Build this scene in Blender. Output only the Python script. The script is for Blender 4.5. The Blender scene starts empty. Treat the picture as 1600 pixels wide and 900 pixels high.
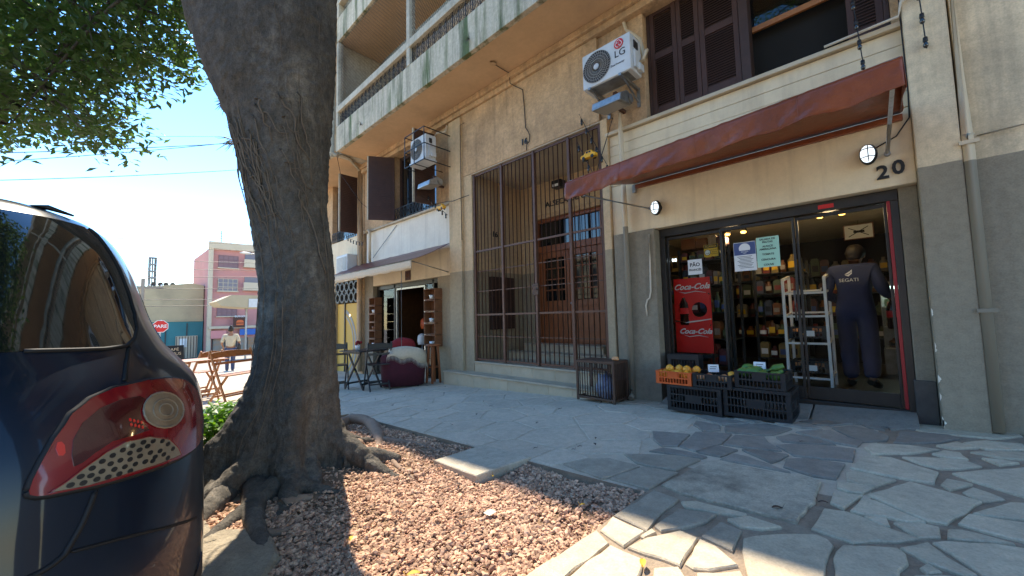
import bpy, bmesh, math, random
from mathutils import Vector, Matrix, noise
random.seed(11)
R = math.radians
scene = bpy.context.scene
col = scene.collection

# ------------------------------------------------------------------ camera
cam_d = bpy.data.cameras.new('camera'); cam = bpy.data.objects.new('camera', cam_d); col.objects.link(cam)
CAM_YAW, CAM_PITCH, CAM_ROLL = -43.942, 4.197, -1.329
cam_d.sensor_width = 36; cam_d.lens = 36*615/1600; cam_d.clip_start = 0.05; cam_d.clip_end = 3000
_y, _p, _r = R(CAM_YAW), R(CAM_PITCH), R(CAM_ROLL)
fwd = Vector((math.sin(_y)*math.cos(_p), math.cos(_y)*math.cos(_p), math.sin(_p)))
rt0 = Vector((math.cos(_y), -math.sin(_y), 0)); up0 = rt0.cross(fwd)
rt = math.cos(_r)*rt0+math.sin(_r)*up0; up = -math.sin(_r)*rt0+math.cos(_r)*up0
cam.matrix_world = Matrix(((rt.x, up.x, -fwd.x, 0), (rt.y, up.y, -fwd.y, 0), (rt.z, up.z, -fwd.z, .95), (0, 0, 0, 1)))
scene.camera = cam

# ------------------------------------------------------------------ sky, sun, exposure
SUN_EL = 57.5
sun_h = Vector((-.962, .273, 0)).normalized()
sun_dir = sun_h*math.cos(R(SUN_EL))+Vector((0, 0, math.sin(R(SUN_EL))))
world = bpy.data.worlds.new('World'); scene.world = world; world.use_nodes = True
nt = world.node_tree; bg = nt.nodes['Background']
sky = nt.nodes.new('ShaderNodeTexSky'); sky.sky_type = 'NISHITA'; sky.sun_disc = False
sky.sun_elevation = R(SUN_EL); sky.sun_rotation = math.atan2(sun_h.x, sun_h.y)
sky.air_density = 1.0; sky.dust_density = 0.05; sky.ozone_density = 1.5
hsv = nt.nodes.new('ShaderNodeHueSaturation'); hsv.inputs['Saturation'].default_value = 1.25; hsv.inputs['Value'].default_value = .90; nt.links.new(sky.outputs[0], hsv.inputs['Color']); nt.links.new(hsv.outputs[0], bg.inputs[0]); bg.inputs[1].default_value = 0.15
sun_d = bpy.data.lights.new('sun', 'SUN'); sun_d.energy = 2.7; sun_d.angle = R(.55); sun_d.color = (1, .90, .74)
sun_o = bpy.data.objects.new('sun', sun_d); col.objects.link(sun_o)
sun_o.rotation_euler = (-sun_dir).to_track_quat('-Z', 'Y').to_euler()
scene.view_settings.view_transform = 'Standard'; scene.view_settings.look = 'None'
scene.view_settings.gamma = 1; scene.view_settings.exposure = 1.9
scene.view_settings.use_curve_mapping = False

# ------------------------------------------------------------------ ground level: the pavement falls gently along the street
def zg(x):
    if x > 2: return .068
    if x >= -25: return .04*(x-.3)
    return -1.012+.055*(max(x, -62)+25)

# ------------------------------------------------------------------ materials
MATS = {}
PALE = {'plaster_tan','soffit_tan','wall_two_tone','wall_two_tone_low','paint_grey','band_cream','band_white','concrete_parapet','concrete_plain','step_tile','step_stone','stone_dusty','mortar_dusty','stone_light','stone_mid','stone_dark','slab_concrete','slab_new','mortar','far_paving','road_bright','inner_plaster','pipe_paint','pipe_two_tone','pipe_tan','pebble','bark','root_bark','soil'}
PAVE = {'stone_dusty','mortar_dusty','stone_light','stone_mid','stone_dark','slab_concrete','slab_new','far_paving'}
COOL = {'car_paint','car_black','car_glass','seam','coverall','jeans','ink_blue','blade_blue','bag_blue','paper_white','paper_green','ink_white','ink_black','ac_white','rack_white','wall_teal','leaf_teal','lens_red','lens_dark','lens_bright','cable_black','crate_black','black_wood','sofa_wine','vinyl_wine','cola_red','steel_rod','galvanised','far_glass','wall_pink'}
def pm(name, c, c2=None, sc=4.0, rough=.75, bump=0.0, bsc=60.0, metal=0.0, rnd=0.0, c3=None, sc3=1.2, lo3=.52, hi3=.68, coat=0.0, stretch=None, split=None, detail=6.0, spec=.5, chips=None, streak=None, grain=0.0, bdist=.01, island=0.0):
    """procedural material: two noise-mixed tones, patchy third tone, fine bump, per-object tone, optional two-tone paint split at height z"""
    if name in MATS: return MATS[name]
    if name in PAVE: w_ = (1.24, 1.13, 1.0)
    elif name in PALE: w_ = (1.17, 1.09, .98)          # warm, lighter tint in the colour makes up for the blue shade light
    elif name in COOL: w_ = (1., 1., 1.)
    else: w_ = (1.10, 1.0, .85)
    tw_ = lambda k: None if k is None else tuple(min(.85, a*b) for a, b in zip(k, w_))
    c, c2, c3 = tw_(c), tw_(c2), tw_(c3)
    if split: split = (split[0], tw_(split[1]))
    if streak: streak = (tw_(streak[0]), streak[1])
    m = bpy.data.materials.new(name); m.use_nodes = True; n = m.node_tree.nodes; l = m.node_tree.links
    b = n['Principled BSDF']; b.inputs['Roughness'].default_value = rough; b.inputs['Metallic'].default_value = metal
    b.inputs['Specular IOR Level'].default_value = spec
    if coat: b.inputs['Coat Weight'].default_value = coat; b.inputs['Coat Roughness'].default_value = .04
    tc = n.new('ShaderNodeTexCoord'); co = tc.outputs['Object']
    if stretch:
        mp = n.new('ShaderNodeMapping'); mp.inputs['Scale'].default_value = stretch; l.new(co, mp.inputs[0]); cs = mp.outputs[0]
    else: cs = co
    def noise_(s, src, det=detail):
        t = n.new('ShaderNodeTexNoise'); t.inputs['Scale'].default_value = s; t.inputs['Detail'].default_value = det; t.inputs['Roughness'].default_value = .62
        l.new(src, t.inputs['Vector']); return t.outputs['Fac']
    def ramp(src, a, b_):
        r = n.new('ShaderNodeMapRange'); r.inputs[1].default_value = a; r.inputs[2].default_value = b_; l.new(src, r.inputs[0]); return r.outputs[0]
    def mix(f, a, b_):
        x = n.new('ShaderNodeMix'); x.data_type = 'RGBA'
        if isinstance(f, float): x.inputs[0].default_value = f
        else: l.new(f, x.inputs[0])
        for v, i in ((a, 6), (b_, 7)):
            if isinstance(v, tuple): x.inputs[i].default_value = (*v[:3], 1)
            else: l.new(v, x.inputs[i])
        return x.outputs[2]
    cur = c
    if split:
        z, cc = split
        sp = n.new('ShaderNodeSeparateXYZ'); l.new(co, sp.inputs[0])
        wob = n.new('ShaderNodeMath'); wob.operation = 'MULTIPLY_ADD'; l.new(noise_(9., co), wob.inputs[0]); wob.inputs[1].default_value = .012; l.new(sp.outputs[2], wob.inputs[2])
        cur = mix(ramp(wob.outputs[0], z+.004, z+.008), cc, c)
    if c2: 
        f = ramp(noise_(sc, cs), .32, .68)
        if split: 
            d = mix(.22, cur, c2); cur = mix(f, cur, d)
        else: cur = mix(f, cur, c2)
    if c3: cur = mix(ramp(noise_(sc3, cs), lo3, hi3), cur, c3)
    if chips: cur = mix(ramp(noise_(chips[1], co, 3.), chips[2], chips[2]+.012), cur, chips[0])
    if streak:          # run-off stains: noise drawn out vertically
        mp2 = n.new('ShaderNodeMapping'); mp2.inputs['Scale'].default_value = (5., 5., .32); l.new(co, mp2.inputs[0])
        k_ = n.new('ShaderNodeMath'); k_.operation = 'MULTIPLY'; l.new(ramp(noise_(1.6, mp2.outputs[0]), .50, .74), k_.inputs[0]); k_.inputs[1].default_value = streak[1]
        cur = mix(k_.outputs[0], cur, streak[0])
        k3 = n.new('ShaderNodeMath'); k3.operation = 'MULTIPLY'; l.new(ramp(noise_(.9, co, 9.), .52, .66), k3.inputs[0]); k3.inputs[1].default_value = streak[1]*.6; cur = mix(k3.outputs[0], cur, streak[0])
    if grain:
        g1 = n.new('ShaderNodeHueSaturation'); r_ = n.new('ShaderNodeMapRange'); r_.inputs[1].default_value = .3; r_.inputs[2].default_value = .7; r_.inputs[3].default_value = 1-grain; r_.inputs[4].default_value = 1+grain
        ad = n.new('ShaderNodeMath'); ad.operation = 'MULTIPLY_ADD'; l.new(noise_(95., co, 4.), ad.inputs[0]); ad.inputs[1].default_value = .5
        hf = n.new('ShaderNodeMath'); hf.operation = 'MULTIPLY'; hf.inputs[1].default_value = .5; l.new(noise_(17., co, 5.), hf.inputs[0]); l.new(hf.outputs[0], ad.inputs[2]); r_.inputs[1].default_value = .38; r_.inputs[2].default_value = .62; l.new(ad.outputs[0], r_.inputs[0]); l.new(r_.outputs[0], g1.inputs['Value']); l.new(cur, g1.inputs['Color']) if not isinstance(cur, tuple) else None
        if isinstance(cur, tuple): g1.inputs['Color'].default_value = (*cur[:3], 1)
        cur = g1.outputs[0]
    if island:
        ge = n.new('ShaderNodeNewGeometry'); hs0 = n.new('ShaderNodeHueSaturation'); r0_ = n.new('ShaderNodeMapRange'); r0_.inputs[3].default_value = 1-island; r0_.inputs[4].default_value = 1+island; l.new(ge.outputs['Random Per Island'], r0_.inputs[0]); l.new(r0_.outputs[0], hs0.inputs['Value']); l.new(cur, hs0.inputs['Color']); cur = hs0.outputs[0]
    if rnd:
        oi = n.new('ShaderNodeObjectInfo'); hs = n.new('ShaderNodeHueSaturation')
        r = n.new('ShaderNodeMapRange'); r.inputs[3].default_value = 1-rnd; r.inputs[4].default_value = 1+rnd; l.new(oi.outputs['Random'], r.inputs[0]); l.new(r.outputs[0], hs.inputs['Value'])
        if isinstance(cur, tuple): hs.inputs['Color'].default_value = (*cur[:3], 1)
        else: l.new(cur, hs.inputs['Color'])
        cur = hs.outputs[0]
    if isinstance(cur, tuple): b.inputs['Base Color'].default_value = (*cur[:3], 1)
    else: l.new(cur, b.inputs['Base Color'])
    if bump:
        bp = n.new('ShaderNodeBump'); bp.inputs['Strength'].default_value = min(1., bump); bp.inputs['Distance'].default_value = bdist
        l.new(noise_(bsc, cs, 8.), bp.inputs['Height']); l.new(bp.outputs[0], b.inputs['Normal'])
    MATS[name] = m
    return m
def glassy(name, tint=(.9, .95, .93), ior=1.45, rough=.0):
    m = bpy.data.materials.new(name); m.use_nodes = True; n = m.node_tree.nodes; l = m.node_tree.links
    n.remove(n['Principled BSDF']); o = n['Material Output']
    t = n.new('ShaderNodeBsdfTransparent'); t.inputs[0].default_value = (*tint, 1)
    g = n.new('ShaderNodeBsdfGlossy'); g.inputs['Roughness'].default_value = rough
    f = n.new('ShaderNodeFresnel'); f.inputs[0].default_value = ior; x = n.new('ShaderNodeMixShader')
    l.new(f.outputs[0], x.inputs[0]); l.new(t.outputs[0], x.inputs[1]); l.new(g.outputs[0], x.inputs[2]); l.new(x.outputs[0], o.inputs[0])
    MATS[name] = m; return m
def glow(name, c, s):
    m = bpy.data.materials.new(name); m.use_nodes = True; b = m.node_tree.nodes['Principled BSDF']
    b.inputs['Base Color'].default_value = (*c, 1); b.inputs['Emission Color'].default_value = (*c, 1); b.inputs['Emission Strength'].default_value = s
    MATS[name] = m; return m

pm('plaster_tan', (.56,.39,.235), (.43,.295,.17), 3.2, .92, .8, 28, c3=(.35,.245,.15), sc3=1.3, lo3=.50, hi3=.74, streak=((.20,.145,.095), .6), grain=.20, bdist=.015)
pm('soffit_tan', (.57,.39,.235), (.49,.33,.195), 1.4, .9, .15, 40, c3=(.38,.27,.175), sc3=.5, lo3=.55, hi3=.8, grain=.05)
pm('wall_two_tone', (.68,.57,.40), (.34,.29,.22), 1.8, .85, .3, 50, split=(2.09, (.235,.212,.165)), c3=(.26,.225,.175), sc3=.7, lo3=.6, hi3=.95, chips=((.5,.48,.43), 9., .78), streak=((.19,.165,.125), .42), grain=.14)
pm('wall_two_tone_low', (.57,.43,.265), (.34,.27,.19), 1.8, .88, .3, 50, split=(1.82, (.31,.262,.185)), c3=(.29,.235,.175), sc3=.7, lo3=.6, hi3=.95, streak=((.2,.16,.12), .42), grain=.14)
pm('paint_grey', (.245,.222,.175), (.20,.18,.14), 3, .85, .35, 50, chips=((.5,.48,.43), 8., .76), streak=((.15,.135,.105), .5), grain=.16)
pm('band_cream', (.74,.635,.46), (.67,.57,.41), 2.5, .7, .15, 30, c3=(.53,.44,.32), sc3=1.1, lo3=.6, hi3=.9, streak=((.40,.32,.22), .40), grain=.04)
pm('band_white', (.74,.71,.64), (.66,.63,.56), 2.5, .75, .15, 30, streak=((.40,.37,.31), .4), grain=.04)
pm('concrete_parapet', (.55,.50,.40), (.42,.37,.28), 2.0, .9, .6, 30, c3=(.09,.125,.045), sc3=1.0, lo3=.50, hi3=.62, stretch=(3.2, 3.2, .35), streak=((.13,.12,.09), .75), grain=.18)
pm('concrete_plain', (.50,.46,.38), (.40,.365,.295), 2.5, .9, .5, 30, c3=(.25,.225,.18), sc3=1.3, streak=((.2,.18,.145), .5), grain=.16)
pm('inner_plaster', (.46,.40,.31), (.39,.335,.26), 2, .9)
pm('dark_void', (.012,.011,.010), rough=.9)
pm('shutter_wood', (.048,.022,.016), (.066,.030,.022), 9, .6, .2, 40)
pm('frame_wood', (.06,.032,.026), (.04,.022,.018), 9, .6, .2, 40)
pm('door_wood', (.30,.105,.040), (.20,.065,.025), 5, .38, .12, 30, stretch=(6, 6, .8))
pm('gate_metal', (.095,.050,.040), (.13,.068,.05), 14, .5, .1, 60, metal=.3)
pm('gate_metal_old', (.075,.048,.040), (.11,.06,.04), 14, .6, .25, 60, metal=.2)
pm('step_tile', (.46,.39,.29), (.38,.32,.235), 5, .6, .12, 40, rnd=.06)
pm('step_stone', (.42,.36,.275), (.33,.28,.215), 6, .6, .2, 40)
pm('number_metal', (.012,.012,.013), rough=.4)
pm('ac_white', (.66,.66,.63), (.58,.57,.54), 5, .45, c3=(.45,.43,.38), sc3=3, lo3=.62, hi3=.85)
pm('ac_dark', (.025,.025,.027), rough=.5)
pm('ac_grille', (.34,.34,.34), rough=.5)
pm('galvanised', (.42,.42,.41), (.27,.26,.24), 12, .42, metal=.75)
pm('pipe_paint', (.56,.49,.37), (.46,.40,.30), 4, .6, .1, 30)
pm('pipe_two_tone', (.60,.52,.39), (.3,.26,.2), 2.5, .65, .1, 40, split=(2.07, (.20,.185,.15)))
pm('pipe_tan', (.43,.32,.21), (.34,.25,.16), 4, .7, .1, 30)
pm('cable_black', (.010,.010,.011), rough=.5)
pm('cable_white', (.58,.55,.5), rough=.5)
pm('vinyl_brown', (.25,.066,.023), (.21,.055,.019), 3, .38, .5, 4, c3=(.31,.092,.036), sc3=1.4, grain=.08, bdist=.04, streak=((.13,.042,.022), .55))
pm('vinyl_wine', (.14,.02,.025), (.10,.015,.02), 4, .35, .3, 6)
pm('steel_rod', (.52,.51,.49), (.35,.33,.3), 20, .35, metal=.8)
pm('frame_dark', (.018,.016,.015), (.028,.024,.02), 10, .4)
pm('red_strip', (.32,.012,.018), rough=.4)
pm('stone_light', (.45,.405,.315), (.37,.33,.26), 3.2, .75, .45, 45, rnd=.10, c3=(.25,.23,.19), sc3=2.0, lo3=.56, hi3=.82, grain=.17)
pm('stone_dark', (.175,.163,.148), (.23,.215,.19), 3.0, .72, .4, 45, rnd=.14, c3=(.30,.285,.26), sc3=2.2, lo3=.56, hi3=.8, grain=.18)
pm('stone_mid', (.30,.275,.225), (.24,.22,.182), 3.2, .75, .45, 45, rnd=.08, c3=(.36,.335,.285), sc3=2.0, lo3=.58, hi3=.82, grain=.18)
pm('stone_dusty', (.47,.42,.345), (.40,.36,.30), 2.6, .85, .4, 45, rnd=.06, c3=(.34,.305,.255), sc3=1.3, lo3=.54, hi3=.78, grain=.16)
pm('slab_concrete', (.40,.36,.29), (.31,.28,.225), 5, .9, .9, 50, c3=(.15,.132,.105), sc3=2.6, lo3=.50, hi3=.68, grain=.22)
pm('slab_new', (.40,.375,.315), (.34,.32,.27), 6, .85, .5, 60, c3=(.27,.25,.2), sc3=2.5, grain=.18)
pm('mortar', (.225,.175,.13), (.29,.235,.18), 7, .95, .8, 60, grain=.15)
pm('mortar_dusty', (.39,.345,.28), (.44,.395,.325), 5, .95, .5, 60, c3=(.26,.235,.205), sc3=1.6, grain=.1)
pm('far_paving', (.36,.345,.32), (.30,.285,.265), 1.2, .9, .3, 30)
pm('asphalt', (.055,.055,.056), (.075,.073,.07), 8, .9, .4, 80)
pm('road_bright', (.31,.28,.235), (.25,.225,.19), 1.5, .9, .3, 40)
pm('kerb_stone', (.34,.31,.255), (.24,.215,.175), 6, .9, 1., 40, grain=.2, bdist=.02)
pm('soil', (.17,.105,.065), (.23,.155,.10), 6, .95, .9, 40, c3=(.30,.22,.15), sc3=3)
pm('pebble', (.40,.245,.165), (.50,.345,.25), 26, .88, .2, 80, c3=(.25,.135,.095), sc3=31, lo3=.52, hi3=.66, island=.5, grain=.1)
pm('bark', (.062,.056,.048), (.098,.089,.077), 9, .92, 1.0, 20, c3=(.185,.17,.148), sc3=3.4, lo3=.55, hi3=.74, stretch=(1, 1, .42), grain=.38, bdist=.03)
pm('root_bark', (.19,.135,.10), (.26,.19,.145), 7, .92, .9, 30)
pm('vine', (.16,.13,.105), (.11,.09,.07), 12, .9, .4, 50)
pm('tuft', (.085,.085,.05), (.13,.12,.08), 12, .7)
pm('black_wood', (.012,.012,.014), (.02,.02,.022), 10, .35)
pm('honey_wood', (.36,.16,.055), (.28,.115,.04), 8, .5, .1, 30, stretch=(3, 3, 3))
pm('sofa_wine', (.075,.008,.018), (.055,.007,.014), 14, .9, .4, 120)
pm('cushion_red', (.24,.018,.025), (.19,.014,.02), 14, .9, .3, 120)
pm('throw_cream', (.60,.55,.47), (.52,.47,.40), 30, .95, .5, 120)
pm('crate_black', (.014,.014,.015), (.022,.022,.022), 12, .45)
pm('crate_orange', (.62,.12,.025), (.55,.10,.02), 9, .45)
pm('crate_wood', (.20,.085,.035), (.14,.058,.026), 9, .7, .2, 40)
pm('paper_white', (.78,.78,.76), rough=.7); pm('paper_green', (.42,.70,.55), rough=.7); pm('ink_blue', (.07,.10,.24), rough=.7)
pm('sign_yellow', (.72,.47,.02), rough=.5); pm('ink_black', (.012,.012,.012), rough=.6); pm('ink_white', (.8,.8,.78), rough=.6)
pm('cola_red', (.80,.022,.016), (.72,.018,.013), 3, .35); pm('cola_dark', (.022,.006,.004), rough=.12)
pm('rack_white', (.72,.72,.70), rough=.4)
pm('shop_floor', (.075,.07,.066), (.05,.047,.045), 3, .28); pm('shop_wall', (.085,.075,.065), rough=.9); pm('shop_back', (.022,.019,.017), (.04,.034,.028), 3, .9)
pm('shelf_black', (.018,.018,.018), rough=.5)
pm('sign_red', (.55,.02,.02), rough=.5); pm('pole_concrete', (.28,.26,.23), (.22,.2,.18), 4, .9)
pm('blade_blue', (.02,.12,.42), rough=.5); pm('sign_brown', (.07,.025,.015), rough=.6); pm('sign_pink', (.62,.25,.27), rough=.6)
pm('wall_pink', (.56,.255,.225), (.50,.22,.19), .6, .9, c3=(.44,.24,.21), sc3=.35, lo3=.55, hi3=.8); pm('wall_pale', (.56,.50,.42), (.50,.44,.36), .5, .9)
pm('wall_beige', (.47,.40,.28), (.41,.35,.245), .4, .9, c3=(.34,.29,.21), sc3=.25); pm('wall_teal', (.055,.21,.22), (.045,.17,.18), .5, .85)
pm('far_glass', (.16,.13,.16), rough=.25); pm('far_shutter', (.21,.13,.16), rough=.6); pm('far_dark', (.05,.045,.045), rough=.6)
pm('roof_cream', (.46,.40,.29), (.40,.35,.25), 1, .8); pm('shop_stock', (.22,.26,.28), (.40,.20,.09), 1.5, .6)
pm('car_paint', (.003,.0075,.017), (.004,.009,.020), 3, .34, coat=.42, spec=.2)
pm('car_black', (.008,.008,.009), rough=.45); pm('tyre', (.016,.016,.016), rough=.85, bump=.2); pm('rim_silver', (.5,.5,.5), rough=.3, metal=.9)
pm('car_glass', (.004,.006,.007), rough=.03, coat=1.0); pm('seam', (.0015,.0015,.002), rough=.7)
pm('lens_red', (.20,.006,.010), (.155,.005,.008), 9, .16, coat=1.0); pm('lens_dark', (.055,.005,.008), (.038,.004,.006), 20, .15, coat=1.0)
pm('lens_bright', (.55,.018,.014), rough=.2, coat=.8); pm('lens_clear', (.24,.20,.155), (.16,.13,.10), 26, .12, coat=1.0); pm('lens_grid', (.21,.185,.145), (.165,.145,.115), 30, .3, coat=.5)
pm('skin', (.30,.165,.11), (.26,.14,.095), 20, .6); pm('hair', (.012,.009,.008), rough=.6); pm('coverall', (.022,.034,.10), (.016,.025,.075), 6, .85, .5, 22)
pm('shoe', (.02,.018,.016), rough=.6); pm('blouse', (.50,.49,.42), (.42,.41,.35), 9, .9, .4, 20); pm('jeans', (.045,.06,.12), (.06,.08,.15), 10, .9); pm('bag_black', (.015,.015,.018), rough=.5)
pm('orange_fruit', (.80,.33,.03), (.72,.42,.05), 5, .45, .15, 150, rnd=.15); pm('green_fruit', (.05,.16,.03), (.09,.22,.05), 5, .5, .2, 90, rnd=.2); pm('apple', (.62,.25,.12), (.70,.42,.22), 5, .4)
pm('yellow_plastic', (.75,.42,.02), rough=.4); pm('leaf_yellow', (.55,.36,.04), rough=.7); pm('leaf_teal', (.08,.30,.33), rough=.6); pm('litter_white', (.70,.68,.64), rough=.7)
pm('mural_yellow', (.62,.42,.09), (.55,.36,.08), 2, .7); pm('mural_grey', (.30,.30,.30), (.36,.36,.35), 3, .7); pm('bag_blue', (.07,.10,.24), (.55,.56,.58), 7, .6)
pm('grey_dark_metal', (.05,.05,.052), (.08,.08,.08), 10, .5)
for i_, c_ in enumerate([(.24,.04,.03),(.26,.10,.03),(.26,.20,.07),(.06,.08,.13),(.36,.34,.31),(.08,.12,.06),(.18,.08,.04),(.12,.04,.05)]): pm('pack_%d' % i_, c_, tuple(v*.6 for v in c_), 14, .5)
glassy('glass_clear', (.90, .92, .91), 1.11); glassy('glass_pane', (.55, .6, .6), 1.5)
glow('lamp_cool', (.74, .84, .92), .42); glow('lamp_warm', (1., .50, .10), 2.2); glow('lamp_fridge', (.75, 1., .92), 2.4); glow('lamp_shelf', (.7, .9, 1.), 2.2); glow('bulb_warm', (1., .72, .35), 1.0)

def leafmat(name, c, c2, trans=.35, sc=1.3):
    m = bpy.data.materials.new(name); m.use_nodes = True; n = m.node_tree.nodes; l = m.node_tree.links
    b = n['Principled BSDF']; b.inputs['Roughness'].default_value = .42
    tc = n.new('ShaderNodeTexCoord'); t = n.new('ShaderNodeTexNoise'); t.inputs['Scale'].default_value = sc; t.inputs['Detail'].default_value = 7; l.new(tc.outputs['Object'], t.inputs['Vector'])
    r = n.new('ShaderNodeMapRange'); r.inputs[1].default_value = .35; r.inputs[2].default_value = .65; l.new(t.outputs['Fac'], r.inputs[0])
    x = n.new('ShaderNodeMix'); x.data_type = 'RGBA'; l.new(r.outputs[0], x.inputs[0]); x.inputs[6].default_value = (*c, 1); x.inputs[7].default_value = (*c2, 1)
    l.new(x.outputs[2], b.inputs['Base Color'])
    tr = n.new('ShaderNodeBsdfTranslucent'); hs = n.new('ShaderNodeHueSaturation'); hs.inputs['Value'].default_value = 1.9; hs.inputs['Saturation'].default_value = 1.1; l.new(x.outputs[2], hs.inputs['Color']); l.new(hs.outputs[0], tr.inputs[0])
    mx = n.new('ShaderNodeMixShader'); mx.inputs[0].default_value = trans; l.new(b.outputs[0], mx.inputs[1]); l.new(tr.outputs[0], mx.inputs[2]); l.new(mx.outputs[0], n['Material Output'].inputs[0])
    MATS[name] = m
leafmat('leaf_dark', (.052,.092,.022), (.092,.145,.034), .45); leafmat('leaf_bright', (.085,.17,.022), (.13,.24,.03), .4, 6)

# ------------------------------------------------------------------ mesh helpers
def frame(d):
    d = Vector(d).normalized(); a = Vector((0, 0, 1)) if abs(d.z) < .95 else Vector((1, 0, 0))
    u = d.cross(a).normalized(); return u, u.cross(d).normalized()
class MB:
    def __init__(s): s.v = []; s.f = []; s.mi = []; s.sm = []
    def add(s, vs, fs, mi=0, smooth=False):
        o = len(s.v); s.v += [tuple(v) for v in vs]
        for f in fs: s.f.append([i+o for i in f]); s.mi.append(mi); s.sm.append(smooth)
        return s
    def box(s, x0, x1, y0, y1, z0, z1, mi=0):
        return s.add([(x0,y0,z0),(x1,y0,z0),(x1,y1,z0),(x0,y1,z0),(x0,y0,z1),(x1,y0,z1),(x1,y1,z1),(x0,y1,z1)],
                     [(3,2,1,0),(4,5,6,7),(0,1,5,4),(1,2,6,5),(2,3,7,6),(3,0,4,7)], mi)
    def bar(s, p, q, w, h=None, mi=0, upv=None):
        p = Vector(p); q = Vector(q); h = h or w
        u, v = frame(q-p)
        if upv: d = (q-p).normalized(); v = (Vector(upv)-d*d.dot(Vector(upv))).normalized(); u = d.cross(v)
        c = [(-1,-1),(1,-1),(1,1),(-1,1)]
        vs = [p+u*a*w/2+v*b*h/2 for a, b in c]+[q+u*a*w/2+v*b*h/2 for a, b in c]
        return s.add(vs, [(3,2,1,0),(4,5,6,7),(0,1,5,4),(1,2,6,5),(2,3,7,6),(3,0,4,7)], mi)
    def tube(s, pts, r, n=8, mi=0, smooth=True, caps=True, jit=0.0):
        pts = [Vector(p) for p in pts]; k = len(pts)
        rs = r if isinstance(r, (list, tuple)) else [r]*k
        vs = []; u = None
        for i, p in enumerate(pts):
            d = pts[min(i+1, k-1)]-pts[max(i-1, 0)]
            if u is None: u, v = frame(d)
            else:
                d = d.normalized(); u = (u-d*u.dot(d)).normalized(); v = d.cross(u)
            for j in range(n):
                a = 2*math.pi*j/n; rr = rs[i]*(1+jit*noise.noise(Vector((p.x*7+math.cos(a), p.y*7+math.sin(a), p.z*7))))
                vs.append(p+(u*math.cos(a)+v*math.sin(a))*rr)
        fs = [(i*n+j, i*n+(j+1) % n, (i+1)*n+(j+1) % n, (i+1)*n+j) for i in range(k-1) for j in range(n)]
        s.add(vs, fs, mi, smooth)
        if caps:
            o = len(s.v)-k*n
            s.f += [[o+j for j in range(n)][::-1], [o+(k-1)*n+j for j in range(n)]]; s.mi += [mi]*2; s.sm += [False]*2
        return s
    def cyl(s, p, q, r, n=10, mi=0, r2=None): return s.tube([p, q], [r, r if r2 is None else r2], n, mi)
    def prism(s, poly, a, b, axis='z', mi=0):
        def m(p, t): return {'z': (p[0],p[1],t), 'y': (p[0],t,p[1]), 'x': (t,p[0],p[1])}[axis]
        n = len(poly); vs = [m(p, a) for p in poly]+[m(p, b) for p in poly]
        return s.add(vs, [tuple(range(n))[::-1], tuple(range(n, 2*n))]+[(i,(i+1) % n,n+(i+1) % n,n+i) for i in range(n)], mi)
    def ell(s, c, r, n=12, m=8, mi=0, jit=0., seed=0):
        r = (r, r, r) if not isinstance(r, (tuple, list)) else r; vs = []
        for i in range(m+1):
            th = math.pi*i/m
            for j in range(n):
                ph = 2*math.pi*j/n; d = Vector((math.sin(th)*math.cos(ph), math.sin(th)*math.sin(ph), math.cos(th)))
                k = 1+jit*noise.noise(d*1.7+Vector((seed*3.1, 0, 0)))
                vs.append((c[0]+r[0]*d.x*k, c[1]+r[1]*d.y*k, c[2]+r[2]*d.z*k))
        return s.add(vs, [(i*n+j,(i+1)*n+j,(i+1)*n+(j+1) % n,i*n+(j+1) % n) for i in range(m) for j in range(n)], mi, True)
    def lathe(s, prof, c=(0, 0, 0), n=14, mi=0, axis='z', smooth=True):
        vs = []
        for r_, z in prof:
            for j in range(n):
                a = 2*math.pi*j/n; x, y = r_*math.cos(a), r_*math.sin(a)
                vs.append({'z': (c[0]+x, c[1]+y, c[2]+z), 'y': (c[0]+x, c[1]+z, c[2]+y), 'x': (c[0]+z, c[1]+x, c[2]+y)}[axis])
        k = len(prof)
        return s.add(vs, [(i*n+j,i*n+(j+1) % n,(i+1)*n+(j+1) % n,(i+1)*n+j) for i in range(k-1) for j in range(n)], mi, smooth)
    def mesh(s, name, mats):
        me = bpy.data.meshes.new(name); me.from_pydata(s.v, [], s.f)
        for m in (mats if isinstance(mats, (list, tuple)) else [mats]): me.materials.append(MATS[m])
        me.polygons.foreach_set('material_index', s.mi); me.polygons.foreach_set('use_smooth', s.sm); me.update()
        bm = bmesh.new(); bm.from_mesh(me); bmesh.ops.recalc_face_normals(bm, faces=bm.faces); bm.to_mesh(me); bm.free()
        return me
    def build(s, name, mats, parent=None, bevel=0, **tags): return place(name, s.mesh(name, mats), parent, bevel, **tags)
def place(name, me, parent=None, bevel=0, loc=None, rot=None, label=None, cat=None, group=None, kind=None):
    o = bpy.data.objects.new(name, me); col.objects.link(o)
    if loc is not None: o.location = loc
    if rot is not None: o.rotation_euler = rot
    if parent is not None:
        o.parent = parent; o.matrix_parent_inverse = ROOTINV[parent.name].copy() if parent.name in ROOTINV else Matrix()
        if parent.name in ROOTINV: ROOTINV[o.name] = ROOTINV_PART(o)
        else: ROOTINV[o.name] = Matrix()
    if bevel:
        b = o.modifiers.new('bevel', 'BEVEL'); b.width = bevel; b.segments = 2; b.limit_method = 'ANGLE'; b.angle_limit = R(40)
    for k, v in (('label', label), ('category', cat), ('group', group), ('kind', kind)):
        if v: o[k] = v
    return o
ROOTINV = {}
def ROOTINV_PART(o):        # parts sit with identity basis, in world coordinates: sub-parts need the inverse of the part's own world matrix
    return Matrix.LocRotScale(o.location, o.rotation_euler, o.scale).inverted()
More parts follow.
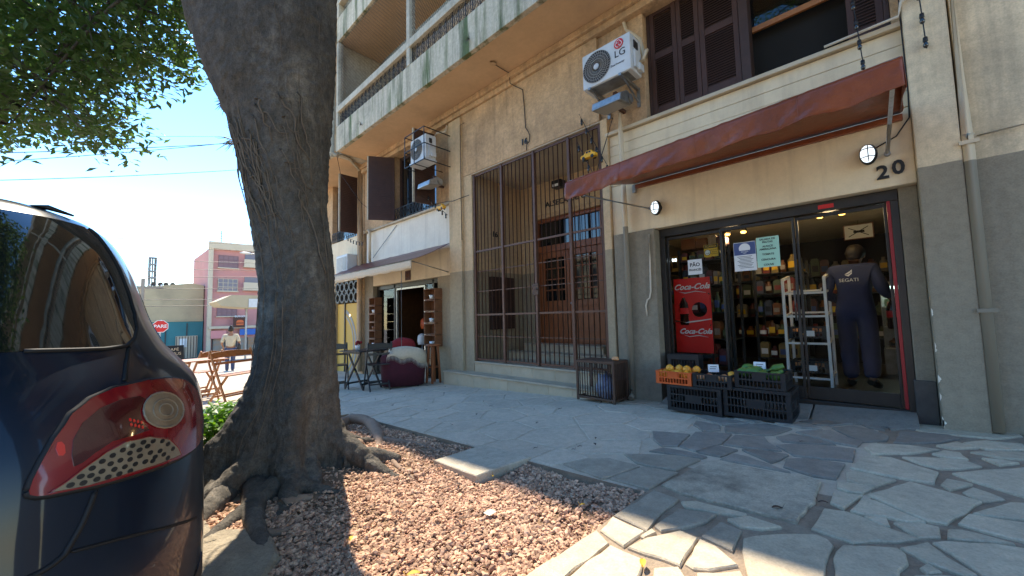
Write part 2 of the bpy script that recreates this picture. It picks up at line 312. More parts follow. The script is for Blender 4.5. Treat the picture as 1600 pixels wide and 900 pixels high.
def thing(name, label, cat, loc=(0, 0, 0), rz=0., group=None, local=False):
    """an Empty at the base of a thing; parts are modelled in world coordinates unless local"""
    o = bpy.data.objects.new(name, None); col.objects.link(o); o.location = loc; o.rotation_euler = (0, 0, rz); o.empty_display_size = .1
    o['label'] = label; o['category'] = cat
    if group: o['group'] = group
    ROOTINV[o.name] = Matrix() if local else Matrix.LocRotScale(Vector(loc), o.rotation_euler, None).inverted()
    return o
def copy_thing(root, loc, rz=0., label=None, only=None):
    c = root.copy(); col.objects.link(c); c.location = loc; c.rotation_euler = (0, 0, rz)
    if label: c['label'] = label
    def kids(a, b):
        for ch in [o for o in bpy.data.objects if o.parent == a]:
            d = ch.copy(); col.objects.link(d); d.parent = b; kids(ch, d)
    kids(root, c); return c
def text(name, body, size, loc, mat, parent=None, rot=(R(90), 0, 0), ext=.002, shear=0., align='CENTER', bold=0., sx=1., **tags):
    cu = bpy.data.curves.new(name, 'FONT'); cu.body = body; cu.size = size; cu.extrude = ext; cu.shear = shear; cu.align_x = align; cu.align_y = 'CENTER'; cu.offset = bold
    cu.resolution_u = 3; cu.space_line = .85
    o = bpy.data.objects.new('tmp_text', cu); col.objects.link(o)
    me = bpy.data.meshes.new_from_object(o.evaluated_get(bpy.context.evaluated_depsgraph_get())); me.name = name
    bpy.data.objects.remove(o); bpy.data.curves.remove(cu)
    me.materials.clear(); me.materials.append(MATS[mat])
    M_ = Matrix.LocRotScale(Vector(loc), Matrix.Rotation(rot[2], 3, 'Z')@Matrix.Rotation(rot[1], 3, 'Y')@Matrix.Rotation(rot[0], 3, 'X'), Vector((sx, 1, 1)))
    me.transform(M_); return place(name, me, parent, **tags)
def box(name, dims, mats, parent=None, bevel=0, **t): return MB().box(*dims).build(name, mats, parent, bevel, **t)
# ---- measured shapes (metres, world)
STONES = [(0,[(-0.537,1.978),(-0.511,2.034),(-0.428,2.115),(-0.307,2.202),(-0.264,2.184),(-0.245,2.135),(-0.25,2.062),(-0.243,1.87),(-0.241,1.792),(-0.429,1.638),(-0.474,1.755),(-0.514,1.868)]),
 (0,[(-0.235,2.091),(-0.217,2.157),(-0.128,2.219),(-0.051,2.262),(-0.028,2.231),(-0.019,2.152),(-0.04,2.076),(-0.048,2.001),(-0.072,1.93),(-0.212,1.815),(-0.223,1.943),(-0.235,2.025)]),
 (0,[(-0.312,2.505),(-0.229,2.531),(-0.174,2.503),(-0.073,2.441),(0.017,2.414),(-0.051,2.333),(-0.185,2.21),(-0.246,2.226),(-0.331,2.25),(-0.323,2.376)]),
 (0,[(-0.298,2.761),(-0.179,2.778),(-0.209,2.66),(-0.239,2.555),(-0.298,2.593)]),
 (0,[(-0.217,2.552),(-0.178,2.751),(-0.129,2.747),(-0.024,2.664),(0.046,2.607),(-0.025,2.562),(-0.086,2.563),(-0.169,2.541)]),
 (0,[(-0.162,2.528),(-0.086,2.554),(-0.071,2.463),(-0.11,2.464)]),
 (0,[(-0.062,2.523),(0.023,2.588),(0.082,2.578),(0.084,2.476),(0.017,2.414),(-0.016,2.456)]),
 (0,[(0.101,2.576),(0.146,2.601),(0.208,2.602),(0.292,2.577),(0.2,2.531),(0.095,2.485)]),
 (0,[(-0.159,2.821),(-0.001,3.152),(0.109,3.108),(0.252,3.021),(0.174,2.804),(0.105,2.637),(0.047,2.618),(-0.042,2.698)]),
 (0,[(-0.288,2.926),(-0.225,2.955),(-0.137,2.957),(-0.174,2.825),(-0.233,2.81),(-0.288,2.83)]),
 (0,[(-0.273,3.13),(-0.196,3.185),(-0.053,3.137),(-0.134,2.965),(-0.195,2.962),(-0.26,2.997)]),
 (0,[(-0.258,3.236),(-0.202,3.552),(-0.077,3.593),(0.126,3.416),(0.096,3.191),(-0.001,3.186),(-0.156,3.214)]),
 (0,[(-0.21,3.765),(-0.175,3.895),(0.016,3.969),(0.165,3.944),(0.011,3.745),(-0.167,3.608)]),
 (0,[(0.116,3.817),(0.182,3.941),(0.255,3.935),(0.27,3.791),(0.178,3.757)]),
 (0,[(-0.025,3.643),(0.136,3.728),(0.256,3.761),(0.321,3.666),(0.239,3.559),(0.145,3.485),(0.055,3.538)]),
 (0,[(0.121,3.193),(0.149,3.311),(0.248,3.287),(0.149,3.117)]),
 (0,[(0.179,3.436),(0.312,3.586),(0.493,3.77),(0.604,3.776),(0.51,3.255),(0.408,3.204),(0.34,3.265),(0.253,3.338)]),
 (0,[(0.192,3.126),(0.243,3.228),(0.337,3.124),(0.253,3.027)]),
 (0,[(0.199,2.835),(0.276,2.977),(0.347,3.093),(0.414,3.131),(0.492,3.093),(0.453,2.931),(0.288,2.847)]),
 (0,[(0.143,2.671),(0.188,2.811),(0.285,2.823),(0.389,2.841),(0.455,2.814),(0.416,2.609),(0.321,2.618),(0.212,2.643)]),
 (0,[(0.053,2.403),(0.092,2.44),(0.223,2.523),(0.316,2.554),(0.406,2.554),(0.355,2.279),(0.214,2.164),(0.163,2.22),(0.108,2.315)]),
 (0,[(-0.046,2.275),(0.037,2.39),(0.091,2.286),(0.156,2.201),(0.12,2.178),(0.029,2.206)]),
 (0,[(0.007,2.143),(0.028,2.193),(0.066,2.156),(0.025,2.115)]),
 (0,[(0.15,4.059),(0.262,4.229),(0.353,4.121),(0.22,4.016)]),
 (0,[(0.288,4.23),(0.412,4.366),(0.575,4.369),(0.559,4.212),(0.375,4.102)]),
 (0,[(0.3,3.989),(0.445,4.102),(0.572,4.152),(0.542,3.96),(0.424,3.928)]),
 (0,[(0.335,3.866),(0.404,3.884),(0.486,3.861),(0.4,3.742)]),
 (0,[(-0.014,2.07),(0.072,2.139),(0.154,2.179),(0.169,2.128),(-0.026,1.968)]),
 (1,[(-0.044,4.151),(-0.027,4.377),(0.086,4.417),(0.24,4.424),(0.288,4.34),(0.168,4.15),(0.017,4.023),(-0.064,3.996)]),
 (1,[(-0.438,4.254),(-0.317,4.401),(-0.188,4.342),(-0.085,4.184),(-0.099,4.029),(-0.226,3.905)]),
 (1,[(-0.289,4.545),(-0.148,4.542),(-0.107,4.36),(-0.201,4.402)]),
 (1,[(-0.12,4.56),(0.016,4.504),(-0.08,4.41)]),
 (1,[(-1.593,3.39),(-1.485,3.427),(-1.296,3.457),(-1.258,3.098),(-1.357,3.031),(-1.484,3.16)]),
 (1,[(-1.248,3.105),(-1.284,3.556),(-1.153,3.639),(-1.027,3.641),(-1.014,3.337),(-1.106,3.043)]),
 (1,[(-1.386,3.79),(-1.416,3.94),(-1.184,3.88),(-1.13,3.716),(-1.252,3.62)]),
 (1,[(-1.491,4.109),(-1.436,4.224),(-1.162,4.147),(-1.001,4.098),(-1.181,3.916)]),
 (1,[(-1.147,3.869),(-1.044,4.001),(-0.873,4.155),(-0.678,4.065),(-0.758,3.803),(-0.832,3.715),(-0.927,3.724),(-1.085,3.67)]),
 (1,[(-1.003,3.319),(-1.0,3.63),(-0.806,3.698),(-0.742,3.543),(-0.631,3.38),(-0.813,3.325)]),
 (1,[(-1.092,3.034),(-1.029,3.267),(-0.876,3.236),(-0.934,3.02)]),
 (1,[(-1.381,2.869),(-1.341,2.993),(-1.15,3.003),(-1.004,2.971),(-1.017,2.912),(-1.204,2.899)]),
 (2,[(-1.496,2.698),(-1.377,2.766),(-1.194,2.874),(-1.019,2.886),(-1.072,2.593),(-1.219,2.581),(-1.333,2.577)]),
 (1,[(-0.863,3.268),(-0.75,3.322),(-0.581,3.306),(-0.605,3.167),(-0.642,3.071)]),
 (1,[(-0.923,2.965),(-0.892,3.135),(-0.786,3.122),(-0.518,2.956),(-0.657,2.961)]),
 (1,[(-0.693,3.502),(-0.616,3.592),(-0.44,3.671),(-0.251,3.682),(-0.252,3.375),(-0.423,3.333),(-0.555,3.315)]),
 (1,[(-0.735,3.734),(-0.663,3.893),(-0.532,3.866),(-0.363,3.742),(-0.546,3.659),(-0.673,3.625)]),
 (1,[(-0.641,3.966),(-0.578,4.066),(-0.437,4.155),(-0.316,4.006),(-0.227,3.91),(-0.246,3.754),(-0.347,3.772)]),
 (1,[(-0.57,3.041),(-0.583,3.202),(-0.488,3.288),(-0.283,3.298),(-0.301,2.975),(-0.405,2.955)]),
 (1,[(-0.832,4.202),(-0.693,4.322),(-0.587,4.318),(-0.482,4.176),(-0.62,4.133)]),
 (1,[(-1.168,4.22),(-1.083,4.391),(-0.89,4.31),(-0.971,4.137)]),
 (1,[(-0.675,4.368),(-0.529,4.529),(-0.327,4.723),(-0.309,4.502),(-0.454,4.333),(-0.54,4.313)]),
 (3,[(-0.975,2.849),(-0.917,2.929),(-0.678,2.892),(-0.463,2.919),(-0.359,2.882),(-0.358,2.552),(-0.392,2.268),(-0.63,2.265),(-0.911,2.276),(-1.049,2.316)]),
 (2,[(-1.08,1.826),(-1.063,2.034),(-1.054,2.223),(-0.899,2.195),(-0.904,1.972),(-0.885,1.78)]),
 (0,[(-1.06,1.652),(-1.078,1.807),(-0.89,1.767),(-0.905,1.599)]),
 (0,[(-1.099,1.188),(-1.092,1.368),(-1.069,1.645),(-0.967,1.585),(-0.979,1.272),(-0.974,1.215),(-1.095,1.116)]),
 (0,[(-0.97,1.28),(-0.965,1.418),(-0.952,1.573),(-0.872,1.566),(-0.798,1.566),(-0.77,1.493),(-0.755,1.418),(-0.748,1.343),(-0.969,1.162)]),
 (0,[(-0.888,1.723),(-0.883,1.818),(-0.845,1.802),(-0.874,1.717)]),
 (2,[(-0.878,1.841),(-0.859,2.083),(-0.692,2.135),(-0.708,2.021),(-0.763,1.911),(-0.837,1.817)]),
 (0,[(-0.892,1.604),(-0.86,1.72),(-0.764,1.874),(-0.687,1.856),(-0.673,1.611),(-0.746,1.608)]),
 (0,[(-0.662,1.64),(-0.675,1.858),(-0.606,1.847),(-0.498,1.759),(-0.57,1.649),(-0.627,1.628)]),
 (2,[(-0.683,1.884),(-0.658,2.069),(-0.558,2.035),(-0.543,1.843)]),
 (0,[(-0.884,2.169),(-0.829,2.223),(-0.682,2.229),(-0.58,2.221),(-0.579,2.19),(-0.697,2.152),(-0.841,2.119)]),
 (0,[(-0.645,2.109),(-0.57,2.208),(-0.501,2.2),(-0.428,2.181),(-0.495,2.108),(-0.578,2.074)]),
 (0,[(-0.746,1.533),(-0.672,1.601),(-0.629,1.557),(-0.587,1.497),(-0.691,1.412)]),
 (0,[(-0.608,1.605),(-0.483,1.719),(-0.44,1.651),(-0.421,1.611),(-0.555,1.501)]),
 (2,[(-1.344,2.234),(-1.293,2.495),(-1.273,2.546),(-1.046,2.565),(-1.072,2.339),(-1.089,2.225)]),
 (2,[(-1.735,2.277),(-1.664,2.449),(-1.531,2.555),(-1.289,2.534),(-1.355,2.243),(-1.384,2.205)])]
ROOTS = [(0.075,0.03,[(-3.07,1.0,-0.13),(-2.87,0.75,-0.13),(-2.73,0.59,-0.12),(-2.62,0.45,-0.12),(-2.51,0.35,-0.11)]),(0.11,0.035,[(-3.0,1.2,-0.13),(-3.03,1.4,-0.13),(-2.99,1.59,-0.13),(-2.89,1.67,-0.13)]),(0.06,0.045,[(-4.4,1.75,-0.19),(-4.62,2.02,-0.2),(-4.28,2.09,-0.18),(-3.74,1.93,-0.16),(-3.44,1.77,-0.15),(-3.38,1.63,-0.15),(-3.56,1.6,-0.15)]),(0.03,0.012,[(-3.62,1.9,-0.16),(-3.26,1.98,-0.14),(-2.91,2.03,-0.13),(-2.66,2.07,-0.12)]),(0.07,0.03,[(-3.0,0.72,-0.13),(-2.69,0.63,-0.12),(-2.31,0.58,-0.1),(-2.22,0.57,-0.1)]),(0.045,0.015,[(-2.64,0.76,-0.12),(-2.65,0.87,-0.12),(-2.63,0.93,-0.12)]),(0.1,0.04,[(-3.98,0.76,-0.17),(-3.62,0.6,-0.16),(-3.4,0.48,-0.15)]),(0.09,0.04,[(-3.51,0.75,-0.15),(-3.06,0.56,-0.13),(-2.91,0.46,-0.13),(-2.83,0.4,-0.13)]),(0.02,0.008,[(-2.95,1.63,-0.13),(-2.65,1.56,-0.12),(-2.46,1.54,-0.11)]),(0.03,0.012,[(-2.45,0.59,-0.11),(-2.36,0.68,-0.11),(-2.39,0.78,-0.11)]),(0.06,0.03,[(-3.4,1.46,-0.15),(-3.6,1.66,-0.16),(-3.87,1.74,-0.17)])]
CLUMPS = [(-5.29,-0.87,3.96),(-5.29,-0.99,3.95),(-5.35,-0.87,3.2),(-4.93,-0.9,3.69),(-5.94,-1.03,3.87),(-6.85,0.07,3.51),(-6.26,-1.23,3.34),(-5.43,-0.44,4.19),(-5.23,0.33,3.7),(-5.9,-0.46,3.95),(-5.1,-0.54,3.94),(-4.29,0.14,4.08),(-5.6,-0.21,4.21),(-6.69,-0.61,4.48),(-6.22,-0.93,4.0),(-6.73,-0.9,3.82),(-5.14,-0.22,4.02),(-4.79,-0.84,3.06),(-4.62,0.46,4.58),(-5.53,-0.18,3.01),(-4.37,0.46,3.77),(-6.19,-1.32,4.13),(-4.78,-0.6,3.47),(-4.56,-0.79,3.59),(-5.15,-0.9,2.84),(-5.26,-1.1,3.12),(-6.43,-1.21,3.59),(-6.39,-0.69,4.48),(-4.64,0.22,3.45),(-4.35,0.26,4.01),(-6.51,-0.13,3.48),(-4.82,-0.42,3.97),(-5.71,0.5,4.56),(-5.37,-0.11,3.25),(-4.63,-0.12,4.1),(-6.32,-0.19,3.93),(-4.29,0.37,3.89),(-5.16,-1.09,2.44),(-6.46,0.44,4.35),(-5.55,-0.92,3.02),(-4.77,-0.42,3.14),(-5.85,-1.23,3.17),(-4.94,0.31,3.41),(-6.04,-0.72,3.12),(-5.29,0.21,4.73),(-5.57,-0.63,2.93),(-6.74,-1.28,3.51),(-6.47,-0.49,4.2),(-5.97,0.11,5.17),(-6.12,-0.2,3.57),(-6.7,-0.9,3.09),(-4.92,-0.2,3.49),(-5.87,0.12,4.36),(-5.77,-0.97,2.66),(-6.41,-1.42,4.53),(-5.41,0.57,4.97),(-5.56,-0.18,2.99),(-5.51,-0.04,3.5),(-6.47,-1.21,4.62),(-4.79,0.09,4.17),(-6.4,-1.12,3.07),(-5.08,-0.77,3.13),(-6.41,-0.36,3.59),(-5.55,-0.75,3.65),(-4.94,-1.02,2.39),(-5.79,-0.92,3.36),(-6.04,-0.02,4.83),(-6.27,-0.13,3.12),(-6.36,-0.15,4.64),(-6.29,-0.09,5.13),(-5.21,0.2,4.18),(-5.13,-0.25,4.41),(-5.69,0.46,5.04),(-4.92,-0.91,3.7),(-6.82,-0.89,4.12),(-5.45,0.6,4.56),(-5.09,-0.08,2.7),(-5.72,0.28,4.84),(-5.33,-1.14,3.42),(-6.56,-1.19,4.36),(-5.8,0.64,5.45),(-6.6,-0.02,3.88),(-4.84,-0.96,3.44),(-5.9,-0.5,3.63),(-6.73,-0.8,3.42),(-6.13,-0.8,4.0),(-5.54,-0.52,3.84),(-6.05,-1.17,4.43),(-4.8,0.02,3.59),(-5.09,-0.02,4.57),(-5.36,-0.62,2.7),(-6.23,-0.59,4.75),(-4.63,-0.31,3.59),(-6.04,0.49,4.89),(-5.81,-0.77,4.01),(-4.95,-0.93,2.8),(-6.08,-1.07,3.0),(-5.24,-0.37,3.39),(-5.04,-0.73,3.51),(-4.49,0.2,3.99),(-4.9,0.53,3.97),(-6.76,0.06,4.29),(-5.97,0.56,4.48),(-6.15,0.11,4.25),(-6.1,0.0,3.93),(-6.36,-0.81,3.8),(-6.09,-0.89,4.62),(-6.26,-0.59,3.36),(-6.27,-0.33,3.82),(-6.81,-0.17,3.37),(-6.3,-0.04,4.36),(-5.81,-0.35,4.34),(-6.97,-1.23,3.27),(-6.15,-0.7,3.67),(-5.26,-0.66,2.93),(-5.9,-0.41,3.06),(-6.83,-0.13,3.71),(-5.55,0.48,4.04),(-5.59,-0.09,4.85),(-5.93,0.04,2.98),(-6.0,-0.1,4.52),(-4.8,0.53,4.8),(-4.37,0.36,4.31),(-5.17,-0.21,3.65),(-6.68,-0.47,3.77),(-4.89,0.26,3.92),(-6.89,-0.27,4.09),(-5.62,-0.43,3.44),(-5.12,0.48,4.81),(-4.43,-0.17,3.8),(-4.8,-0.97,3.51),(-6.05,-1.07,2.73),(-4.31,-0.13,3.87),(-4.87,-0.01,3.15),(-6.47,-0.03,4.87),(-6.05,-0.38,4.66),(-5.64,-1.13,3.49),(-5.81,-0.81,2.79),(-6.06,-1.23,3.56),(-5.36,0.01,4.39),(-5.41,-0.42,2.9),(-6.71,-0.9,3.34),(-5.82,0.07,4.69),(-5.44,-1.0,2.58),(-5.59,-0.81,3.16),(-4.6,0.5,4.16),(-4.66,-0.15,3.32),(-6.04,0.16,4.12),(-5.45,-1.07,3.31),(-5.31,-0.4,3.52),(-5.64,-0.97,4.23),(-4.9,-0.06,3.95),(-6.25,0.33,4.75),(-5.51,0.14,3.88),(-6.39,-0.84,3.17),(-6.29,-1.11,4.43),(-4.95,0.3,4.46),(-7.02,-0.76,3.29),(-4.89,-0.1,4.4),(-5.97,-0.91,3.5),(-5.46,-0.24,4.62),(-6.45,0.73,4.9),(-5.03,-0.45,3.61),(-5.68,0.24,4.19),(-5.13,0.11,4.08),(-6.53,-1.09,4.08),(-4.77,0.25,4.28),(-5.07,0.04,3.33),(-5.71,-0.61,4.56),(-5.11,-0.6,3.04),(-5.26,0.58,5.13),(-6.06,-0.36,4.15),(-5.81,-0.17,3.83),(-5.98,0.45,5.26),(-5.03,-0.73,2.61),(-6.62,-0.88,3.47),(-6.94,-0.39,3.71),(-5.26,0.48,4.31),(-4.79,0.11,3.42),(-4.22,0.34,3.97),(-5.81,-0.45,3.65),(-6.21,-0.15,4.95),(-5.73,-0.96,3.17),(-6.49,0.24,4.47),(-5.7,-1.21,3.88),(-5.95,0.12,5.25),(-5.31,-0.33,4.18),(-5.13,-0.53,4.27),(-5.08,-0.19,2.7),(-5.16,0.0,3.54),(-6.66,-0.37,3.76),(-6.02,-1.29,3.83),(-5.09,-1.04,3.61),(-6.46,-0.98,3.46),(-6.01,0.43,3.95),(-6.23,-0.43,3.09),(-4.74,-0.91,3.15),(-5.1,-1.06,3.25),(-6.96,-0.37,3.61),(-5.25,-0.39,4.08),(-6.73,-1.27,2.92),(-6.59,-0.76,4.03),(-5.78,-0.37,3.31),(-6.22,-0.49,4.33),(-5.3,-0.14,2.85),(-5.83,-0.79,4.22),(-5.11,-1.01,2.57),(-5.5,0.22,5.01),(-6.66,0.07,3.99),(-6.25,-0.7,4.49)]
LAMP_LENS = [(0.26,0.854),(0.265,0.873),(0.281,0.905),(0.306,0.941),(0.353,0.983),(0.42,1.008),(0.505,1.021),(0.66,1.024),(0.807,1.015),(0.889,1.0),(0.941,0.971),(0.963,0.927),(0.98,0.862),(0.956,0.815),(0.86,0.805),(0.726,0.81),(0.547,0.82),(0.395,0.828),(0.295,0.837),(0.274,0.841),(0.262,0.847)]
LAMP_REVERSE = [(0.743,0.928),(0.729,0.915),(0.705,0.906),(0.675,0.901),(0.643,0.901),(0.612,0.905),(0.584,0.912),(0.563,0.922),(0.548,0.933),(0.543,0.946),(0.546,0.959),(0.558,0.971),(0.578,0.98),(0.605,0.987),(0.637,0.989),(0.669,0.987),(0.698,0.981),(0.722,0.971),(0.739,0.957),(0.747,0.942)]
LAMP_GRID = [(0.29,0.841),(0.321,0.853),(0.355,0.87),(0.408,0.89),(0.464,0.901),(0.55,0.896),(0.638,0.872),(0.686,0.841),(0.706,0.818),(0.588,0.824),(0.462,0.831),(0.367,0.833)]
LAMP_DARK = [(0.333,0.902),(0.338,0.93),(0.366,0.96),(0.42,0.983),(0.488,0.993),(0.561,0.992),(0.573,0.984),(0.535,0.959),(0.53,0.931),(0.553,0.911),(0.515,0.91),(0.429,0.909),(0.383,0.895),(0.355,0.882),(0.337,0.879)]
LAMP_SPOT = [(0.304,0.922),(0.308,0.932),(0.316,0.932),(0.321,0.924),(0.321,0.909),(0.316,0.905),(0.308,0.907)]
LAMP_HOLES = [(0.455,0.885),(0.486,0.888),(0.523,0.888),(0.561,0.883),(0.601,0.875),(0.628,0.862),(0.654,0.845),(0.426,0.88),(0.399,0.874),(0.375,0.866),(0.35,0.856),(0.447,0.865),(0.476,0.874),(0.508,0.874),(0.538,0.876),(0.42,0.864),(0.398,0.854),(0.372,0.852),(0.43,0.85),(0.46,0.848),(0.476,0.86),(0.509,0.86),(0.548,0.859),(0.589,0.854),(0.567,0.845),(0.606,0.842),(0.493,0.846),(0.528,0.843),(0.386,0.841),(0.414,0.838),(0.356,0.842),(0.33,0.845),(0.444,0.837),(0.477,0.835),(0.557,0.838),(0.626,0.829)]
GLASS_EDGE = [(0.917,1.497),(0.962,1.488),(0.953,1.447),(0.964,1.401),(0.979,1.337),(0.98,1.271),(0.953,1.206),(0.902,1.164),(0.823,1.135),(0.732,1.118),(0.603,1.115),(0.474,1.118),(0.344,1.122)]
SEAM_GATE = [(0.746,1.114),(0.693,1.091),(0.632,1.064),(0.575,1.035)]
SEAM_GATE_LOW = [(0.393,0.819),(0.382,0.793),(0.365,0.761),(0.345,0.735),(0.33,0.715),(0.308,0.706),(0.282,0.7),(0.25,0.698)]
SEAM_BUMPER = [(0.334,0.717),(0.4,0.708),(0.466,0.698),(0.569,0.678),(0.722,0.644),(0.88,0.603)]
# ---- hatchback shell: stacked plan contours (h above the road, rear set-back, front set-back, half width)
CAR_X, CAR_Y, CAR_L = -1.16, -0.575, 4.03
CAR_PROF = [(.17,.16,.20,.76),(.24,.04,.10,.86),(.40,.00,.02,.882),(.58,.00,.00,.880),(.74,.03,.05,.876),(.90,.06,.14,.870),
            (.98,.085,.34,.846),(1.04,.11,.80,.798),(1.10,.14,.98,.748),(1.18,.18,1.16,.706),(1.27,.235,1.35,.676),(1.36,.295,1.54,.646),(1.43,.345,1.70,.612),(1.475,.385,1.84,.575),(1.505,.43,2.0,.52),(1.525,.52,2.1,.42),(1.532,.80,2.2,.24)]
CAR_N = 4.6
def car_level(h):
    P = CAR_PROF
    if h <= P[0][0]: return P[0][1:]
    for i in range(len(P)-1):
        if h <= P[i+1][0]:
            u = (h-P[i][0])/(P[i+1][0]-P[i][0])
            out = []
            for k in (1,2,3):   # Catmull-Rom with clamped ends (non-uniform tangents)
                def tan(j):
                    if j <= 0 or j >= len(P)-1: return None
                    return (P[j+1][k]-P[j-1][k])/(P[j+1][0]-P[j-1][0])
                d = (P[i+1][k]-P[i][k])/(P[i+1][0]-P[i][0]); dh = P[i+1][0]-P[i][0]
                m0 = tan(i); m1 = tan(i+1)
                m0 = d if m0 is None else m0; m1 = d if m1 is None else m1
                if d == 0: m0 = m1 = 0
                else:
                    m0 = max(-3*abs(d), min(3*abs(d), m0)) if m0*d > 0 else 0
                    m1 = max(-3*abs(d), min(3*abs(d), m1)) if m1*d > 0 else 0
                a = P[i][k]; b = P[i+1][k]
                out.append((2*u**3-3*u*u+1)*a+(u**3-2*u*u+u)*dh*m0+(-2*u**3+3*u*u)*b+(u**3-u*u)*dh*m1)
            return tuple(out)
    return P[-1][1:]
def car_pt(t, h, off=0.0):      # t: plan angle, 0 = rear centre, +pi/2 = right side (+Y)
    dr, df, w = car_level(h)
    xr = CAR_X-dr; xf = CAR_X-CAR_L+df
    cx = (xr+xf)/2; a = (xr-xf)/2
    c, s = math.cos(t), math.sin(t)
    x = cx+a*math.copysign(abs(c)**(2/CAR_N), c); y = w*math.copysign(abs(s)**(2/CAR_N), s)
    if off:
        e = 1e-3
        p = car_pt(t, h); q = car_pt(t+e, h); r = car_pt(t, h+e)
        u = [q[i]-p[i] for i in range(3)]; v = [r[i]-p[i] for i in range(3)]
        n = (u[1]*v[2]-u[2]*v[1], u[2]*v[0]-u[0]*v[2], u[0]*v[1]-u[1]*v[0])
        l = math.sqrt(sum(i*i for i in n)) or 1
        return tuple(p[i]+off*n[i]/l for i in range(3))
    return (x, CAR_Y+y, h)
# ================================================================== SETTING: ground, pavement, road
def sheet(name, x0, x1, y0, y1, dz, mat, step=2.0, **t):
    mb = MB(); n = max(1, int((x1-x0)/step)); vs = []
    for i in range(n+1):
        x = x0+(x1-x0)*i/n; vs += [(x, y0, zg(x)+dz), (x, y1, zg(x)+dz)]
    mb.add(vs, [(2*i, 2*i+2, 2*i+3, 2*i+1) for i in range(n)]); return mb
BX0, BX1, BY0, BY1 = -5.05, -1.09, .44, 2.20          # planting bed
g = sheet('ground', -160, 120, -120, 160, -.32, 'road_bright', 10).build('ground', 'far_paving', kind='structure')
sheet('road', -150, 100, -9.5, .30, -.13, 'asphalt', 3).build('road', 'road_bright', kind='structure')
cs = sheet('cross', -150, -17.5, .3, 110, -.128, 'road_bright', 3).build('cross_street', 'road_bright', kind='structure')
pv = MB()
for (a, b, c, d, xb_) in ((-17.5, 8, 2.72, 5.2, -.15), (-17.5, 8, BY1, 2.72, -1.15), (-17.5, BX0, .44, BY1, 9), (BX1, 8, .44, BY1, -1.15)):
    cuts_ = sorted({a, b, *[x for x in (xb_,) if a < x < b], *[a+(b-a)*k/24 for k in range(25)]})
    for xa, xb in zip(cuts_, cuts_[1:]):
        pv.add([(xa,c,zg(xa)-.014),(xb,c,zg(xb)-.014),(xb,d,zg(xb)-.014),(xa,d,zg(xa)-.014)], [(0,1,2,3)], 0 if xa >= xb_-1e-6 else 1)
    # edge of the pavement towards the bed
for (p, q) in (((BX0,BY1),(BX1,BY1)), ((BX1,BY1),(BX1,.44)), ((BX0,.44),(BX0,BY1))):
    pv.add([(p[0],p[1],zg(p[0])-.014),(q[0],q[1],zg(q[0])-.014),(q[0],q[1],zg(q[0])-.2),(p[0],p[1],zg(p[0])-.2)], [(0,1,2,3)], 0)
sidewalk = pv.build('sidewalk', ['mortar', 'mortar_dusty', 'far_paving'], kind='structure')
ROOTINV[sidewalk.name] = Matrix()
# kerb stones along the road
xk = -17.5; kb = None
while xk < 7.5:
    ln = random.uniform(.85, 1.05); x1 = xk+ln-.012
    if not (-2.75 < xk < -1.9):
        mb = MB(); za, zb = zg(xk)-.004, zg(x1)-.004; j = random.uniform(-.006, .006)
        mb.add([(xk,.29+j,za-.2),(x1,.29+j,zb-.2),(x1,.435,zb-.2),(xk,.435,za-.2),(xk,.295+j,za),(x1,.295+j,zb),(x1,.435,zb),(xk,.435,za)], [(3,2,1,0),(4,5,6,7),(0,1,5,4),(1,2,6,5),(2,3,7,6),(3,0,4,7)])
        mb.build('kerb_stone', 'kerb_stone', sidewalk, .012)
    xk += ln
# --- flagstones
def pt_in(p, poly):
    c = False; n = len(poly)
    for i in range(n):
        x1, y1 = poly[i]; x2, y2 = poly[(i+1) % n]
        if (y1 > p[1]) != (y2 > p[1]) and p[0] < (x2-x1)*(p[1]-y1)/(y2-y1)+x1: c = not c
    return c
def area(p): return .5*sum(p[i][0]*p[(i+1) % len(p)][1]-p[(i+1) % len(p)][0]*p[i][1] for i in range(len(p)))
def flag(poly, mat, zoff=0., jit=.005, th=.03):
    if area(poly) < 0: poly = poly[::-1]
    out = []
    n = len(poly)
    for i in range(n):
        a, b = Vector(poly[i]), Vector(poly[(i+1) % n]); L = (b-a).length; k = max(1, int(L/.07))
        nv = Vector((b-a).normalized().yx); nv.x *= -1 if False else 1
        nv = Vector(((b-a).y, -(b-a).x)).normalized() if L > 0 else Vector((0, 0))
        for j in range(k):
            p = a+(b-a)*j/k
            d = noise.noise(Vector((p.x*13, p.y*13, 3)))*jit+random.uniform(-jit, jit)*.35
            out.append(p+nv*d)
    c = sum(out, Vector((0, 0)))/len(out)
    def ring(s, z): return [((p+(c-p).normalized()*s).x, (p+(c-p).normalized()*s).y, zg(p.x)+z) for p in out]
    m = len(out); mb = MB(); tz = random.uniform(-.0015, .0015)+zoff
    vs = ring(0, -th)+ring(.001, tz-.006)+ring(.007, tz)
    mb.add(vs, [(r*m+i, r*m+(i+1) % m, (r+1)*m+(i+1) % m, (r+1)*m+i) for r in range(2) for i in range(m)], 0, False)
    mb.add(ring(.007, tz), [tuple(range(m))], 0)
    return mb.build('flagstone', mat, sidewalk)
KM = ['stone_light', 'stone_dark', 'stone_mid', 'slab_concrete']
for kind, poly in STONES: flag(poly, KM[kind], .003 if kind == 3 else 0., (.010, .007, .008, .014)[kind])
tp = [p for _, p in STONES]
tp = [p if area(p) > 0 else p[::-1] for p in tp]
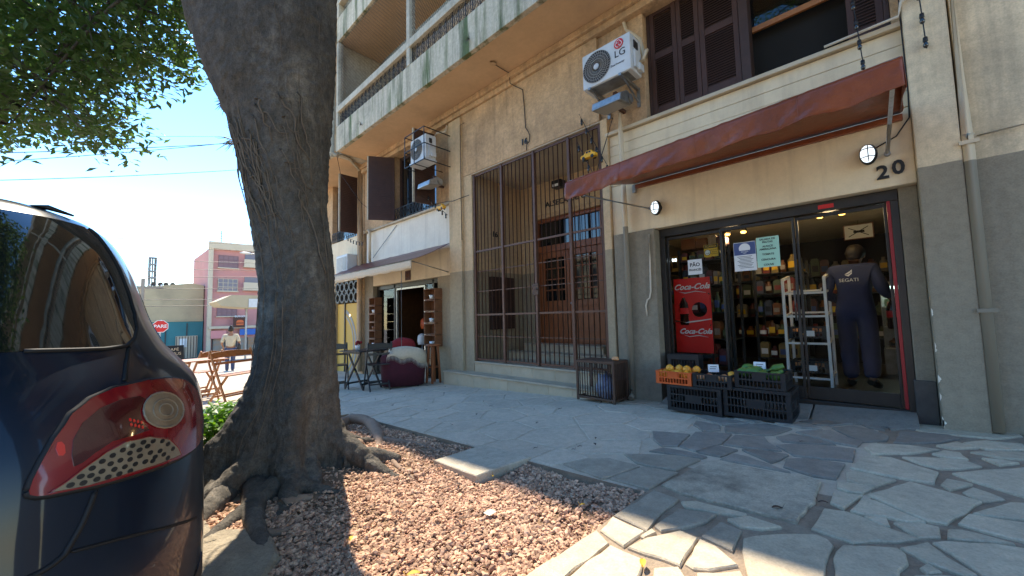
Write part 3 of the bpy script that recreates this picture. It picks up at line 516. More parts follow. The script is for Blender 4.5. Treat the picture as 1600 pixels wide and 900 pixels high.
# remaining crazy paving: irregular cells, cut back wherever a laid stone already lies
def clip(poly, q, nrm):            # keep the side where (p-q).nrm <= 0
    o = []
    for i in range(len(poly)):
        a, b = poly[i], poly[(i+1) % len(poly)]; da = (a-q).dot(nrm); db = (b-q).dot(nrm)
        if da <= 0: o.append(a)
        if (da < 0 < db) or (db < 0 < da): o.append(a+(b-a)*(da/(da-db)))
    return o
rs = random.Random(5); seeds = []
for reg, dmin, cnt in (((-9.2, 3.6, 2.22, 4.72), .40, 230), ((-1.05, 3.2, .46, 2.25), .42, 60), ((-9.2, -5.08, .46, 2.2), .45, 60)):
    tries = 0; here = 0
    while tries < 6000 and here < cnt:
        tries += 1; p = Vector((rs.uniform(reg[0], reg[1]), rs.uniform(reg[2], reg[3])))
        dm = dmin*(1.45 if p.x < -2 and rs.random() < .5 else 1)
        if all((p-s[0]).length > dm for s in seeds): seeds.append((p, reg)); here += 1
for p, reg in seeds:
    if any(pt_in(p, t) for t in tp): continue
    cell = [Vector(c) for c in ((reg[0], reg[2]), (reg[1], reg[2]), (reg[1], reg[3]), (reg[0], reg[3]))]
    for s, _ in seeds:
        d = s-p; L = d.length
        if 0 < L < 2.2: cell = clip(cell, p+d/2-d/L*.009, d/L)
        if len(cell) < 3: break
    for t in tp:
        if len(cell) < 3: break
        tc = Vector((sum(q[0] for q in t)/len(t), sum(q[1] for q in t)/len(t)))
        if (tc-p).length > 1.9: continue
        best = None
        for i in range(len(t)):
            a, b = Vector(t[i]), Vector(t[(i+1) % len(t)]); e = (b-a).normalized(); nrm = Vector((-e.y, e.x))   # inward normal of ccw polygon
            c2 = clip(cell, a-nrm*.022, nrm)
            if len(c2) >= 3:
                A = abs(area(c2))
                if best is None or A > best[0]: best = (A, c2)
        # does the cell really overlap the stone?
        over = any(pt_in(q, t) for q in cell) or any(pt_in(q, [tuple(c) for c in cell]) for q in t)
        if over: cell = best[1] if best else []
    if len(cell) < 3 or abs(area(cell)) < .015: continue
    cl = [cell[0]]
    for q in cell[1:]:
        if (q-cl[-1]).length > .03: cl.append(q)
    if len(cl) < 3: continue
    xx, yy = p
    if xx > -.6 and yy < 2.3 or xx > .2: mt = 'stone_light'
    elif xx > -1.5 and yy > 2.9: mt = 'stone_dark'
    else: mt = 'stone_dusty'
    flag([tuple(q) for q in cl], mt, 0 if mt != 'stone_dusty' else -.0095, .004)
# doorway ramp stones in front of the shop threshold
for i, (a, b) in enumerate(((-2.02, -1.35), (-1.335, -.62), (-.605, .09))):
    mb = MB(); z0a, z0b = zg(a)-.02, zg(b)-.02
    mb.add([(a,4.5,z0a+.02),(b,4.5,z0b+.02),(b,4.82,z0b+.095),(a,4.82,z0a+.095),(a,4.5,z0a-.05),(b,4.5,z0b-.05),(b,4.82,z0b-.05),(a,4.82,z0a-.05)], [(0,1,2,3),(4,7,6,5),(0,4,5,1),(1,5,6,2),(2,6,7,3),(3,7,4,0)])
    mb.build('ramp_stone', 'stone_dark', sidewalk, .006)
# stepping slab that pushes into the bed
flag([(-2.56,1.765),(-2.05,1.745),(-2.0,2.235),(-2.54,2.25)], 'slab_new', .004, .003, .07)
# broken kerb block by the car
kbk = MB(); pts = [(-2.62,.36),(-2.50,.30),(-2.18,.30),(-2.02,.37),(-1.96,.50),(-2.10,.60),(-2.34,.63),(-2.52,.58),(-2.64,.47)]
m = len(pts); up_ = []
for k, (sc_, zz) in enumerate(((1.0,-.16),(1.02,-.08),(.98,-.025),(.90,-.012))):
    up_ += [(-2.3+(x+2.3)*sc_+random.uniform(-.012,.012), .46+(y-.46)*sc_+random.uniform(-.012,.012), zg(x)+zz+random.uniform(-.008,.008)) for x, y in pts]
kbk.add(up_, [(r*m+i, r*m+(i+1) % m, (r+1)*m+(i+1) % m, (r+1)*m+i) for r in range(3) for i in range(m)]+[tuple(range(3*m, 4*m))])
kbk.build('broken_kerb_stone', 'kerb_stone', sidewalk)

# --- planting bed: soil, gravel
TX, TY = -3.33, .98
def bed_z(x, y):
    d = math.hypot(x-TX, (y-TY)*1.15)
    return zg(x)-.055+.11*math.exp(-(d/.72)**2)+.02*noise.noise(Vector((x*3, y*3, 0)))+.008*noise.noise(Vector((x*14, y*14, 2)))
nx, ny = 110, 50; vs = []; fs = []
for i in range(nx+1):
    for j in range(ny+1):
        x = BX0+(BX1-BX0)*i/nx; y = .30+(BY1-.30)*j/ny; vs.append((x, y, bed_z(x, y)))
for i in range(nx):
    for j in range(ny): a = i*(ny+1)+j; fs.append((a, a+ny+1, a+ny+2, a+1))
MB().add(vs, fs, 0, True).build('planting_bed', 'soil', kind='structure')
rp = random.Random(8); base = []
ico = bmesh.new(); bmesh.ops.create_icosphere(ico, subdivisions=1, radius=1); iv = [v.co.copy() for v in ico.verts]; ifc = [tuple(v.index for v in f.verts) for f in ico.faces]; ico.free()
shapes = []
for k in range(10):
    s = []
    cuts = [(Vector((rp.gauss(0,1), rp.gauss(0,1), rp.gauss(0,1))).normalized(), rp.uniform(.45,.8)) for _ in range(5)]
    for v in iv:
        w = v.copy()
        for n_, d_ in cuts:
            e = w.dot(n_)-d_
            if e > 0: w -= n_*e
        s.append(w)
    shapes.append(s)
gv = []; gf = []
def pebble(x, y, z, r):
    q = Matrix.Rotation(rp.uniform(0, 6.28), 3, 'Z')@Matrix.Rotation(rp.uniform(-.7, .7), 3, 'X')@Matrix.Rotation(rp.uniform(-.7, .7), 3, 'Y')
    sx, sy, sz = r*rp.uniform(.9, 1.7), r*rp.uniform(.7, 1.1), r*rp.uniform(.35, .75); o = len(gv)
    for w in rp.choice(shapes):
        v = q@Vector((w.x*sx, w.y*sy, w.z*sz)); gv.append((x+v.x, y+v.y, z+v.z))
    gf.extend([tuple(i+o for i in f) for f in ifc])
cnt = 0
while cnt < 25000:
    x = rp.uniform(-4.95, BX1-.01); y = rp.uniform(.42, BY1-.012)
    d = math.hypot(x-TX, (y-TY)*1.1)
    if -2.58 < x < -2.0 and y > 1.75: continue
    u = (x+3.3)+.25*noise.noise(Vector((x*2, y*2, 9)))
    dens = 1.0 if x > -2.75 else (.95 if y > 2.02 else (.10+.75*max(0, min(1, (x+3.2)/.5)) if y < 1.35 else .14))
    if y > 1.5 and x < -2.5: dens = .9 if y > 2.0 else .20
    if d < .72: dens *= .25
    dens *= min(1., .42+2.2*max(0, .32+noise.noise(Vector((x*2.6, y*2.6, 5)))))
    if rp.random() > dens: continue
    r = rp.choice((.005, .006, .007, .008, .009, .009, .010, .011, .012, .014, .018)); pebble(x, y, bed_z(x, y)+r*.3+rp.random()*.012, r); cnt += 1
me = bpy.data.meshes.new('gravel'); me.from_pydata(gv, [], gf); me.materials.append(MATS['pebble']); me.update()
place('gravel', me, label='pinkish brown crushed gravel filling the tree bed', cat='gravel', kind='stuff')
# fallen leaves and litter
def leaf(name, x, y, r, mat, label, cat='leaf', rz=0., z=None, grp=None):
    z0 = (bed_z(x, y)+.032) if z is None else z; mb = MB(); N = 8; vs = []
    for i in range(N+1):
        t = i/N; w = r*.45*math.sin(math.pi*min(1, t*.93+.05))**.8; px = (t-.5)*2*r; c = .25*r*math.sin(t*3)
        for s_, k in ((-1, .18), (0, 0), (1, .18)): vs.append((px, s_*w, k*r+c))
    mb.add(vs, [(i*3+j, i*3+j+3, i*3+j+4, i*3+j+1) for i in range(N) for j in range(2)], 0, True)
    mb.tube([(-r, 0, .0), (-r*1.5, .02*r, .02)], .0012, 4)
    o = mb.build(name, mat, label=label, cat=cat, group=grp); o.location = (x, y, z0); o.rotation_euler = (0, 0, rz); return o
leaf('fallen_leaf', -1.72, .66, .030, 'leaf_teal', 'teal blue leaf on the gravel inside the tree trunk shadow', rz=.3)
leaf('fallen_leaf', -1.50, .93, .028, 'leaf_yellow', 'yellow leaf on sunlit gravel just beyond the trunk shadow', rz=1.0)
leaf('fallen_leaf', -.78, 1.52, .028, 'leaf_yellow', 'curled pale yellow leaf in a joint between sunlit flagstones', rz=2.0, z=zg(-.78)+.006)
leaf('fallen_leaf', -1.98, .88, .022, 'leaf_yellow', 'small dull yellow leaf on shaded gravel near the roots', rz=2.5)
mb = MB(); mb.add([(-.03,-.02,0),(.025,-.026,.004),(.034,.018,.014),(-.02,.024,.008),(.0,.0,.022)], [(0,1,4),(1,2,4),(2,3,4),(3,0,4)])
o = mb.build('crumpled_paper', 'litter_white', label='scrap of crumpled white paper on sunlit gravel', cat='litter'); o.location = (-1.62, 1.47, bed_z(-1.62, 1.47)+.03)
rl = random.Random(2)
for i in range(14):
    x = rl.uniform(-2.7,-1.2); y = rl.uniform(.6,2.0)
    leaf('dry_leaf', x, y, rl.uniform(.012,.022), rl.choice(['frame_wood','crate_wood','leaf_yellow']), 'small dry brown leaf lying on the gravel', rz=rl.uniform(0,6), grp='dry leaves on the gravel')
for i in range(7):
    x = rl.uniform(-2.9,-1.4); y = rl.uniform(.7,2.0); a = rl.uniform(0,3); q = [(x+.06*k*math.cos(a)*.6, y+.06*k*math.sin(a)*.6+.006*math.sin(k*2), bed_z(x,y)+.03+.003*k) for k in range(5)]
    MB().tube(q, [.004,.004,.003,.003,.002], 5).build('fallen_twig', 'root_bark', label='thin brown twig lying on the gravel', cat='twig', group='twigs on the gravel')
specks = []
for i in range(26):
    x = rl.uniform(-6.5, -.3); y = rl.uniform(2.35, 4.3)
    o = leaf('dry_leaf', x, y, rl.uniform(.014, .024), 'frame_wood', 'tiny dark dry leaf lying on the pale pavement', rz=rl.uniform(0, 6), z=zg(x)+.004, grp='dry leaves scattered on the pavement')
# ================================================================== THE APARTMENT BUILDING
bld = thing('apartment_building', 'tan plastered apartment building with shops at street level and concrete balconies above', 'building', (-5, 4.65, zg(-5)))
YF = 4.65
def bx(name, *d, mat='plaster_tan', bevel=0, parent=None, **t): return box(name, d, mat, parent or bld, bevel, **t)
# right end
bx('wall', .49, 6.0, 4.68, 5.05, -.3, 5.03, mat='wall_two_tone', bevel=.004)
bx('pilaster', .22, .47, 4.60, 5.10, -.3, 5.03, mat='wall_two_tone', bevel=.008)
bx('door_jamb', .10, .218, 4.79, 5.08, -.2, 2.0, mat='paint_grey', bevel=.006)
bx('jamb_plinth', .085, .216, 4.765, 5.0, -.2, .34, mat='grey_dark_metal', bevel=.006)
mb = MB(); mb.tube([(.505,4.615,5.0),(.505,4.615,2.2),(.50,4.615,.02)], .034, 14); mb.cyl((.505,4.615,2.20),(.505,4.615,2.28),.040,14)
mb.build('drain_pipe', 'pipe_two_tone', bld)
mb = MB()
for z in (3.6, 2.2, .9): mb.box(.455,.56,4.575,4.60,z,z+.03)
mb.build('pipe_clamp', 'pipe_two_tone', bld)
MB().tube([(.56,4.665,2.27),(1.2,4.665,2.30),(2.5,4.668,2.31),(5,4.668,2.33)], .006, 6).build('wall_cable', 'cable_white', bld)
# shop lintel: smooth band below, boards above, ledge
bx('lintel', -2.62, .218, 4.70, 5.05, 2.0, 2.66, mat='band_cream', bevel=.006)
for i in range(5):
    z = 2.664+i*.138; bx('board', -2.62, .217, 4.695+.002*(i % 2), 4.9, z, z+.1345, mat='band_cream', bevel=.003)
bx('ledge', -2.66, .219, 4.645, 4.95, 3.358, 3.405, mat='pipe_paint', bevel=.008)
bx('door_jamb', -2.60, -2.05, 4.665, 5.05, -.35, 1.998, mat='paint_grey', bevel=.008)
bx('pilaster', -2.735, -2.625, 4.655, 6.1, -.35, 3.62, mat='wall_two_tone_low', bevel=.006)
mb = MB(); mb.tube([(-2.41,4.62,3.86),(-2.41,4.62,3.3),(-2.40,4.62,1.95),(-2.40,4.615,-.07)], .033, 14); mb.build('drain_pipe', 'pipe_two_tone', bld)
MB().tube([(-2.40,4.615,.02),(-2.40,4.60,-.06),(-2.40,4.56,-.09)], .036, 12).build('pipe_foot', 'paint_grey', bld)
# white hook-shaped conduit on the jamb
MB().tube([(-2.11,4.655,1.93),(-2.11,4.65,1.6),(-2.12,4.65,1.22),(-2.14,4.65,1.14),(-2.17,4.65,1.12),(-2.19,4.65,1.05),(-2.18,4.65,.92)], .010, 8).build('conduit', 'cable_white', bld)
# mezzanine wall over the shop with its window
bx('wall', -2.735, -2.08, 4.70, 5.05, 3.41, 5.03, mat='plaster_tan', bevel=.006)
bx('wall', -2.078, .21, 4.72, 5.05, 4.93, 5.03, mat='plaster_tan')
bx('wall', .16, .215, 4.72, 5.05, 3.41, 4.93, mat='plaster_tan')
def louvre_leaf(parent, x0, x1, z0, z1, y, split=.5, mat='shutter_wood', th=.035):
    lf = MB(); fw = min(.055, (x1-x0)*.2); zs = [z0+.09, z0+(z1-z0)*split-.04, z0+(z1-z0)*split+.04, z1-.07]
    lf.box(x0, x0+fw, y, y+th, z0, z1); lf.box(x1-fw, x1, y, y+th, z0, z1)
    lf.box(x0+fw, x1-fw, y+.003, y+th-.003, z0, zs[0]); lf.box(x0+fw, x1-fw, y+.003, y+th-.003, zs[1], zs[2]); lf.box(x0+fw, x1-fw, y+.003, y+th-.003, zs[3], z1)
    o = lf.build('shutter_leaf', mat, parent, .003)
    s = MB()
    for a, b in ((zs[0], zs[1]), (zs[2], zs[3])):
        n = int((b-a)/.030)
        for i in range(n):
            z = a+(i+.5)*(b-a)/n
            s.add([(x0+fw-.004,y+.004,z-.012),(x1-fw+.004,y+.004,z-.012),(x1-fw+.004,y+.028,z+.014),(x0+fw-.004,y+.028,z+.014),
                   (x0+fw-.004,y+.004,z-.006),(x1-fw+.004,y+.004,z-.006),(x1-fw+.004,y+.028,z+.020),(x0+fw-.004,y+.028,z+.020)], [(3,2,1,0),(4,5,6,7),(0,1,5,4),(2,3,7,6),(1,2,6,5),(3,0,4,7)])
    s.build('slats', mat, o, kind='stuff')
    return o
w = bx('window', -2.07, .155, 4.93, 5.0, 3.41, 3.47, mat='frame_wood')
mb = MB(); mb.box(-2.076,-2.04,4.80,4.95,3.47,4.93); mb.box(-1.02,-.93,4.79,4.95,3.47,4.93); mb.box(.12,.158,4.80,4.95,3.47,4.93); mb.box(-2.04,.12,4.80,4.95,4.87,4.93); mb.build('window_frame', 'frame_wood', w, .004)
for a, b in ((-2.035, -1.70), (-1.695, -1.44), (-1.435, -1.025)): louvre_leaf(w, a, b, 3.475, 4.865, 4.80, .55)
louvre_leaf(w, -.13, .118, 3.475, 4.865, 4.82, .55)
MB().box(-.925,-.135,4.945,4.95,4.12,4.865).build('window_pane', 'glass_pane', w)
mb = MB(); mb.box(-.925,-.135,4.93,4.965,4.06,4.12); mb.build('window_rail', 'honey_wood', w, .003)
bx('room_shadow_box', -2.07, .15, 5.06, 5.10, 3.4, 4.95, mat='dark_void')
# entry recess
bx('pilaster', -6.09, -5.72, 4.60, 5.0, -.6, 4.80, mat='wall_two_tone_low', bevel=.008)
bx('wall', -5.718, -5.47, 4.655, 6.1, -.6, 3.62, mat='wall_two_tone_low', bevel=.006)
bx('wall', -5.98, -2.738, YF, 5.0, 3.624, 4.83, mat='plaster_tan')
bx('recess_ceiling', -5.468, -2.737, 4.95, 6.1, 3.60, 3.70, mat='inner_plaster')
bx('recess_soffit', -5.468, -2.737, 4.66, 4.948, 3.60, 3.622, mat='inner_plaster')
bx('back_wall', -5.468, -5.11, 6.0, 6.2, .15, 3.6, mat='wall_two_tone_low')
bx('back_wall', -3.52, -2.737, 6.0, 6.2, .15, 3.6, mat='wall_two_tone_low')
bx('back_wall', -5.108, -3.522, 6.0, 6.2, 2.90, 3.6, mat='wall_two_tone_low')
bx('door_cornice', -5.14, -3.49, 5.93, 6.0, 2.86, 2.95, mat='plaster_tan', bevel=.01)
text('door_lettering', 'ALSECA DE G', .155, (-4.33, 5.985, 3.13), 'number_metal', bld, ext=.006)
# steps, clad in tiles
def steps(z0, z1, y0, y1, x0, x1, tw=.42):
    st = bx('step', x0, x1, y0+.012, y1, z0, z1-.03, mat='step_stone')
    n = max(1, round((x1-x0)/tw)); w_ = (x1-x0)/n
    for i in range(n): bx('tile', x0+i*w_+.002, x0+(i+1)*w_-.002, y0, y0+.0115, z0, z1-.032, mat='step_tile', parent=st)
    m_ = max(1, n//2); w2 = (x1-x0)/m_
    for i in range(m_): bx('tread', x0-.01+i*w2+.0015, x0-.01+(i+1)*w2-.0015, y0-.02, y1, z1-.03, z1, mat='step_stone', bevel=.006, parent=st)
    return st
steps(-.5, -.01, 4.42, 4.80, -6.06, -2.76); steps(-.02, .175, 4.66, 5.5, -5.46, -2.745)
steps(.17, .30, 5.40, 5.75, -5.46, -2.745, .5); steps(.29, .43, 5.70, 6.3, -5.2, -3.45, .5)
# inner door
dr = bx('entry_door', -5.10, -3.53, 6.05, 6.09, .43, .48, mat='door_wood')
mb = MB(); mb.box(-5.106,-5.02,6.01,6.12,.43,2.895); mb.box(-3.61,-3.524,6.01,6.12,.43,2.895); mb.box(-5.02,-3.61,6.01,6.12,2.80,2.895); mb.box(-5.02,-3.61,6.015,6.12,2.20,2.33); mb.build('door_frame', 'door_wood', dr, .006)
for x0, x1 in ((-5.015, -4.32), (-4.31, -3.615)):
    lf = MB(); lf.box(x0,x0+.11,6.04,6.085,.45,2.195); lf.box(x1-.11,x1,6.04,6.085,.45,2.195); lf.box(x0+.11,x1-.11,6.04,6.085,.45,.68); lf.box(x0+.11,x1-.11,6.04,6.085,1.12,1.24); lf.box(x0+.11,x1-.11,6.04,6.085,2.08,2.195)
    lf.box(x0+.11,x1-.11,6.055,6.075,.68,1.12); lf.box(x0+.2,x1-.2,6.043,6.056,.75,1.05)
    for k in (1, 2): lf.box(x0+.11+k*(x1-x0-.22)/3-.012,x0+.11+k*(x1-x0-.22)/3+.012,6.05,6.08,1.24,2.08)
    for k in (1, 2, 3): lf.box(x0+.11,x1-.11,6.051,6.079,1.24+k*.21-.012,1.24+k*.21+.012)
    o = lf.build('door_leaf', 'door_wood', dr, .004)
    for k in range(3):
        for q in range(4):
            a = x0+.11+k*(x1-x0-.22)/3+.013; b = x0+.11+(k+1)*(x1-x0-.22)/3-.013
            MB().box(a,b,6.062,6.066,1.253+q*.21,1.24+(q+1)*.21-.013).build('door_pane', 'car_glass', o)
mb = MB(); mb.lathe([(.0,-.05),(.022,-.045),(.024,-.03),(.010,-.02),(.012,0)], (-4.27,6.04,1.18), 10, 0, 'y'); mb.build('door_handle', 'steel_rod', dr)
for i in range(3): MB().box(-5.01+i*.465,-5.01+i*.465+.445,6.06,6.07,2.335,2.795).build('transom_pane', 'car_glass', dr)
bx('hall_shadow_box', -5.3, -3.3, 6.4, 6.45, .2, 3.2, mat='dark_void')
mc = bx('meter_cabinet', -5.466, -5.40, 5.05, 5.68, .72, 1.72, mat='frame_wood', bevel=.008)
mb = MB(); mb.box(-5.402,-5.39,5.09,5.355,.76,1.68); mb.box(-5.402,-5.39,5.375,5.64,.76,1.68); mb.build('cabinet_door', 'frame_wood', mc, .004)
text('number', '16', .155, (-5.455, 5.22, 2.55), 'number_metal', bld, rot=(R(90), 0, R(90)), ext=.006)
ic = bx('intercom', -2.80, -2.742, 5.3, 5.42, 1.55, 1.85, mat='number_metal', bevel=.006)
MB().box(-2.81,-2.801,5.32,5.40,1.60,1.66).build('intercom_keypad', 'cable_white', ic)
MB().box(-3.44,-3.34,5.985,5.998,1.72,2.02).build('door_notice', 'sign_yellow', bld)
fl = MB(); fl.box(-4.5,-4.28,5.80,5.97,3.36,3.5); fl.build('floodlight', 'number_metal', bld, .015); MB().box(-4.46,-4.32,5.79,5.80,3.375,3.42).build('floodlight_lens', 'ink_white', bld)
text('number', '16', .145, (-4.12, 4.64, 3.78), 'number_metal', bld, ext=.008)
text('number', '2', .165, (.015, 4.69, 2.13), 'number_metal', bld, ext=.008, bold=.004); text('number', '0', .165, (.115, 4.69, 2.15), 'number_metal', bld, ext=.008, bold=.004)
MB().tube([(-4.35,4.19,5.015),(-4.345,4.4,5.012),(-4.34,4.56,5.01),(-4.33,4.56,4.83),(-4.32,4.63,4.82),(-4.12,4.635,4.66),(-4.09,4.635,4.3),(-4.08,4.635,4.0),(-4.03,4.632,3.93),(-3.99,4.63,3.84),(-4.0,4.63,3.75),(-4.07,4.63,3.70),(-4.07,4.64,3.62)], .007, 6).build('wall_cable', 'cable_black', bld)
MB().cyl((-4.35,4.19,5.0),(-4.35,4.19,5.028),.05,14).build('ceiling_box', 'plaster_tan', bld)
# cornice and soffit
mb = MB(); mb.box(-9.9,.9,4.60,4.9,4.835,4.93); mb.box(-9.9,.9,4.55,4.9,4.93,5.028); mb.build('cornice', 'plaster_tan', bld, .012)
# cafe bay
bx('lintel', -9.40, -6.092, 4.70, 5.0, 1.80, 2.35, mat='band_cream', bevel=.006)
bx('wall_band', -9.75, -6.092, 4.695, 5.0, 2.352, 3.20, mat='band_white', bevel=.006)
bx('ledge', -9.80, -6.092, 4.63, 4.95, 3.202, 3.245, mat='concrete_plain', bevel=.006)
bx('wall', -6.63, -6.092, 4.70, 5.1, -.6, 1.798, mat='wall_two_tone_low', bevel=.006)
bx('wall', -9.86, -9.40, 4.70, 5.1, -.7, 2.348, mat='paint_grey', bevel=.006)
bx('wall', -9.86, -8.34, 4.69, 5.05, 3.25, 4.83, mat='plaster_tan')
bx('wall', -6.63, -6.092, 4.69, 5.05, 3.25, 4.83, mat='plaster_tan')
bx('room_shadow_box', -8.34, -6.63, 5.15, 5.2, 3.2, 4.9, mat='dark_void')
w = bx('window', -8.34, -6.63, 4.86, 4.93, 3.25, 3.30, mat='frame_wood')
mb = MB(); mb.box(-8.34,-8.27,4.84,4.92,3.3,4.83); mb.box(-6.70,-6.63,4.84,4.92,3.3,4.83); mb.box(-7.52,-7.45,4.85,4.91,3.3,4.83); mb.box(-8.27,-6.70,4.85,4.91,4.76,4.83); mb.build('window_frame', 'frame_wood', w, .004)
for a, b in ((-8.265, -7.525), (-7.445, -6.705)): MB().box(a,b,4.875,4.885,3.305,4.755).build('window_pane', 'car_glass', w)
def open_leaf(parent, hx, fx, fy, z0, z1):
    a = Vector((hx, 4.68, 0)); b = Vector((fx, fy, 0)); mb = MB(); d = (b-a); n = Vector((d.y, -d.x, 0)).normalized()*.03
    mb.add([(*a.xy,z0),(*b.xy,z0),(*(b+n).xy,z0),(*(a+n).xy,z0),(*a.xy,z1),(*b.xy,z1),(*(b+n).xy,z1),(*(a+n).xy,z1)], [(3,2,1,0),(4,5,6,7),(0,1,5,4),(1,2,6,5),(2,3,7,6),(3,0,4,7)])
    o = mb.build('shutter_leaf', 'shutter_wood', parent, .004); s = MB()
    N = int((z1-z0-.2)/.045)
    for i in range(N):
        z = z0+.1+(i+.5)*(z1-z0-.2)/N; s.bar(a+d*.12-n*.15+Vector((0,0,z)), a+d*.88-n*.15+Vector((0,0,z)), .008, .03); s.bar(a+d*.12+n*1.15+Vector((0,0,z)), a+d*.88+n*1.15+Vector((0,0,z)), .008, .03)
    s.build('slats', 'shutter_wood', o, kind='stuff'); MB().bar(b+n*.5+Vector((0,0,z0)),b+n*.5+Vector((0,0,z1)),.036).build('leaf_edge','concrete_plain',o)
open_leaf(w, -8.30, -8.62, 4.18, 3.28, 4.80); open_leaf(w, -6.66, -6.70, 4.20, 3.28, 4.80)
def window_rail(parent, x0, x1, z0=3.28, z1=3.52, y=4.66):
    mb = MB(); mb.bar((x0,y,z1),(x1,y,z1),.015); mb.bar((x0,y,z0),(x1,y,z0),.012); n = int((x1-x0)/.12)
    for i in range(n+1):
        x = x0+(x1-x0)*i/n; mb.bar((x,y,z0),(x,y,z1),.010)
        if i < n: mb.bar((x,y,z0),(x+(x1-x0)/n,y,z1),.007); mb.bar((x,y,z1),(x+(x1-x0)/n,y,z0),.007)
    mb.build('window_railing', 'cable_black', parent)
window_rail(w, -8.25, -6.7)
# pipes at the joint of the two bays
mb = MB(); mb.tube([(-9.95,4.60,4.9),(-9.93,4.60,3.3),(-9.92,4.60,1.0),(-9.92,4.60,-.35)], .05, 12); mb.build('drain_pipe', 'pipe_tan', bld)
mb = MB(); mb.tube([(-9.45,3.80,5.0),(-9.5,4.1,4.99),(-9.9,4.5,4.97),(-9.95,4.60,4.9)], .035, 10); mb.build('drain_pipe', 'concrete_plain', bld)
mb = MB(); mb.tube([(-9.55,3.72,10.3),(-9.55,3.72,5.05),(-9.50,3.76,4.97),(-9.45,3.82,4.97)], .045, 12); mb.build('drain_pipe', 'concrete_plain', bld)
mb = MB(); mb.tube([(-9.62,4.58,3.22),(-9.40,4.58,3.22),(-9.34,4.58,3.14),(-9.34,4.58,2.4)], .035, 10); mb.build('drain_pipe', 'pipe_paint', bld)
# left bay
bx('pilaster', -10.24, -9.865, 4.66, 5.05, -.8, 4.83, mat='plaster_tan', bevel=.006)
bx('wall', -14.2, -10.245, 4.70, 5.05, 2.06, 3.25, mat='band_cream')
bx('wall', -14.2, -11.75, 4.70, 5.05, -1.0, 2.055, mat='wall_two_tone_low')
bx('wall', -14.2, -12.0, 4.70, 5.05, 3.255, 5.03, mat='plaster_tan')
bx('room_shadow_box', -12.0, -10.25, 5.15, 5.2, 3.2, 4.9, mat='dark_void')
w2 = bx('window', -11.99, -10.25, 4.86, 4.93, 3.255, 3.30, mat='frame_wood')
mb = MB(); mb.box(-11.99,-11.92,4.84,4.92,3.3,4.83); mb.box(-10.32,-10.25,4.84,4.92,3.3,4.83); mb.box(-11.92,-10.32,4.85,4.91,4.76,4.83); mb.build('window_frame', 'frame_wood', w2, .004)
MB().box(-11.92,-10.32,4.875,4.885,3.305,4.755).build('window_pane', 'car_glass', w2)
open_leaf(w2, -10.24, -10.22, 4.18, 3.28, 4.82); window_rail(w2, -11.9, -10.3)
bx('vent_recess', -11.75, -10.25, 4.95, 5.0, 1.44, 2.05, mat='dark_void')
for i in range(5):
    for j in range(2):
        cx, cz = -11.60+i*.30, 1.60+j*.30; blk = MB(); o8 = [(cx+.135*math.cos(R(22.5+45*k)), cz+.135*math.sin(R(22.5+45*k))) for k in range(8)]; sq = [(cx+a*.148, cz+b*.148) for a, b in ((1,.41),(.41,1),(-.41,1),(-1,.41),(-1,-.41),(-.41,-1),(.41,-1),(1,-.41))]
        i8 = [(cx+.105*math.cos(R(22.5+45*k)), cz+.105*math.sin(R(22.5+45*k))) for k in range(8)]
        for k in range(8):
            q = (k+1) % 8; A, B_, C_, D = i8[k], i8[q], sq[q], sq[k]
            blk.add([(A[0],4.71,A[1]),(B_[0],4.71,B_[1]),(C_[0],4.71,C_[1]),(D[0],4.71,D[1]),(A[0],4.82,A[1]),(B_[0],4.82,B_[1]),(C_[0],4.82,C_[1]),(D[0],4.82,D[1])], [(0,1,2,3),(7,6,5,4),(0,4,5,1),(2,6,7,3)])
        blk.build('vent_block', 'grey_dark_metal', bld)
mural = bx('painted_gate', -11.75, -10.27, 4.78, 4.83, -.9, 1.43, mat='mural_yellow')
def arc_strip(cx, cz, r0, r1, a0, a1, y, name, mat, parent, n=28):
    mb = MB(); vs = []
    for i in range(n+1):
        a = R(a0+(a1-a0)*i/n)
        for r_ in (r0, r1):
            for yy in (y, y+.006): vs.append((cx+r_*math.cos(a), yy, cz+r_*math.sin(a)))
    mb.add(vs, [f for i in range(n) for f in ((i*4, i*4+2, i*4+6, i*4+4), (i*4, i*4+4, i*4+5, i*4+1), (i*4+2, i*4+3, i*4+7, i*4+6))]); return mb.build(name, mat, parent)
arc_strip(-11.5, .30, .92, 1.02, -60, 70, 4.772, 'mural_ring', 'mural_grey', mural); arc_strip(-11.5, .30, .80, .86, -60, 70, 4.772, 'mural_ring', 'mural_grey', mural)
MB().cyl((-10.9,4.775,1.1),(-10.9,4.765,1.1),.035,12).build('gate_lamp', 'bulb_warm', mural)
mb = MB(); mb.bar((-11.2,4.76,-.8),(-11.2,4.76,2.06),.035); mb.build('gate_post', 'grey_dark_metal', mural)
# cafe front: doorway, glass, dark room behind
sf = thing('glazed_shopfront', 'dark framed glass front of the cafe under the wine awning', 'shopfront', (-8.0, 4.85, zg(-8)))
zb = -.32
mb = MB(); mb.box(-9.395,-9.33,4.80,4.90,zb,1.795); mb.box(-8.56,-8.48,4.80,4.90,zb,1.795); mb.box(-6.96,-6.90,4.80,4.90,zb,1.795); mb.box(-9.33,-6.63,4.80,4.90,1.70,1.795); mb.box(-9.33,-8.56,4.81,4.89,zb,-.1); mb.build('frame', 'frame_dark', sf, .005)
mb = MB(); mb.box(-8.475,-8.44,4.815,4.865,zb,1.69); mb.box(-7.30,-7.26,4.815,4.865,zb,1.69); mb.box(-8.44,-7.30,4.815,4.865,1.645,1.69); mb.build('door_frame', 'steel_rod', sf, .003)
MB().box(-9.33,-8.56,4.85,4.856,-.1,1.70).build('pane', 'glass_pane', sf); MB().box(-7.255,-6.965,4.85,4.856,zb+.05,1.70).build('pane', 'glass_pane', sf)
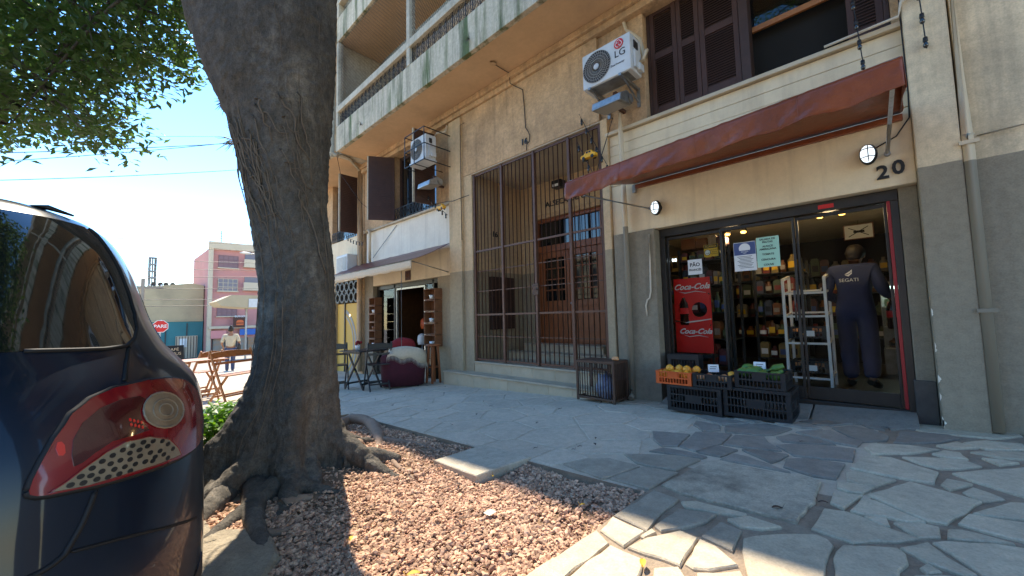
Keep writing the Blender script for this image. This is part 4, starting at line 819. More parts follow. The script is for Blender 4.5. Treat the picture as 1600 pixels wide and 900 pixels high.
cr = thing('cafe_interior', 'dim cafe room with a dark chalkboard wall seen through the open door', 'room', (-8, 6, zg(-8)))
box('room_floor', (-9.9,-6.3,4.9,8.4,-.40,-.30), 'shop_floor', cr); box('room_back', (-9.9,-6.3,8.4,8.5,-.3,2.6), 'shop_back', cr); box('room_side', (-9.95,-9.87,5.12,8.4,-.3,2.6), 'crate_wood', cr); box('room_side', (-6.3,-6.2,5.12,8.4,-.3,2.6), 'shop_back', cr); box('room_ceiling', (-9.9,-6.3,5.05,8.4,2.3,2.4), 'shop_back', cr)
mb = MB(); mb.box(-9.6,-7.4,7.4,8.0,-.3,.62); mb.box(-9.65,-7.35,7.35,8.05,.62,.68); mb.build('cafe_counter', 'crate_wood', cr, .01)
mb = MB(); mb.box(-9.6,-7.4,8.33,8.39,.9,2.1); mb.build('chalkboard', 'ink_black', cr)
for i in range(7): text('chalk_line', '- - - - -', .10, (-8.5, 8.32, 1.95-i*.14), 'ink_white', cr, ext=.001)
# --- balconies (three stacked floors), open balustrade, posts, net
def balcony(x0, x1, zs, detail=True, posts=()):
    slab = bx('balcony_slab', x0, x1, 3.84, 4.9, zs, zs+.16, mat='soffit_tan')
    pr_ = bx('parapet', x0, x1, 3.75, 3.838, zs-.012, zs+.60, mat='concrete_parapet', bevel=.006)
    bx('parapet_rail', x0, x1, 3.735, 3.87, zs+.94, zs+1.09, mat='concrete_plain', bevel=.008)
    for x in posts: bx('balcony_post', x-.055, x+.055, 3.742, 3.872, zs+.60, zs+2.72, mat='concrete_plain', bevel=.006)
    if detail:
        ra = MB(); n = int((x1-x0)/.17)
        for i in range(n):
            x = x0+(i+.5)*(x1-x0)/n; ra.bar((x,3.80,zs+.60),(x,3.80,zs+.94),.012)
            pts = [(x+.06*math.sin(t*math.pi*2/8), 3.80, zs+.77+.13*math.cos(t*math.pi*2/8)) for t in range(9)]; ra.tube(pts, .006, 4)
        ra.build('balustrade', 'cable_black', bld)
    return slab
bal = balcony(-9.42, 6.0, 5.03, True, (-9.36, -6.15, -2.9))
balcony(-14.2, -9.75, 5.03, True, (-9.82, -12.0)); balcony(-9.42, 6.0, 7.80, False, (-9.36, -6.15, -2.9)); balcony(-14.2, -9.75, 7.80, False, (-9.82, -12.0))
bx('upper_wall', -14.2, 6.0, 5.35, 5.6, 5.03, 10.5, mat='inner_plaster')
bx('party_wall', -9.74, -9.43, 3.90, 5.35, 5.03, 10.5, mat='concrete_plain'); bx('side_wall', -14.4, -14.2, 4.0, 12, -1.2, 10.5, mat='concrete_plain')
bx('rear_mass', -14.2, 6.0, 8.6, 12, -1, 10.5, mat='concrete_plain'); bx('floor_mass', -14.2, 6, 4.92, 8.6, 5.04, 5.2, mat='concrete_plain')
bx('roof_slab', -14.3, 6.1, 3.70, 12.1, 10.5, 10.62, mat='concrete_plain', bevel=.01)
bx('roof_parapet', -14.3, 6.1, 3.70, 3.85, 10.25, 10.5, mat='concrete_plain')
for x0 in (-8.6, -5.4, -1.2):
    wn = bx('balcony_door', x0, x0+1.4, 5.30, 5.345, 5.2, 7.3, mat='dark_void')
    mb = MB(); mb.box(x0-.05,x0+.02,5.28,5.34,5.2,7.35); mb.box(x0+1.38,x0+1.45,5.28,5.34,5.2,7.35); mb.box(x0+.02,x0+1.38,5.28,5.34,7.28,7.35); mb.box(x0+.68,x0+.72,5.285,5.34,5.2,7.28); mb.build('door_frame', 'ac_white', wn)
net = MB()
def wire(p, q, r=.0034):
    net.tube([p, q], r, 3, caps=False, smooth=False)
for (x0, x1, z0, z1) in ((-9.28, -6.21, 5.63, 7.78), (-6.08, -2.96, 5.63, 7.78)):
    st_ = .085; H_ = z1-z0; k = x0-H_
    while k < x1:
        a = max(k, x0); b = min(k+H_, x1)
        if b > a: wire((a,3.795,z0+(a-k)),(b,3.795,z0+(b-k))); wire((a,3.797,z1-(a-k)),(b,3.797,z1-(b-k)))
        k += st_
net.build('safety_net', 'grey_dark_metal', bld, kind='stuff')
# small plants and stubs growing on the parapet
for (x, z) in ((-8.05, 5.20), (-4.4, 5.22), (-7.2, 5.66)):
    mb = MB()
    for i in range(9):
        a = random.uniform(0, 6.28); mb.tube([(x,3.745,z),(x+.05*math.cos(a),3.70,z+.05*math.sin(a)),(x+.11*math.cos(a),3.67,z+.10*math.sin(a)-.02)], [.006,.004,.001], 4)
    mb.build('wall_plant', 'tuft', bld)

# flaking paint at the corners of the right pilaster and jamb
rk_ = random.Random(12)
for i in range(16):
    z = rk_.uniform(.05,.95)**1.3; h_ = rk_.uniform(.02,.09); w_ = rk_.uniform(.006,.022); n_ = 9; corner = i % 2 == 0
    pts = [(w_*abs(math.sin(math.pi*k/(n_-1)))*rk_.uniform(.5,1.2), z+h_*(k/(n_-1)-.5)) for k in range(n_)]
    mb = MB()
    if corner: mb.add([(.2195+a, 4.5985, b) for a, b in pts]+[(.2195, 4.5985, z-h_/2), (.2195, 4.5985, z+h_/2)], [tuple(range(n_))+(n_+1, n_)])
    else: mb.add([(.2185, 4.5985+a, b) for a, b in pts]+[(.2185, 4.5985, z-h_/2), (.2185, 4.5985, z+h_/2)], [tuple(range(n_))+(n_+1, n_)])
    mb.build('paint_flake', 'band_white', bld)
# ================================================================== ENTRANCE GATE
gate = thing('entrance_gate', 'tall brown metal bar gate closing the building entrance above two steps', 'gate', (-4.1, 4.70, .18))
gz0, gz1, gxa, gxb = .185, 3.59, -5.45, -2.75
mb = MB()
for z in (gz0+.03, 1.0, 2.15, gz1-.02): MB().bar((gxa,4.70,z),(gxb,4.70,z),.022,.03).build('rail', 'gate_metal', gate)
for z in (.62, 1.42, 1.78): MB().bar((gxa,4.705,z),(gxb,4.705,z),.014,.014).build('rail', 'gate_metal', gate)
for x, w_ in ((gxa+.01,.045),(-4.72,.05),(-3.98,.06),(-3.30,.05),(gxb-.01,.045)): MB().bar((x,4.70,gz0),(x,4.70,gz1),w_,.045).build('post', 'gate_metal', gate, .004)
barm = MB().cyl((0,0,gz0+.02),(0,0,gz1-.02),.0085,8).mesh('bar', 'gate_metal'); x = gxa+.09; nb = 0
while x < gxb-.03:
    if all(abs(x-c) > .04 for c in (-4.72,-3.98,-3.30)): place('bar', barm, gate, loc=(x, 4.70, 0))
    x += .0885
mb = MB(); mb.box(-4.05,-3.93,4.66,4.68,1.28,1.46); mb.cyl((-3.95,4.655,1.37),(-3.95,4.62,1.37),.014,10); mb.build('lock', 'gate_metal_old', gate, .004)

# ================================================================== BROWN SHOP AWNING
aw = thing('awning', 'rust brown vinyl awning stretched over the grocery shop doorway', 'awning', (-1.1, 4.69, 2.6))
ya, x0a, x1a = 3.70, -2.66, .16
def awz(x): return (x-x0a)/(x1a-x0a)*.15
N = 60; vs = []
for i in range(N+1):           # canopy: sloping sheet from the wall to the front rod, slightly sagging
    x = x0a+(x1a-x0a)*i/N
    for j in range(9):
        u = j/8; y = 4.69+(ya-4.69)*u; z = 2.62+awz(x)*u*.4+(2.50+awz(x)-2.62-awz(x)*.4)*u-.02*math.sin(u*math.pi)+.022*noise.noise(Vector((x*3, y*2, 0)))*math.sin(u*math.pi)
        vs.append((max(x, x0a+.38*(1-u)), y, z))
can = MB().add(vs, [(i*9+j, i*9+j+9, i*9+j+10, i*9+j+1) for i in range(N) for j in range(8)], 0, True).build('canopy', 'vinyl_brown', aw)
sm = can.modifiers.new('thick', 'SOLIDIFY'); sm.thickness = .003
vs = []
for i in range(2*N+1):         # hanging valance with soft folds
    x = x0a+(x1a-x0a)*i/(2*N)
    for j in range(9):
        u = j/8; f = .055*noise.noise(Vector((x*3.1, 5, u*.9)))+.030*noise.noise(Vector((x*8+u*2.5, 2, u*1.4)))+.012*noise.noise(Vector((x*19, 7, u*3)))
        vs.append((x, ya-.004+f*u-.015*u, 2.498+awz(x)-.215*u+.022*noise.noise(Vector((x*4.3, 0, 0)))*u+.010*noise.noise(Vector((x*13, 4, 0)))))
va = MB().add(vs, [(i*9+j, i*9+j+9, i*9+j+10, i*9+j+1) for i in range(2*N) for j in range(8)], 0, True).build('valance', 'vinyl_brown', aw)
sm = va.modifiers.new('thick', 'SOLIDIFY'); sm.thickness = .003
hem = []
for i in range(2*N+1):
    x = x0a+(x1a-x0a)*i/(2*N); hem.append(Vector(vs[i*9+8])+Vector((0, -.002, .004)))
MB().tube(hem, .005, 5).build('hem', 'vinyl_brown', aw); MB().tube([Vector(vs[i*9]) for i in range(2*N+1)], .006, 5).build('hem', 'vinyl_brown', aw)
for k in (30, 62, 95): MB().tube([Vector(vs[k*9+j])+Vector((0, -.003, 0)) for j in range(9)], .003, 4).build('seam_line', 'vinyl_brown', aw)
vs = []
for i in range(9):             # right side cheek
    u = i/8; y = 4.69+(ya-4.69)*u; zt = 2.62+awz(x1a)*u*.4+(2.50+awz(x1a)-2.62-awz(x1a)*.4)*u; vs += [(x1a+.004, y, zt), (x1a+.004+.008*math.sin(u*7), y, zt-.21*u**.8)]
ck = MB().add(vs, [(2*i, 2*i+2, 2*i+3, 2*i+1) for i in range(8)], 0, True).build('side_cheek', 'vinyl_brown', aw)
sm = ck.modifiers.new('thick', 'SOLIDIFY'); sm.thickness = .003
mb = MB(); mb.cyl((x0a+.02,ya+.01,2.50),(x1a-.01,ya+.01,2.65),.013,8); mb.build('front_rod', 'steel_rod', aw)
mb = MB(); mb.box(-2.28,.17,4.655,4.70,2.55,2.60); mb.build('wall_batten', 'vinyl_brown', aw, .004)
mb = MB(); mb.cyl((-2.42,ya+.02,2.30),(-2.08,4.68,2.25),.011,8); mb.cyl((-2.08,4.68,2.25),(-2.08,4.64,2.25),.02,8); mb.box(-2.30,-2.26,4.65,4.70,2.50,2.60); mb.build('arm', 'steel_rod', aw)
mb = MB(); mb.cyl((.10,ya+.03,2.47),(.055,4.66,2.28),.014,8); mb.cyl((.055,4.67,2.28),(.055,4.63,2.28),.022,8); mb.build('arm', 'steel_rod', aw)
# wine awning of the cafe
cw = thing('awning', 'wine red and cream fabric awning folded out over the cafe door', 'awning', (-8.2, 4.69, 2.3))
xs0, xs1 = -10.6, -6.15; vs = []
for i in range(41):
    x = xs0+(xs1-xs0)*i/40
    for j in range(7):
        u = j/6; vs.append((x, 4.66-.86*u, 2.42-.40*u+.012*noise.noise(Vector((x*5, u*3, 1)))-.03*math.sin(u*3.1)))
o = MB().add(vs, [(i*7+j, i*7+j+7, i*7+j+8, i*7+j+1) for i in range(40) for j in range(6)], 0, True).build('canopy', 'vinyl_wine', cw); sm = o.modifiers.new('t', 'SOLIDIFY'); sm.thickness = .003
vs = []
for i in range(81):
    x = xs0+(xs1-xs0)*i/80
    for j in range(4): vs.append((x, 3.798+.012*noise.noise(Vector((x*7, j, 0))), 2.02-.05*j-.02*abs(math.sin(x*6))*(j == 3)))
o = MB().add(vs, [(i*4+j, i*4+j+4, i*4+j+5, i*4+j+1) for i in range(80) for j in range(3)], 0, True).build('valance', 'throw_cream', cw); sm = o.modifiers.new('t', 'SOLIDIFY'); sm.thickness = .003
mb = MB(); mb.cyl((xs0,3.80,2.02),(xs1,3.80,2.02),.014,8); mb.build('front_rod', 'steel_rod', cw)
for x in (xs0+.25, xs1-.10): MB().cyl((x,3.81,2.02),(x,4.69,1.86),.011,8).build('arm', 'steel_rod', cw)
mb = MB(); mb.cyl((-6.55,3.83,2.01),(-6.55,3.83,.25),.007,6); mb.tube([(-6.55,3.83,.25),(-6.52,3.83,.20),(-6.46,3.83,.22)],.007,6); mb.build('crank', 'steel_rod', cw)

# ================================================================== AIR CONDITIONERS, LAMPS, STRING LIGHTS
def condenser(label, x0, x1, y0, y1, z0, z1, brackets=True, name='air_conditioner'):
    t = thing(name, label, 'air conditioner', ((x0+x1)/2, (y0+y1)/2, z0))
    mb = MB(); mb.box(x0,x1,y0,y1,z0,z1); mb.build('casing', 'ac_white', t, .012)
    h = z1-z0; cx, cz, r = x0+.46*h, (z0+z1)/2, .43*h
    mb = MB(); mb.cyl((cx,y0-.002,cz),(cx,y0+.004,cz),r,36); mb.build('fan_opening', 'ac_dark', t)
    g_ = MB()
    for k in range(1, 7):
        rr = r*k/6; pts = [(cx+rr*math.cos(a*math.pi/16), y0-.008, cz+rr*math.sin(a*math.pi/16)) for a in range(33)]; g_.tube(pts, .0028, 4, caps=False)
    for k in range(36):
        a = k*math.pi/18; pts = [(cx+r*u*math.cos(a+.5*u), y0-.010, cz+r*u*math.sin(a+.5*u)) for u in (.2,.45,.7,1.0)]; g_.tube(pts, .0028, 4, caps=False)
    g_.cyl((cx,y0-.006,cz),(cx,y0-.016,cz),r*.19,16,1); g_.build('fan_grille', ['ac_grille', 'ac_white'], t)
    b_ = MB(); b_.lathe([(.0,-.012),(r*.15,-.011)],(cx,y0-.008,cz),16,0,'y'); b_.build('fan_hub', 'ac_white', t)
    mb = MB(); mb.box(x1+.001,x1+.030,y0+.06,y1-.06,z0+.04,z0+.26*1); mb.box(x1,x1+.05,y1-.14,y1-.03,z0+.03,z0+.12); mb.build('valve_cover', 'ac_white', t, .008)
    mb = MB(); mb.box(x1+.001,x1+.012,y0+.08,y1-.10,z1-.16,z1-.07); mb.build('handle_recess', 'ac_dark', t)
    if brackets:
        for x in (x0+.10, x1-.14):
            mb = MB(); mb.bar((x,4.69,z0-.018),(x,y0-.02,z0-.018),.035,.03); mb.bar((x,4.69,z0-.20),(x,y0+.09,z0-.03),.02,.012); mb.box(x-.02,x+.02,4.675,4.69,z0-.25,z0); mb.build('bracket', 'galvanised', t)
        mb = MB(); mb.box(x0+.06,x1-.06,y0+.03,y1-.03,z0-.004,z0-.0005); mb.build('base_pan', 'galvanised', t)
    return t
ac = condenser('white outdoor air conditioner with a red badge beside the shuttered window', -2.70, -2.03, 4.22, 4.50, 3.85, 4.31)
mb = MB(); mb.cyl((-2.175,4.222,4.225),(-2.175,4.214,4.225),.062,28); mb.build('badge', 'sign_red', ac)
mb = MB(); pts = [(-2.175+.043*math.cos(R(a)),4.212,4.225+.043*math.sin(R(a))) for a in range(-90, 271, 15) if not 0 < (a % 360) < 75]; mb.tube(pts, .004, 5); mb.tube([(-2.175,4.212,4.245),(-2.175,4.212,4.205),(-2.155,4.212,4.205)], .004, 5); mb.cyl((-2.195,4.213,4.24),(-2.195,4.209,4.24),.008,8); mb.build('badge_emblem', 'ink_white', ac)
text('badge_lettering', 'LG', .125, (-2.165, 4.217, 4.105), 'ink_black', ac, ext=.001); text('badge_script', 'Dual Inverter', .034, (-2.20, 4.217, 3.985), 'ac_dark', ac, ext=.001)
mb = MB(); mb.tube([(-2.02,4.40,3.99),(-1.96,4.40,4.0),(-1.93,4.42,4.10),(-1.96,4.52,4.18),(-2.05,4.66,4.2),(-2.12,4.69,4.5),(-2.3,4.69,4.72),(-2.36,4.66,5.0)], .022, 8); mb.build('hose', 'pipe_paint', ac)
mb = MB(); mb.tube([(-2.38,4.55,4.31),(-2.36,4.62,4.45),(-2.30,4.66,4.55)], .018, 8); mb.build('hose', 'pipe_paint', ac)
a2 = condenser('small outdoor air conditioner in a dark bar cage by the open shutters', -6.62, -6.10, 4.08, 4.32, 3.98, 4.44, False)
mb = MB(); X0, X1, Y0, Y1, Z0, Z1 = -6.70, -6.03, 4.00, 4.66, 3.90, 4.52
for z in (Z0, (Z0+Z1)/2, Z1):
    mb.bar((X0,Y0,z),(X1,Y0,z),.014); mb.bar((X0,Y0,z),(X0,Y1,z),.014); mb.bar((X1,Y0,z),(X1,Y1,z),.014)
for x in (X0, (X0+X1)/2, X1): mb.bar((x,Y0,Z0),(x,Y0,Z1),.014); mb.bar((x,Y0,Z0),(x,Y1,Z0),.012)
mb.build('cage', 'cable_black', a2)
MB().box(-6.62,-6.10,4.05,4.34,3.93,3.978).build('tray', 'ac_white', a2, .004)
mb = MB(); mb.tube([(-6.18,4.3,4.44),(-6.16,4.38,4.55),(-6.12,4.55,4.62),(-6.10,4.58,4.75)], .02, 8); mb.build('hose', 'cable_white', a2)
a3 = thing('air_conditioner', 'white window air conditioner box high beside the drain pipes', 'air conditioner', (-10.6, 4.5, 2.2))
mb = MB(); mb.box(-10.95,-10.25,4.40,4.72,2.20,2.72); mb.build('casing', 'ac_white', a3, .015)
mb = MB()
for i in range(12): mb.box(-10.90,-10.52,4.392,4.40,2.27+i*.033,2.285+i*.033)
mb.build('louvres', 'ac_grille', a3); mb = MB(); mb.box(-10.48,-10.30,4.39,4.40,2.3,2.65); mb.build('control_panel', 'ac_grille', a3)
mb = MB(); mb.bar((-10.85,4.72,2.18),(-10.85,4.42,2.18),.03); mb.bar((-10.35,4.72,2.18),(-10.35,4.42,2.18),.03); mb.build('bracket', 'galvanised', a3)
def flood(label, x, y, z):
    t = thing('floodlight', label, 'floodlight', (x, y, z))
    mb = MB(); mb.prism([(y-.22,z+.00),(y+.10,z+.06),(y+.10,z+.17),(y-.02,z+.20),(y-.20,z+.10)], x-.20, x+.20, 'x'); mb.build('housing', 'galvanised', t, .012)
    mb = MB(); mb.cyl((x+.2,y+.04,z+.11),(x+.22,y+.04,z+.11),.055,16); mb.build('end_cap', 'galvanised', t)
    mb = MB(); mb.add([(x-.17,y-.215,z-.004),(x+.17,y-.215,z-.004),(x+.17,y+.085,z+.052),(x-.17,y+.085,z+.052)], [(0,1,2,3)]); mb.build('lens', 'ac_grille', t)
    mb = MB(); mb.bar((x,y+.05,z+.17),(x,y+.05,z+.28),.05); mb.bar((x,y+.05,z+.10),(x,4.70,z+.10),.04); mb.build('bracket', 'gate_metal', t); return t
flood('grey metal floodlight hanging below the air conditioner with the red badge', -2.38, 4.42, 3.52); flood('grey floodlight on the wall below the caged air conditioner', -6.38, 4.42, 3.50)
def bulkhead(label, x, z, tilt=0.):
    t = thing('wall_lamp', label, 'wall lamp', (x, 4.70, z))
    mb = MB(); mb.ell((x,4.655,z),(.062,.055,.092),20,12); mb.build('rim', 'cable_black', t)
    mb = MB(); mb.ell((x-.004,4.63,z),(.050,.055,.078),20,12); mb.build('globe', 'lamp_cool', t)
    mb = MB()
    for a in (-.35, .35):
        mb.tube([(x+.05*math.sin(k*.4-1.2)*1., 4.63-.056*math.cos(k*.4-1.2), z+a*.10) for k in range(7)], .004, 5)
    mb.tube([(x, 4.63-.057*math.cos(k*.4-1.2), z+.078*math.sin(k*.4-1.2)) for k in range(7)], .004, 5); mb.build('guard', 'cable_black', t)
    MB().cyl((x,4.69,z),(x,4.70,z),.055,16).build('back_plate', 'cable_black', t); return t
bulkhead('lit oval bulkhead lamp on the cream wall above the house number 20', -.065, 2.31); bulkhead('lit oval bulkhead lamp near the left end of the brown awning', -2.00, 2.24)
def string_light(label, a, b, sag, n, anchor=True):
    t = thing('string_light', label, 'string light', a); a = Vector(a); b = Vector(b); pts = []
    for i in range(17):
        u = i/16; p = a+(b-a)*u; p.z -= sag*4*u*(1-u); pts.append(p)
    MB().tube(pts, .0045, 5).build('cable', 'cable_black', t)
    for i in range(n):
        u = (i+.5)/n; p = a+(b-a)*u; p.z -= sag*4*u*(1-u); mb = MB(); mb.lathe([(.0,-.012),(.014,-.010),(.016,-.045),(.010,-.052)], p, 8); o = mb.build('socket', 'cable_black', t)
        MB().lathe([(.010,-.050),(.018,-.07),(.014,-.092),(.0,-.10)], p, 8).build('bulb', 'car_glass', o)
    return t
string_light('short string of dark bulbs hanging at the right end of the gate', (-3.04,4.62,3.82), (-2.58,4.60,2.88), .02, 6); string_light('second shorter bulb string beside the yellow ornament', (-3.10,4.62,3.45), (-2.70,4.45,2.75), .02, 4)
string_light('bulb string dropping from the upper window past the awning corner', (-.11,4.60,4.4), (-.03,4.55,2.85), .0, 8); string_light('bulb string ending on the cream wall at the far right', (.30,4.56,4.5), (.34,4.57,3.05), .0, 7)
string_light('short string of bulbs by the cafe ledge', (-6.7,4.5,3.5), (-6.0,4.50,2.92), .02, 6); string_light('bulb string crossing the drain pipes above the cafe', (-10.4,4.45,3.2), (-9.4,4.45,2.9), .04, 6)
def ornament(label, x, y, z, s):
    t = thing('hanging_ornament', label, 'ornament', (x, y, z))
    mb = MB(); mb.prism([(x-.12*s,z),(x-.12*s,z+.045*s),(x-.06*s,z+.055*s),(x-.03*s,z+.10*s),(x+.06*s,z+.10*s),(x+.09*s,z+.055*s),(x+.125*s,z+.05*s),(x+.125*s,z)], y-.04*s, y+.04*s, 'y'); mb.build('body', 'yellow_plastic', t, .006)
    mb = MB()
    for dx in (-.07, .075):
        for yy in (-.042, .042): mb.cyl((x+dx*s,y+yy*s,z+.002),(x+dx*s,y+yy*.8*s,z+.002),.026*s,12)
    mb.build('wheels', 'cable_black', t); mb = MB(); mb.box(x-.028*s,x+.012*s,y-.0415*s,y-.0405*s,z+.06*s,z+.09*s); mb.box(x+.02*s,x+.055*s,y-.0415*s,y-.0405*s,z+.06*s,z+.09*s); mb.build('windows', 'cable_black', t)
    MB().cyl((x,y,z+.10*s),(x+.04,y,z+.55*s),.002,4).build('hanging_wire', 'cable_black', t)
ornament('yellow toy-like ornament hung on wires before the gate top', -2.86, 4.55, 3.10, .95); ornament('yellow toy-like ornament hung by the cafe bulb string', -6.22, 4.50, 3.08, .95)
def house_cable(label, pts, r=.006, mat='cable_black'): return MB().tube(pts, r, 6).build('cable', mat, label=label, cat='cable')
house_cable('black cable running down the corner behind the awning to the lamp', [(.212,4.63,4.95),(.212,4.63,3.3),(.214,4.64,2.75),(.208,4.66,2.55),(.12,4.67,2.42),(-.01,4.67,2.36)])
house_cable('cable looped along the wall between cafe and gate', [(-6.9,4.60,3.3),(-6.1,4.56,3.22),(-5.9,4.55,3.18),(-5.5,4.62,3.22)]); house_cable('dark drop cable down the plaster left of the gate', [(-5.63,4.64,4.66),(-5.70,4.59,4.62),(-5.70,4.59,3.2),(-5.69,4.59,2.4)])
house_cable('pale cable under the mezzanine ledge at right', [(.5,4.60,3.62),(.3,4.58,3.58),(.22,4.58,3.52),(.2,4.60,3.42),(-.3,4.63,3.42)], .012, 'cable_white'); house_cable('thin wires tangled under the floodlight', [(-2.45,4.5,3.5),(-2.55,4.5,3.25),(-2.72,4.55,2.95),(-2.78,4.56,2.7)])
house_cable('cable sagging below the balcony drain to the cafe ledge', [(-9.45,3.78,5.0),(-9.38,3.85,4.5),(-9.0,4.2,3.75),(-8.6,4.55,3.35)]); house_cable('cable along the cafe band below the ledge', [(-9.3,4.64,2.5),(-8.8,4.66,2.8),(-8.2,4.68,3.15)])
# ================================================================== GROCERY: front, room, stock
YG = 4.86; FZ = .09
sh = thing('shopfront', 'dark framed sliding glass front of the grocery under the brown awning', 'shopfront', (-1.0, YG, zg(-1)))
mb = MB(); mb.box(-2.048,.098,YG-.05,YG+.05,1.90,1.998); mb.box(-2.048,-1.985,YG-.05,YG+.05,-.05,1.90); mb.box(.045,.098,YG-.05,YG+.05,-.05,1.90); mb.build('frame', 'frame_dark', sh, .005)
mb = MB(); mb.box(-2.04,.09,YG-.04,YG+.04,-.08,.075); mb.build('threshold', 'frame_dark', sh, .006)
for x0, x1, y in ((-1.98, -1.32, YG+.018), (-1.36, -.665, YG-.018), (-.66, .018, YG+.018)):
    mb = MB(); mb.box(x0,x0+.022,y-.014,y+.014,.08,1.895); mb.box(x1-.022,x1,y-.014,y+.014,.08,1.895); mb.box(x0+.022,x1-.022,y-.014,y+.014,.08,.20); mb.box(x0+.022,x1-.022,y-.014,y+.014,1.86,1.895); fr = mb.build('door_frame', 'frame_dark', sh, .003)
    MB().box(x0+.022,x1-.022,y-.003,y+.003,.20,1.86).build('pane', 'glass_clear', fr)
mb = MB(); mb.box(.02,.044,YG-.045,YG+.045,.08,1.9); mb.build('edge_strip', 'red_strip', sh, .003)
mb = MB(); mb.cyl((-.70,YG-.045,.85),(-.70,YG-.045,1.15),.012,8); mb.cyl((-.70,YG-.045,.87),(-.70,YG-.02,.87),.008,6); mb.cyl((-.70,YG-.045,1.13),(-.70,YG-.02,1.13),.008,6); mb.build('door_handle', 'steel_rod', sh)
MB().box(-.46,-.34,YG-.056,YG-.051,1.925,1.965).build('frame_sticker', 'sign_red', sh, .002)
rm = thing('shop_room', 'dim grocery room behind the glass with grey tiled floor', 'room', (-1.2, 7, FZ))
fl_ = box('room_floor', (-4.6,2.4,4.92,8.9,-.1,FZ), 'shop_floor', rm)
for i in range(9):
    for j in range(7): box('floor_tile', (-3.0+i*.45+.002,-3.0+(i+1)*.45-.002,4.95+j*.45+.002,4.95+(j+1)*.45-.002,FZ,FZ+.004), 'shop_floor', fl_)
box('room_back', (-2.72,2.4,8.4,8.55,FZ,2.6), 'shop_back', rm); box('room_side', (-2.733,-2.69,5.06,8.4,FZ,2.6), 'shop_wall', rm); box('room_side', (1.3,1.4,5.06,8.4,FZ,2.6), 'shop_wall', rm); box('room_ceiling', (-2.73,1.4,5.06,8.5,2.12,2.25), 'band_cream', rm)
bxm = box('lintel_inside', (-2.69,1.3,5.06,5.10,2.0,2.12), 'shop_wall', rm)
# ceiling spots
def spots(x, y, z, label):
    t = thing('ceiling_spot', label, 'spotlight', (x, y, 2.12))
    mb = MB(); mb.box(x-.16,x+.16,y-.02,y+.02,2.095,2.119); mb.build('track', 'cable_black', t)
    for dx in (-.09, .09):
        d = Vector((dx*.8, -.5, -.85)).normalized(); p = Vector((x+dx, y, 2.03)); mb = MB(); mb.cyl((x+dx,y,2.10),p,.008,6); mb.tube([p-d*.03, p+d*.06], [.03, .042], 14); mb.build('head', 'cable_black', t)
        mb = MB(); mb.ell(p+d*.062, (.034,.034,.02), 12, 6); mb.build('bulb', 'lamp_warm', t)
    lt = bpy.data.lights.new('spot_light', 'POINT'); lt.energy = 2.2; lt.color = (1, .72, .38); lt.shadow_soft_size = .06
    lo = bpy.data.objects.new('spot_light', lt); col.objects.link(lo); lo.location = (x, y-.15, 1.90)
    return t
spots(-1.42, 5.75, 2.2, 'pair of warm ceiling spotlights above the snack shelves'); spots(-.42, 5.5, 2.2, 'pair of warm ceiling spotlights above the man in blue')
# shelves
def shelf_unit(label, x0, x1, y0, y1, levels, top, name='shelf'):
    t = thing(name, label, 'shelf', ((x0+x1)/2, y0, FZ)); mb = MB()
    for x in (x0, x1):
        for y in (y0, y1): mb.box(x-.015,x+.015,y-.015,y+.015,FZ,top)
    mb.build('upright', 'shelf_black', t)
    for z in levels: MB().box(x0-.01,x1+.01,y0-.01,y1+.01,z-.012,z).build('shelf_board', 'shelf_black', t)
    return t
rq = random.Random(21)
def stock(x0, x1, y0, y1, z, label, group, h=(.10, .22), w=(.05, .11), name='packet', kinds=range(8)):
    x = x0
    while x < x1-.03:
        ww = rq.uniform(*w); hh = rq.uniform(*h); d = min(.14, y1-y0)
        if x+ww > x1: break
        mb = MB(); m_ = rq.choice(list(kinds)); t_ = rq.random()
        if t_ < .5: mb.prism([(x+.003,z),(x+ww-.006,z),(x+ww-.002,z+hh*.85),(x+ww*.8,z+hh),(x+ww*.2,z+hh),(x+.001,z+hh*.85)], y0, y0+d, 'y')
        else: mb.lathe([(0,0),(ww*.45,0),(ww*.46,hh*.65),(ww*.2,hh*.85),(ww*.2,hh),(0,hh)], (x+ww/2, y0+ww*.5, z), 9)
        mb.box(x+ww*.15, x+ww*.85, y0-.003, y0+.02, z+hh*.22, z+hh*.58, 1); mb.build(name, ['pack_%d' % m_, rq.choice(('paper_white','sign_yellow','ink_blue','pack_4','pack_5','pack_0','ink_black'))], label=label, cat='packet', group=group); x += ww+.006
s1 = shelf_unit('tall black stock shelf right behind the left glass panel', -2.0, -1.40, 5.30, 5.70, (.30,.62,.95,1.30,1.62), 1.78)
for z, hh in ((.302,(.15,.26)),(.622,(.12,.24)),(.952,(.14,.26)),(1.302,(.14,.24)),(1.622,(.1,.16))): stock(-1.98,-1.42,5.32,5.68,z,'small grocery item on the black shelf behind the left glass','stock on the near black shelf',hh)
s2 = shelf_unit('black snack shelf in the middle of the grocery', -1.30, -.78, 6.0, 6.4, (.35,.62,.90,1.18,1.44), 1.6)
for z in (.352,.622,.902,1.182,1.442): stock(-1.29,-.79,6.01,6.38,z,'snack packet on the middle shelf behind the glass','stock on the snack shelf',(.13,.22),(.07,.12),kinds=(0,1,2,3,4,5,6,7))
s3 = shelf_unit('long shelf of goods along the left wall of the grocery', -2.6, -2.2, 6.2, 8.2, (.4,.8,1.2,1.6), 1.9)
for z in (.402,.802,1.202,1.602): stock(-2.58,-2.2,6.25,6.5,z,'grocery item at the back left of the shop','stock on the left wall shelf',(.15,.3))
s4 = shelf_unit('wide shelf of bright packets at the back of the shop', -2.1, .2, 8.0, 8.35, (.5,.85,1.2,1.5), 1.8)
for z in (.502,.852,1.202,1.502): stock(-2.05,.15,8.02,8.3,z,'bright packet on the back wall shelf of the shop','stock on the back shelf',(.16,.3),(.10,.17))
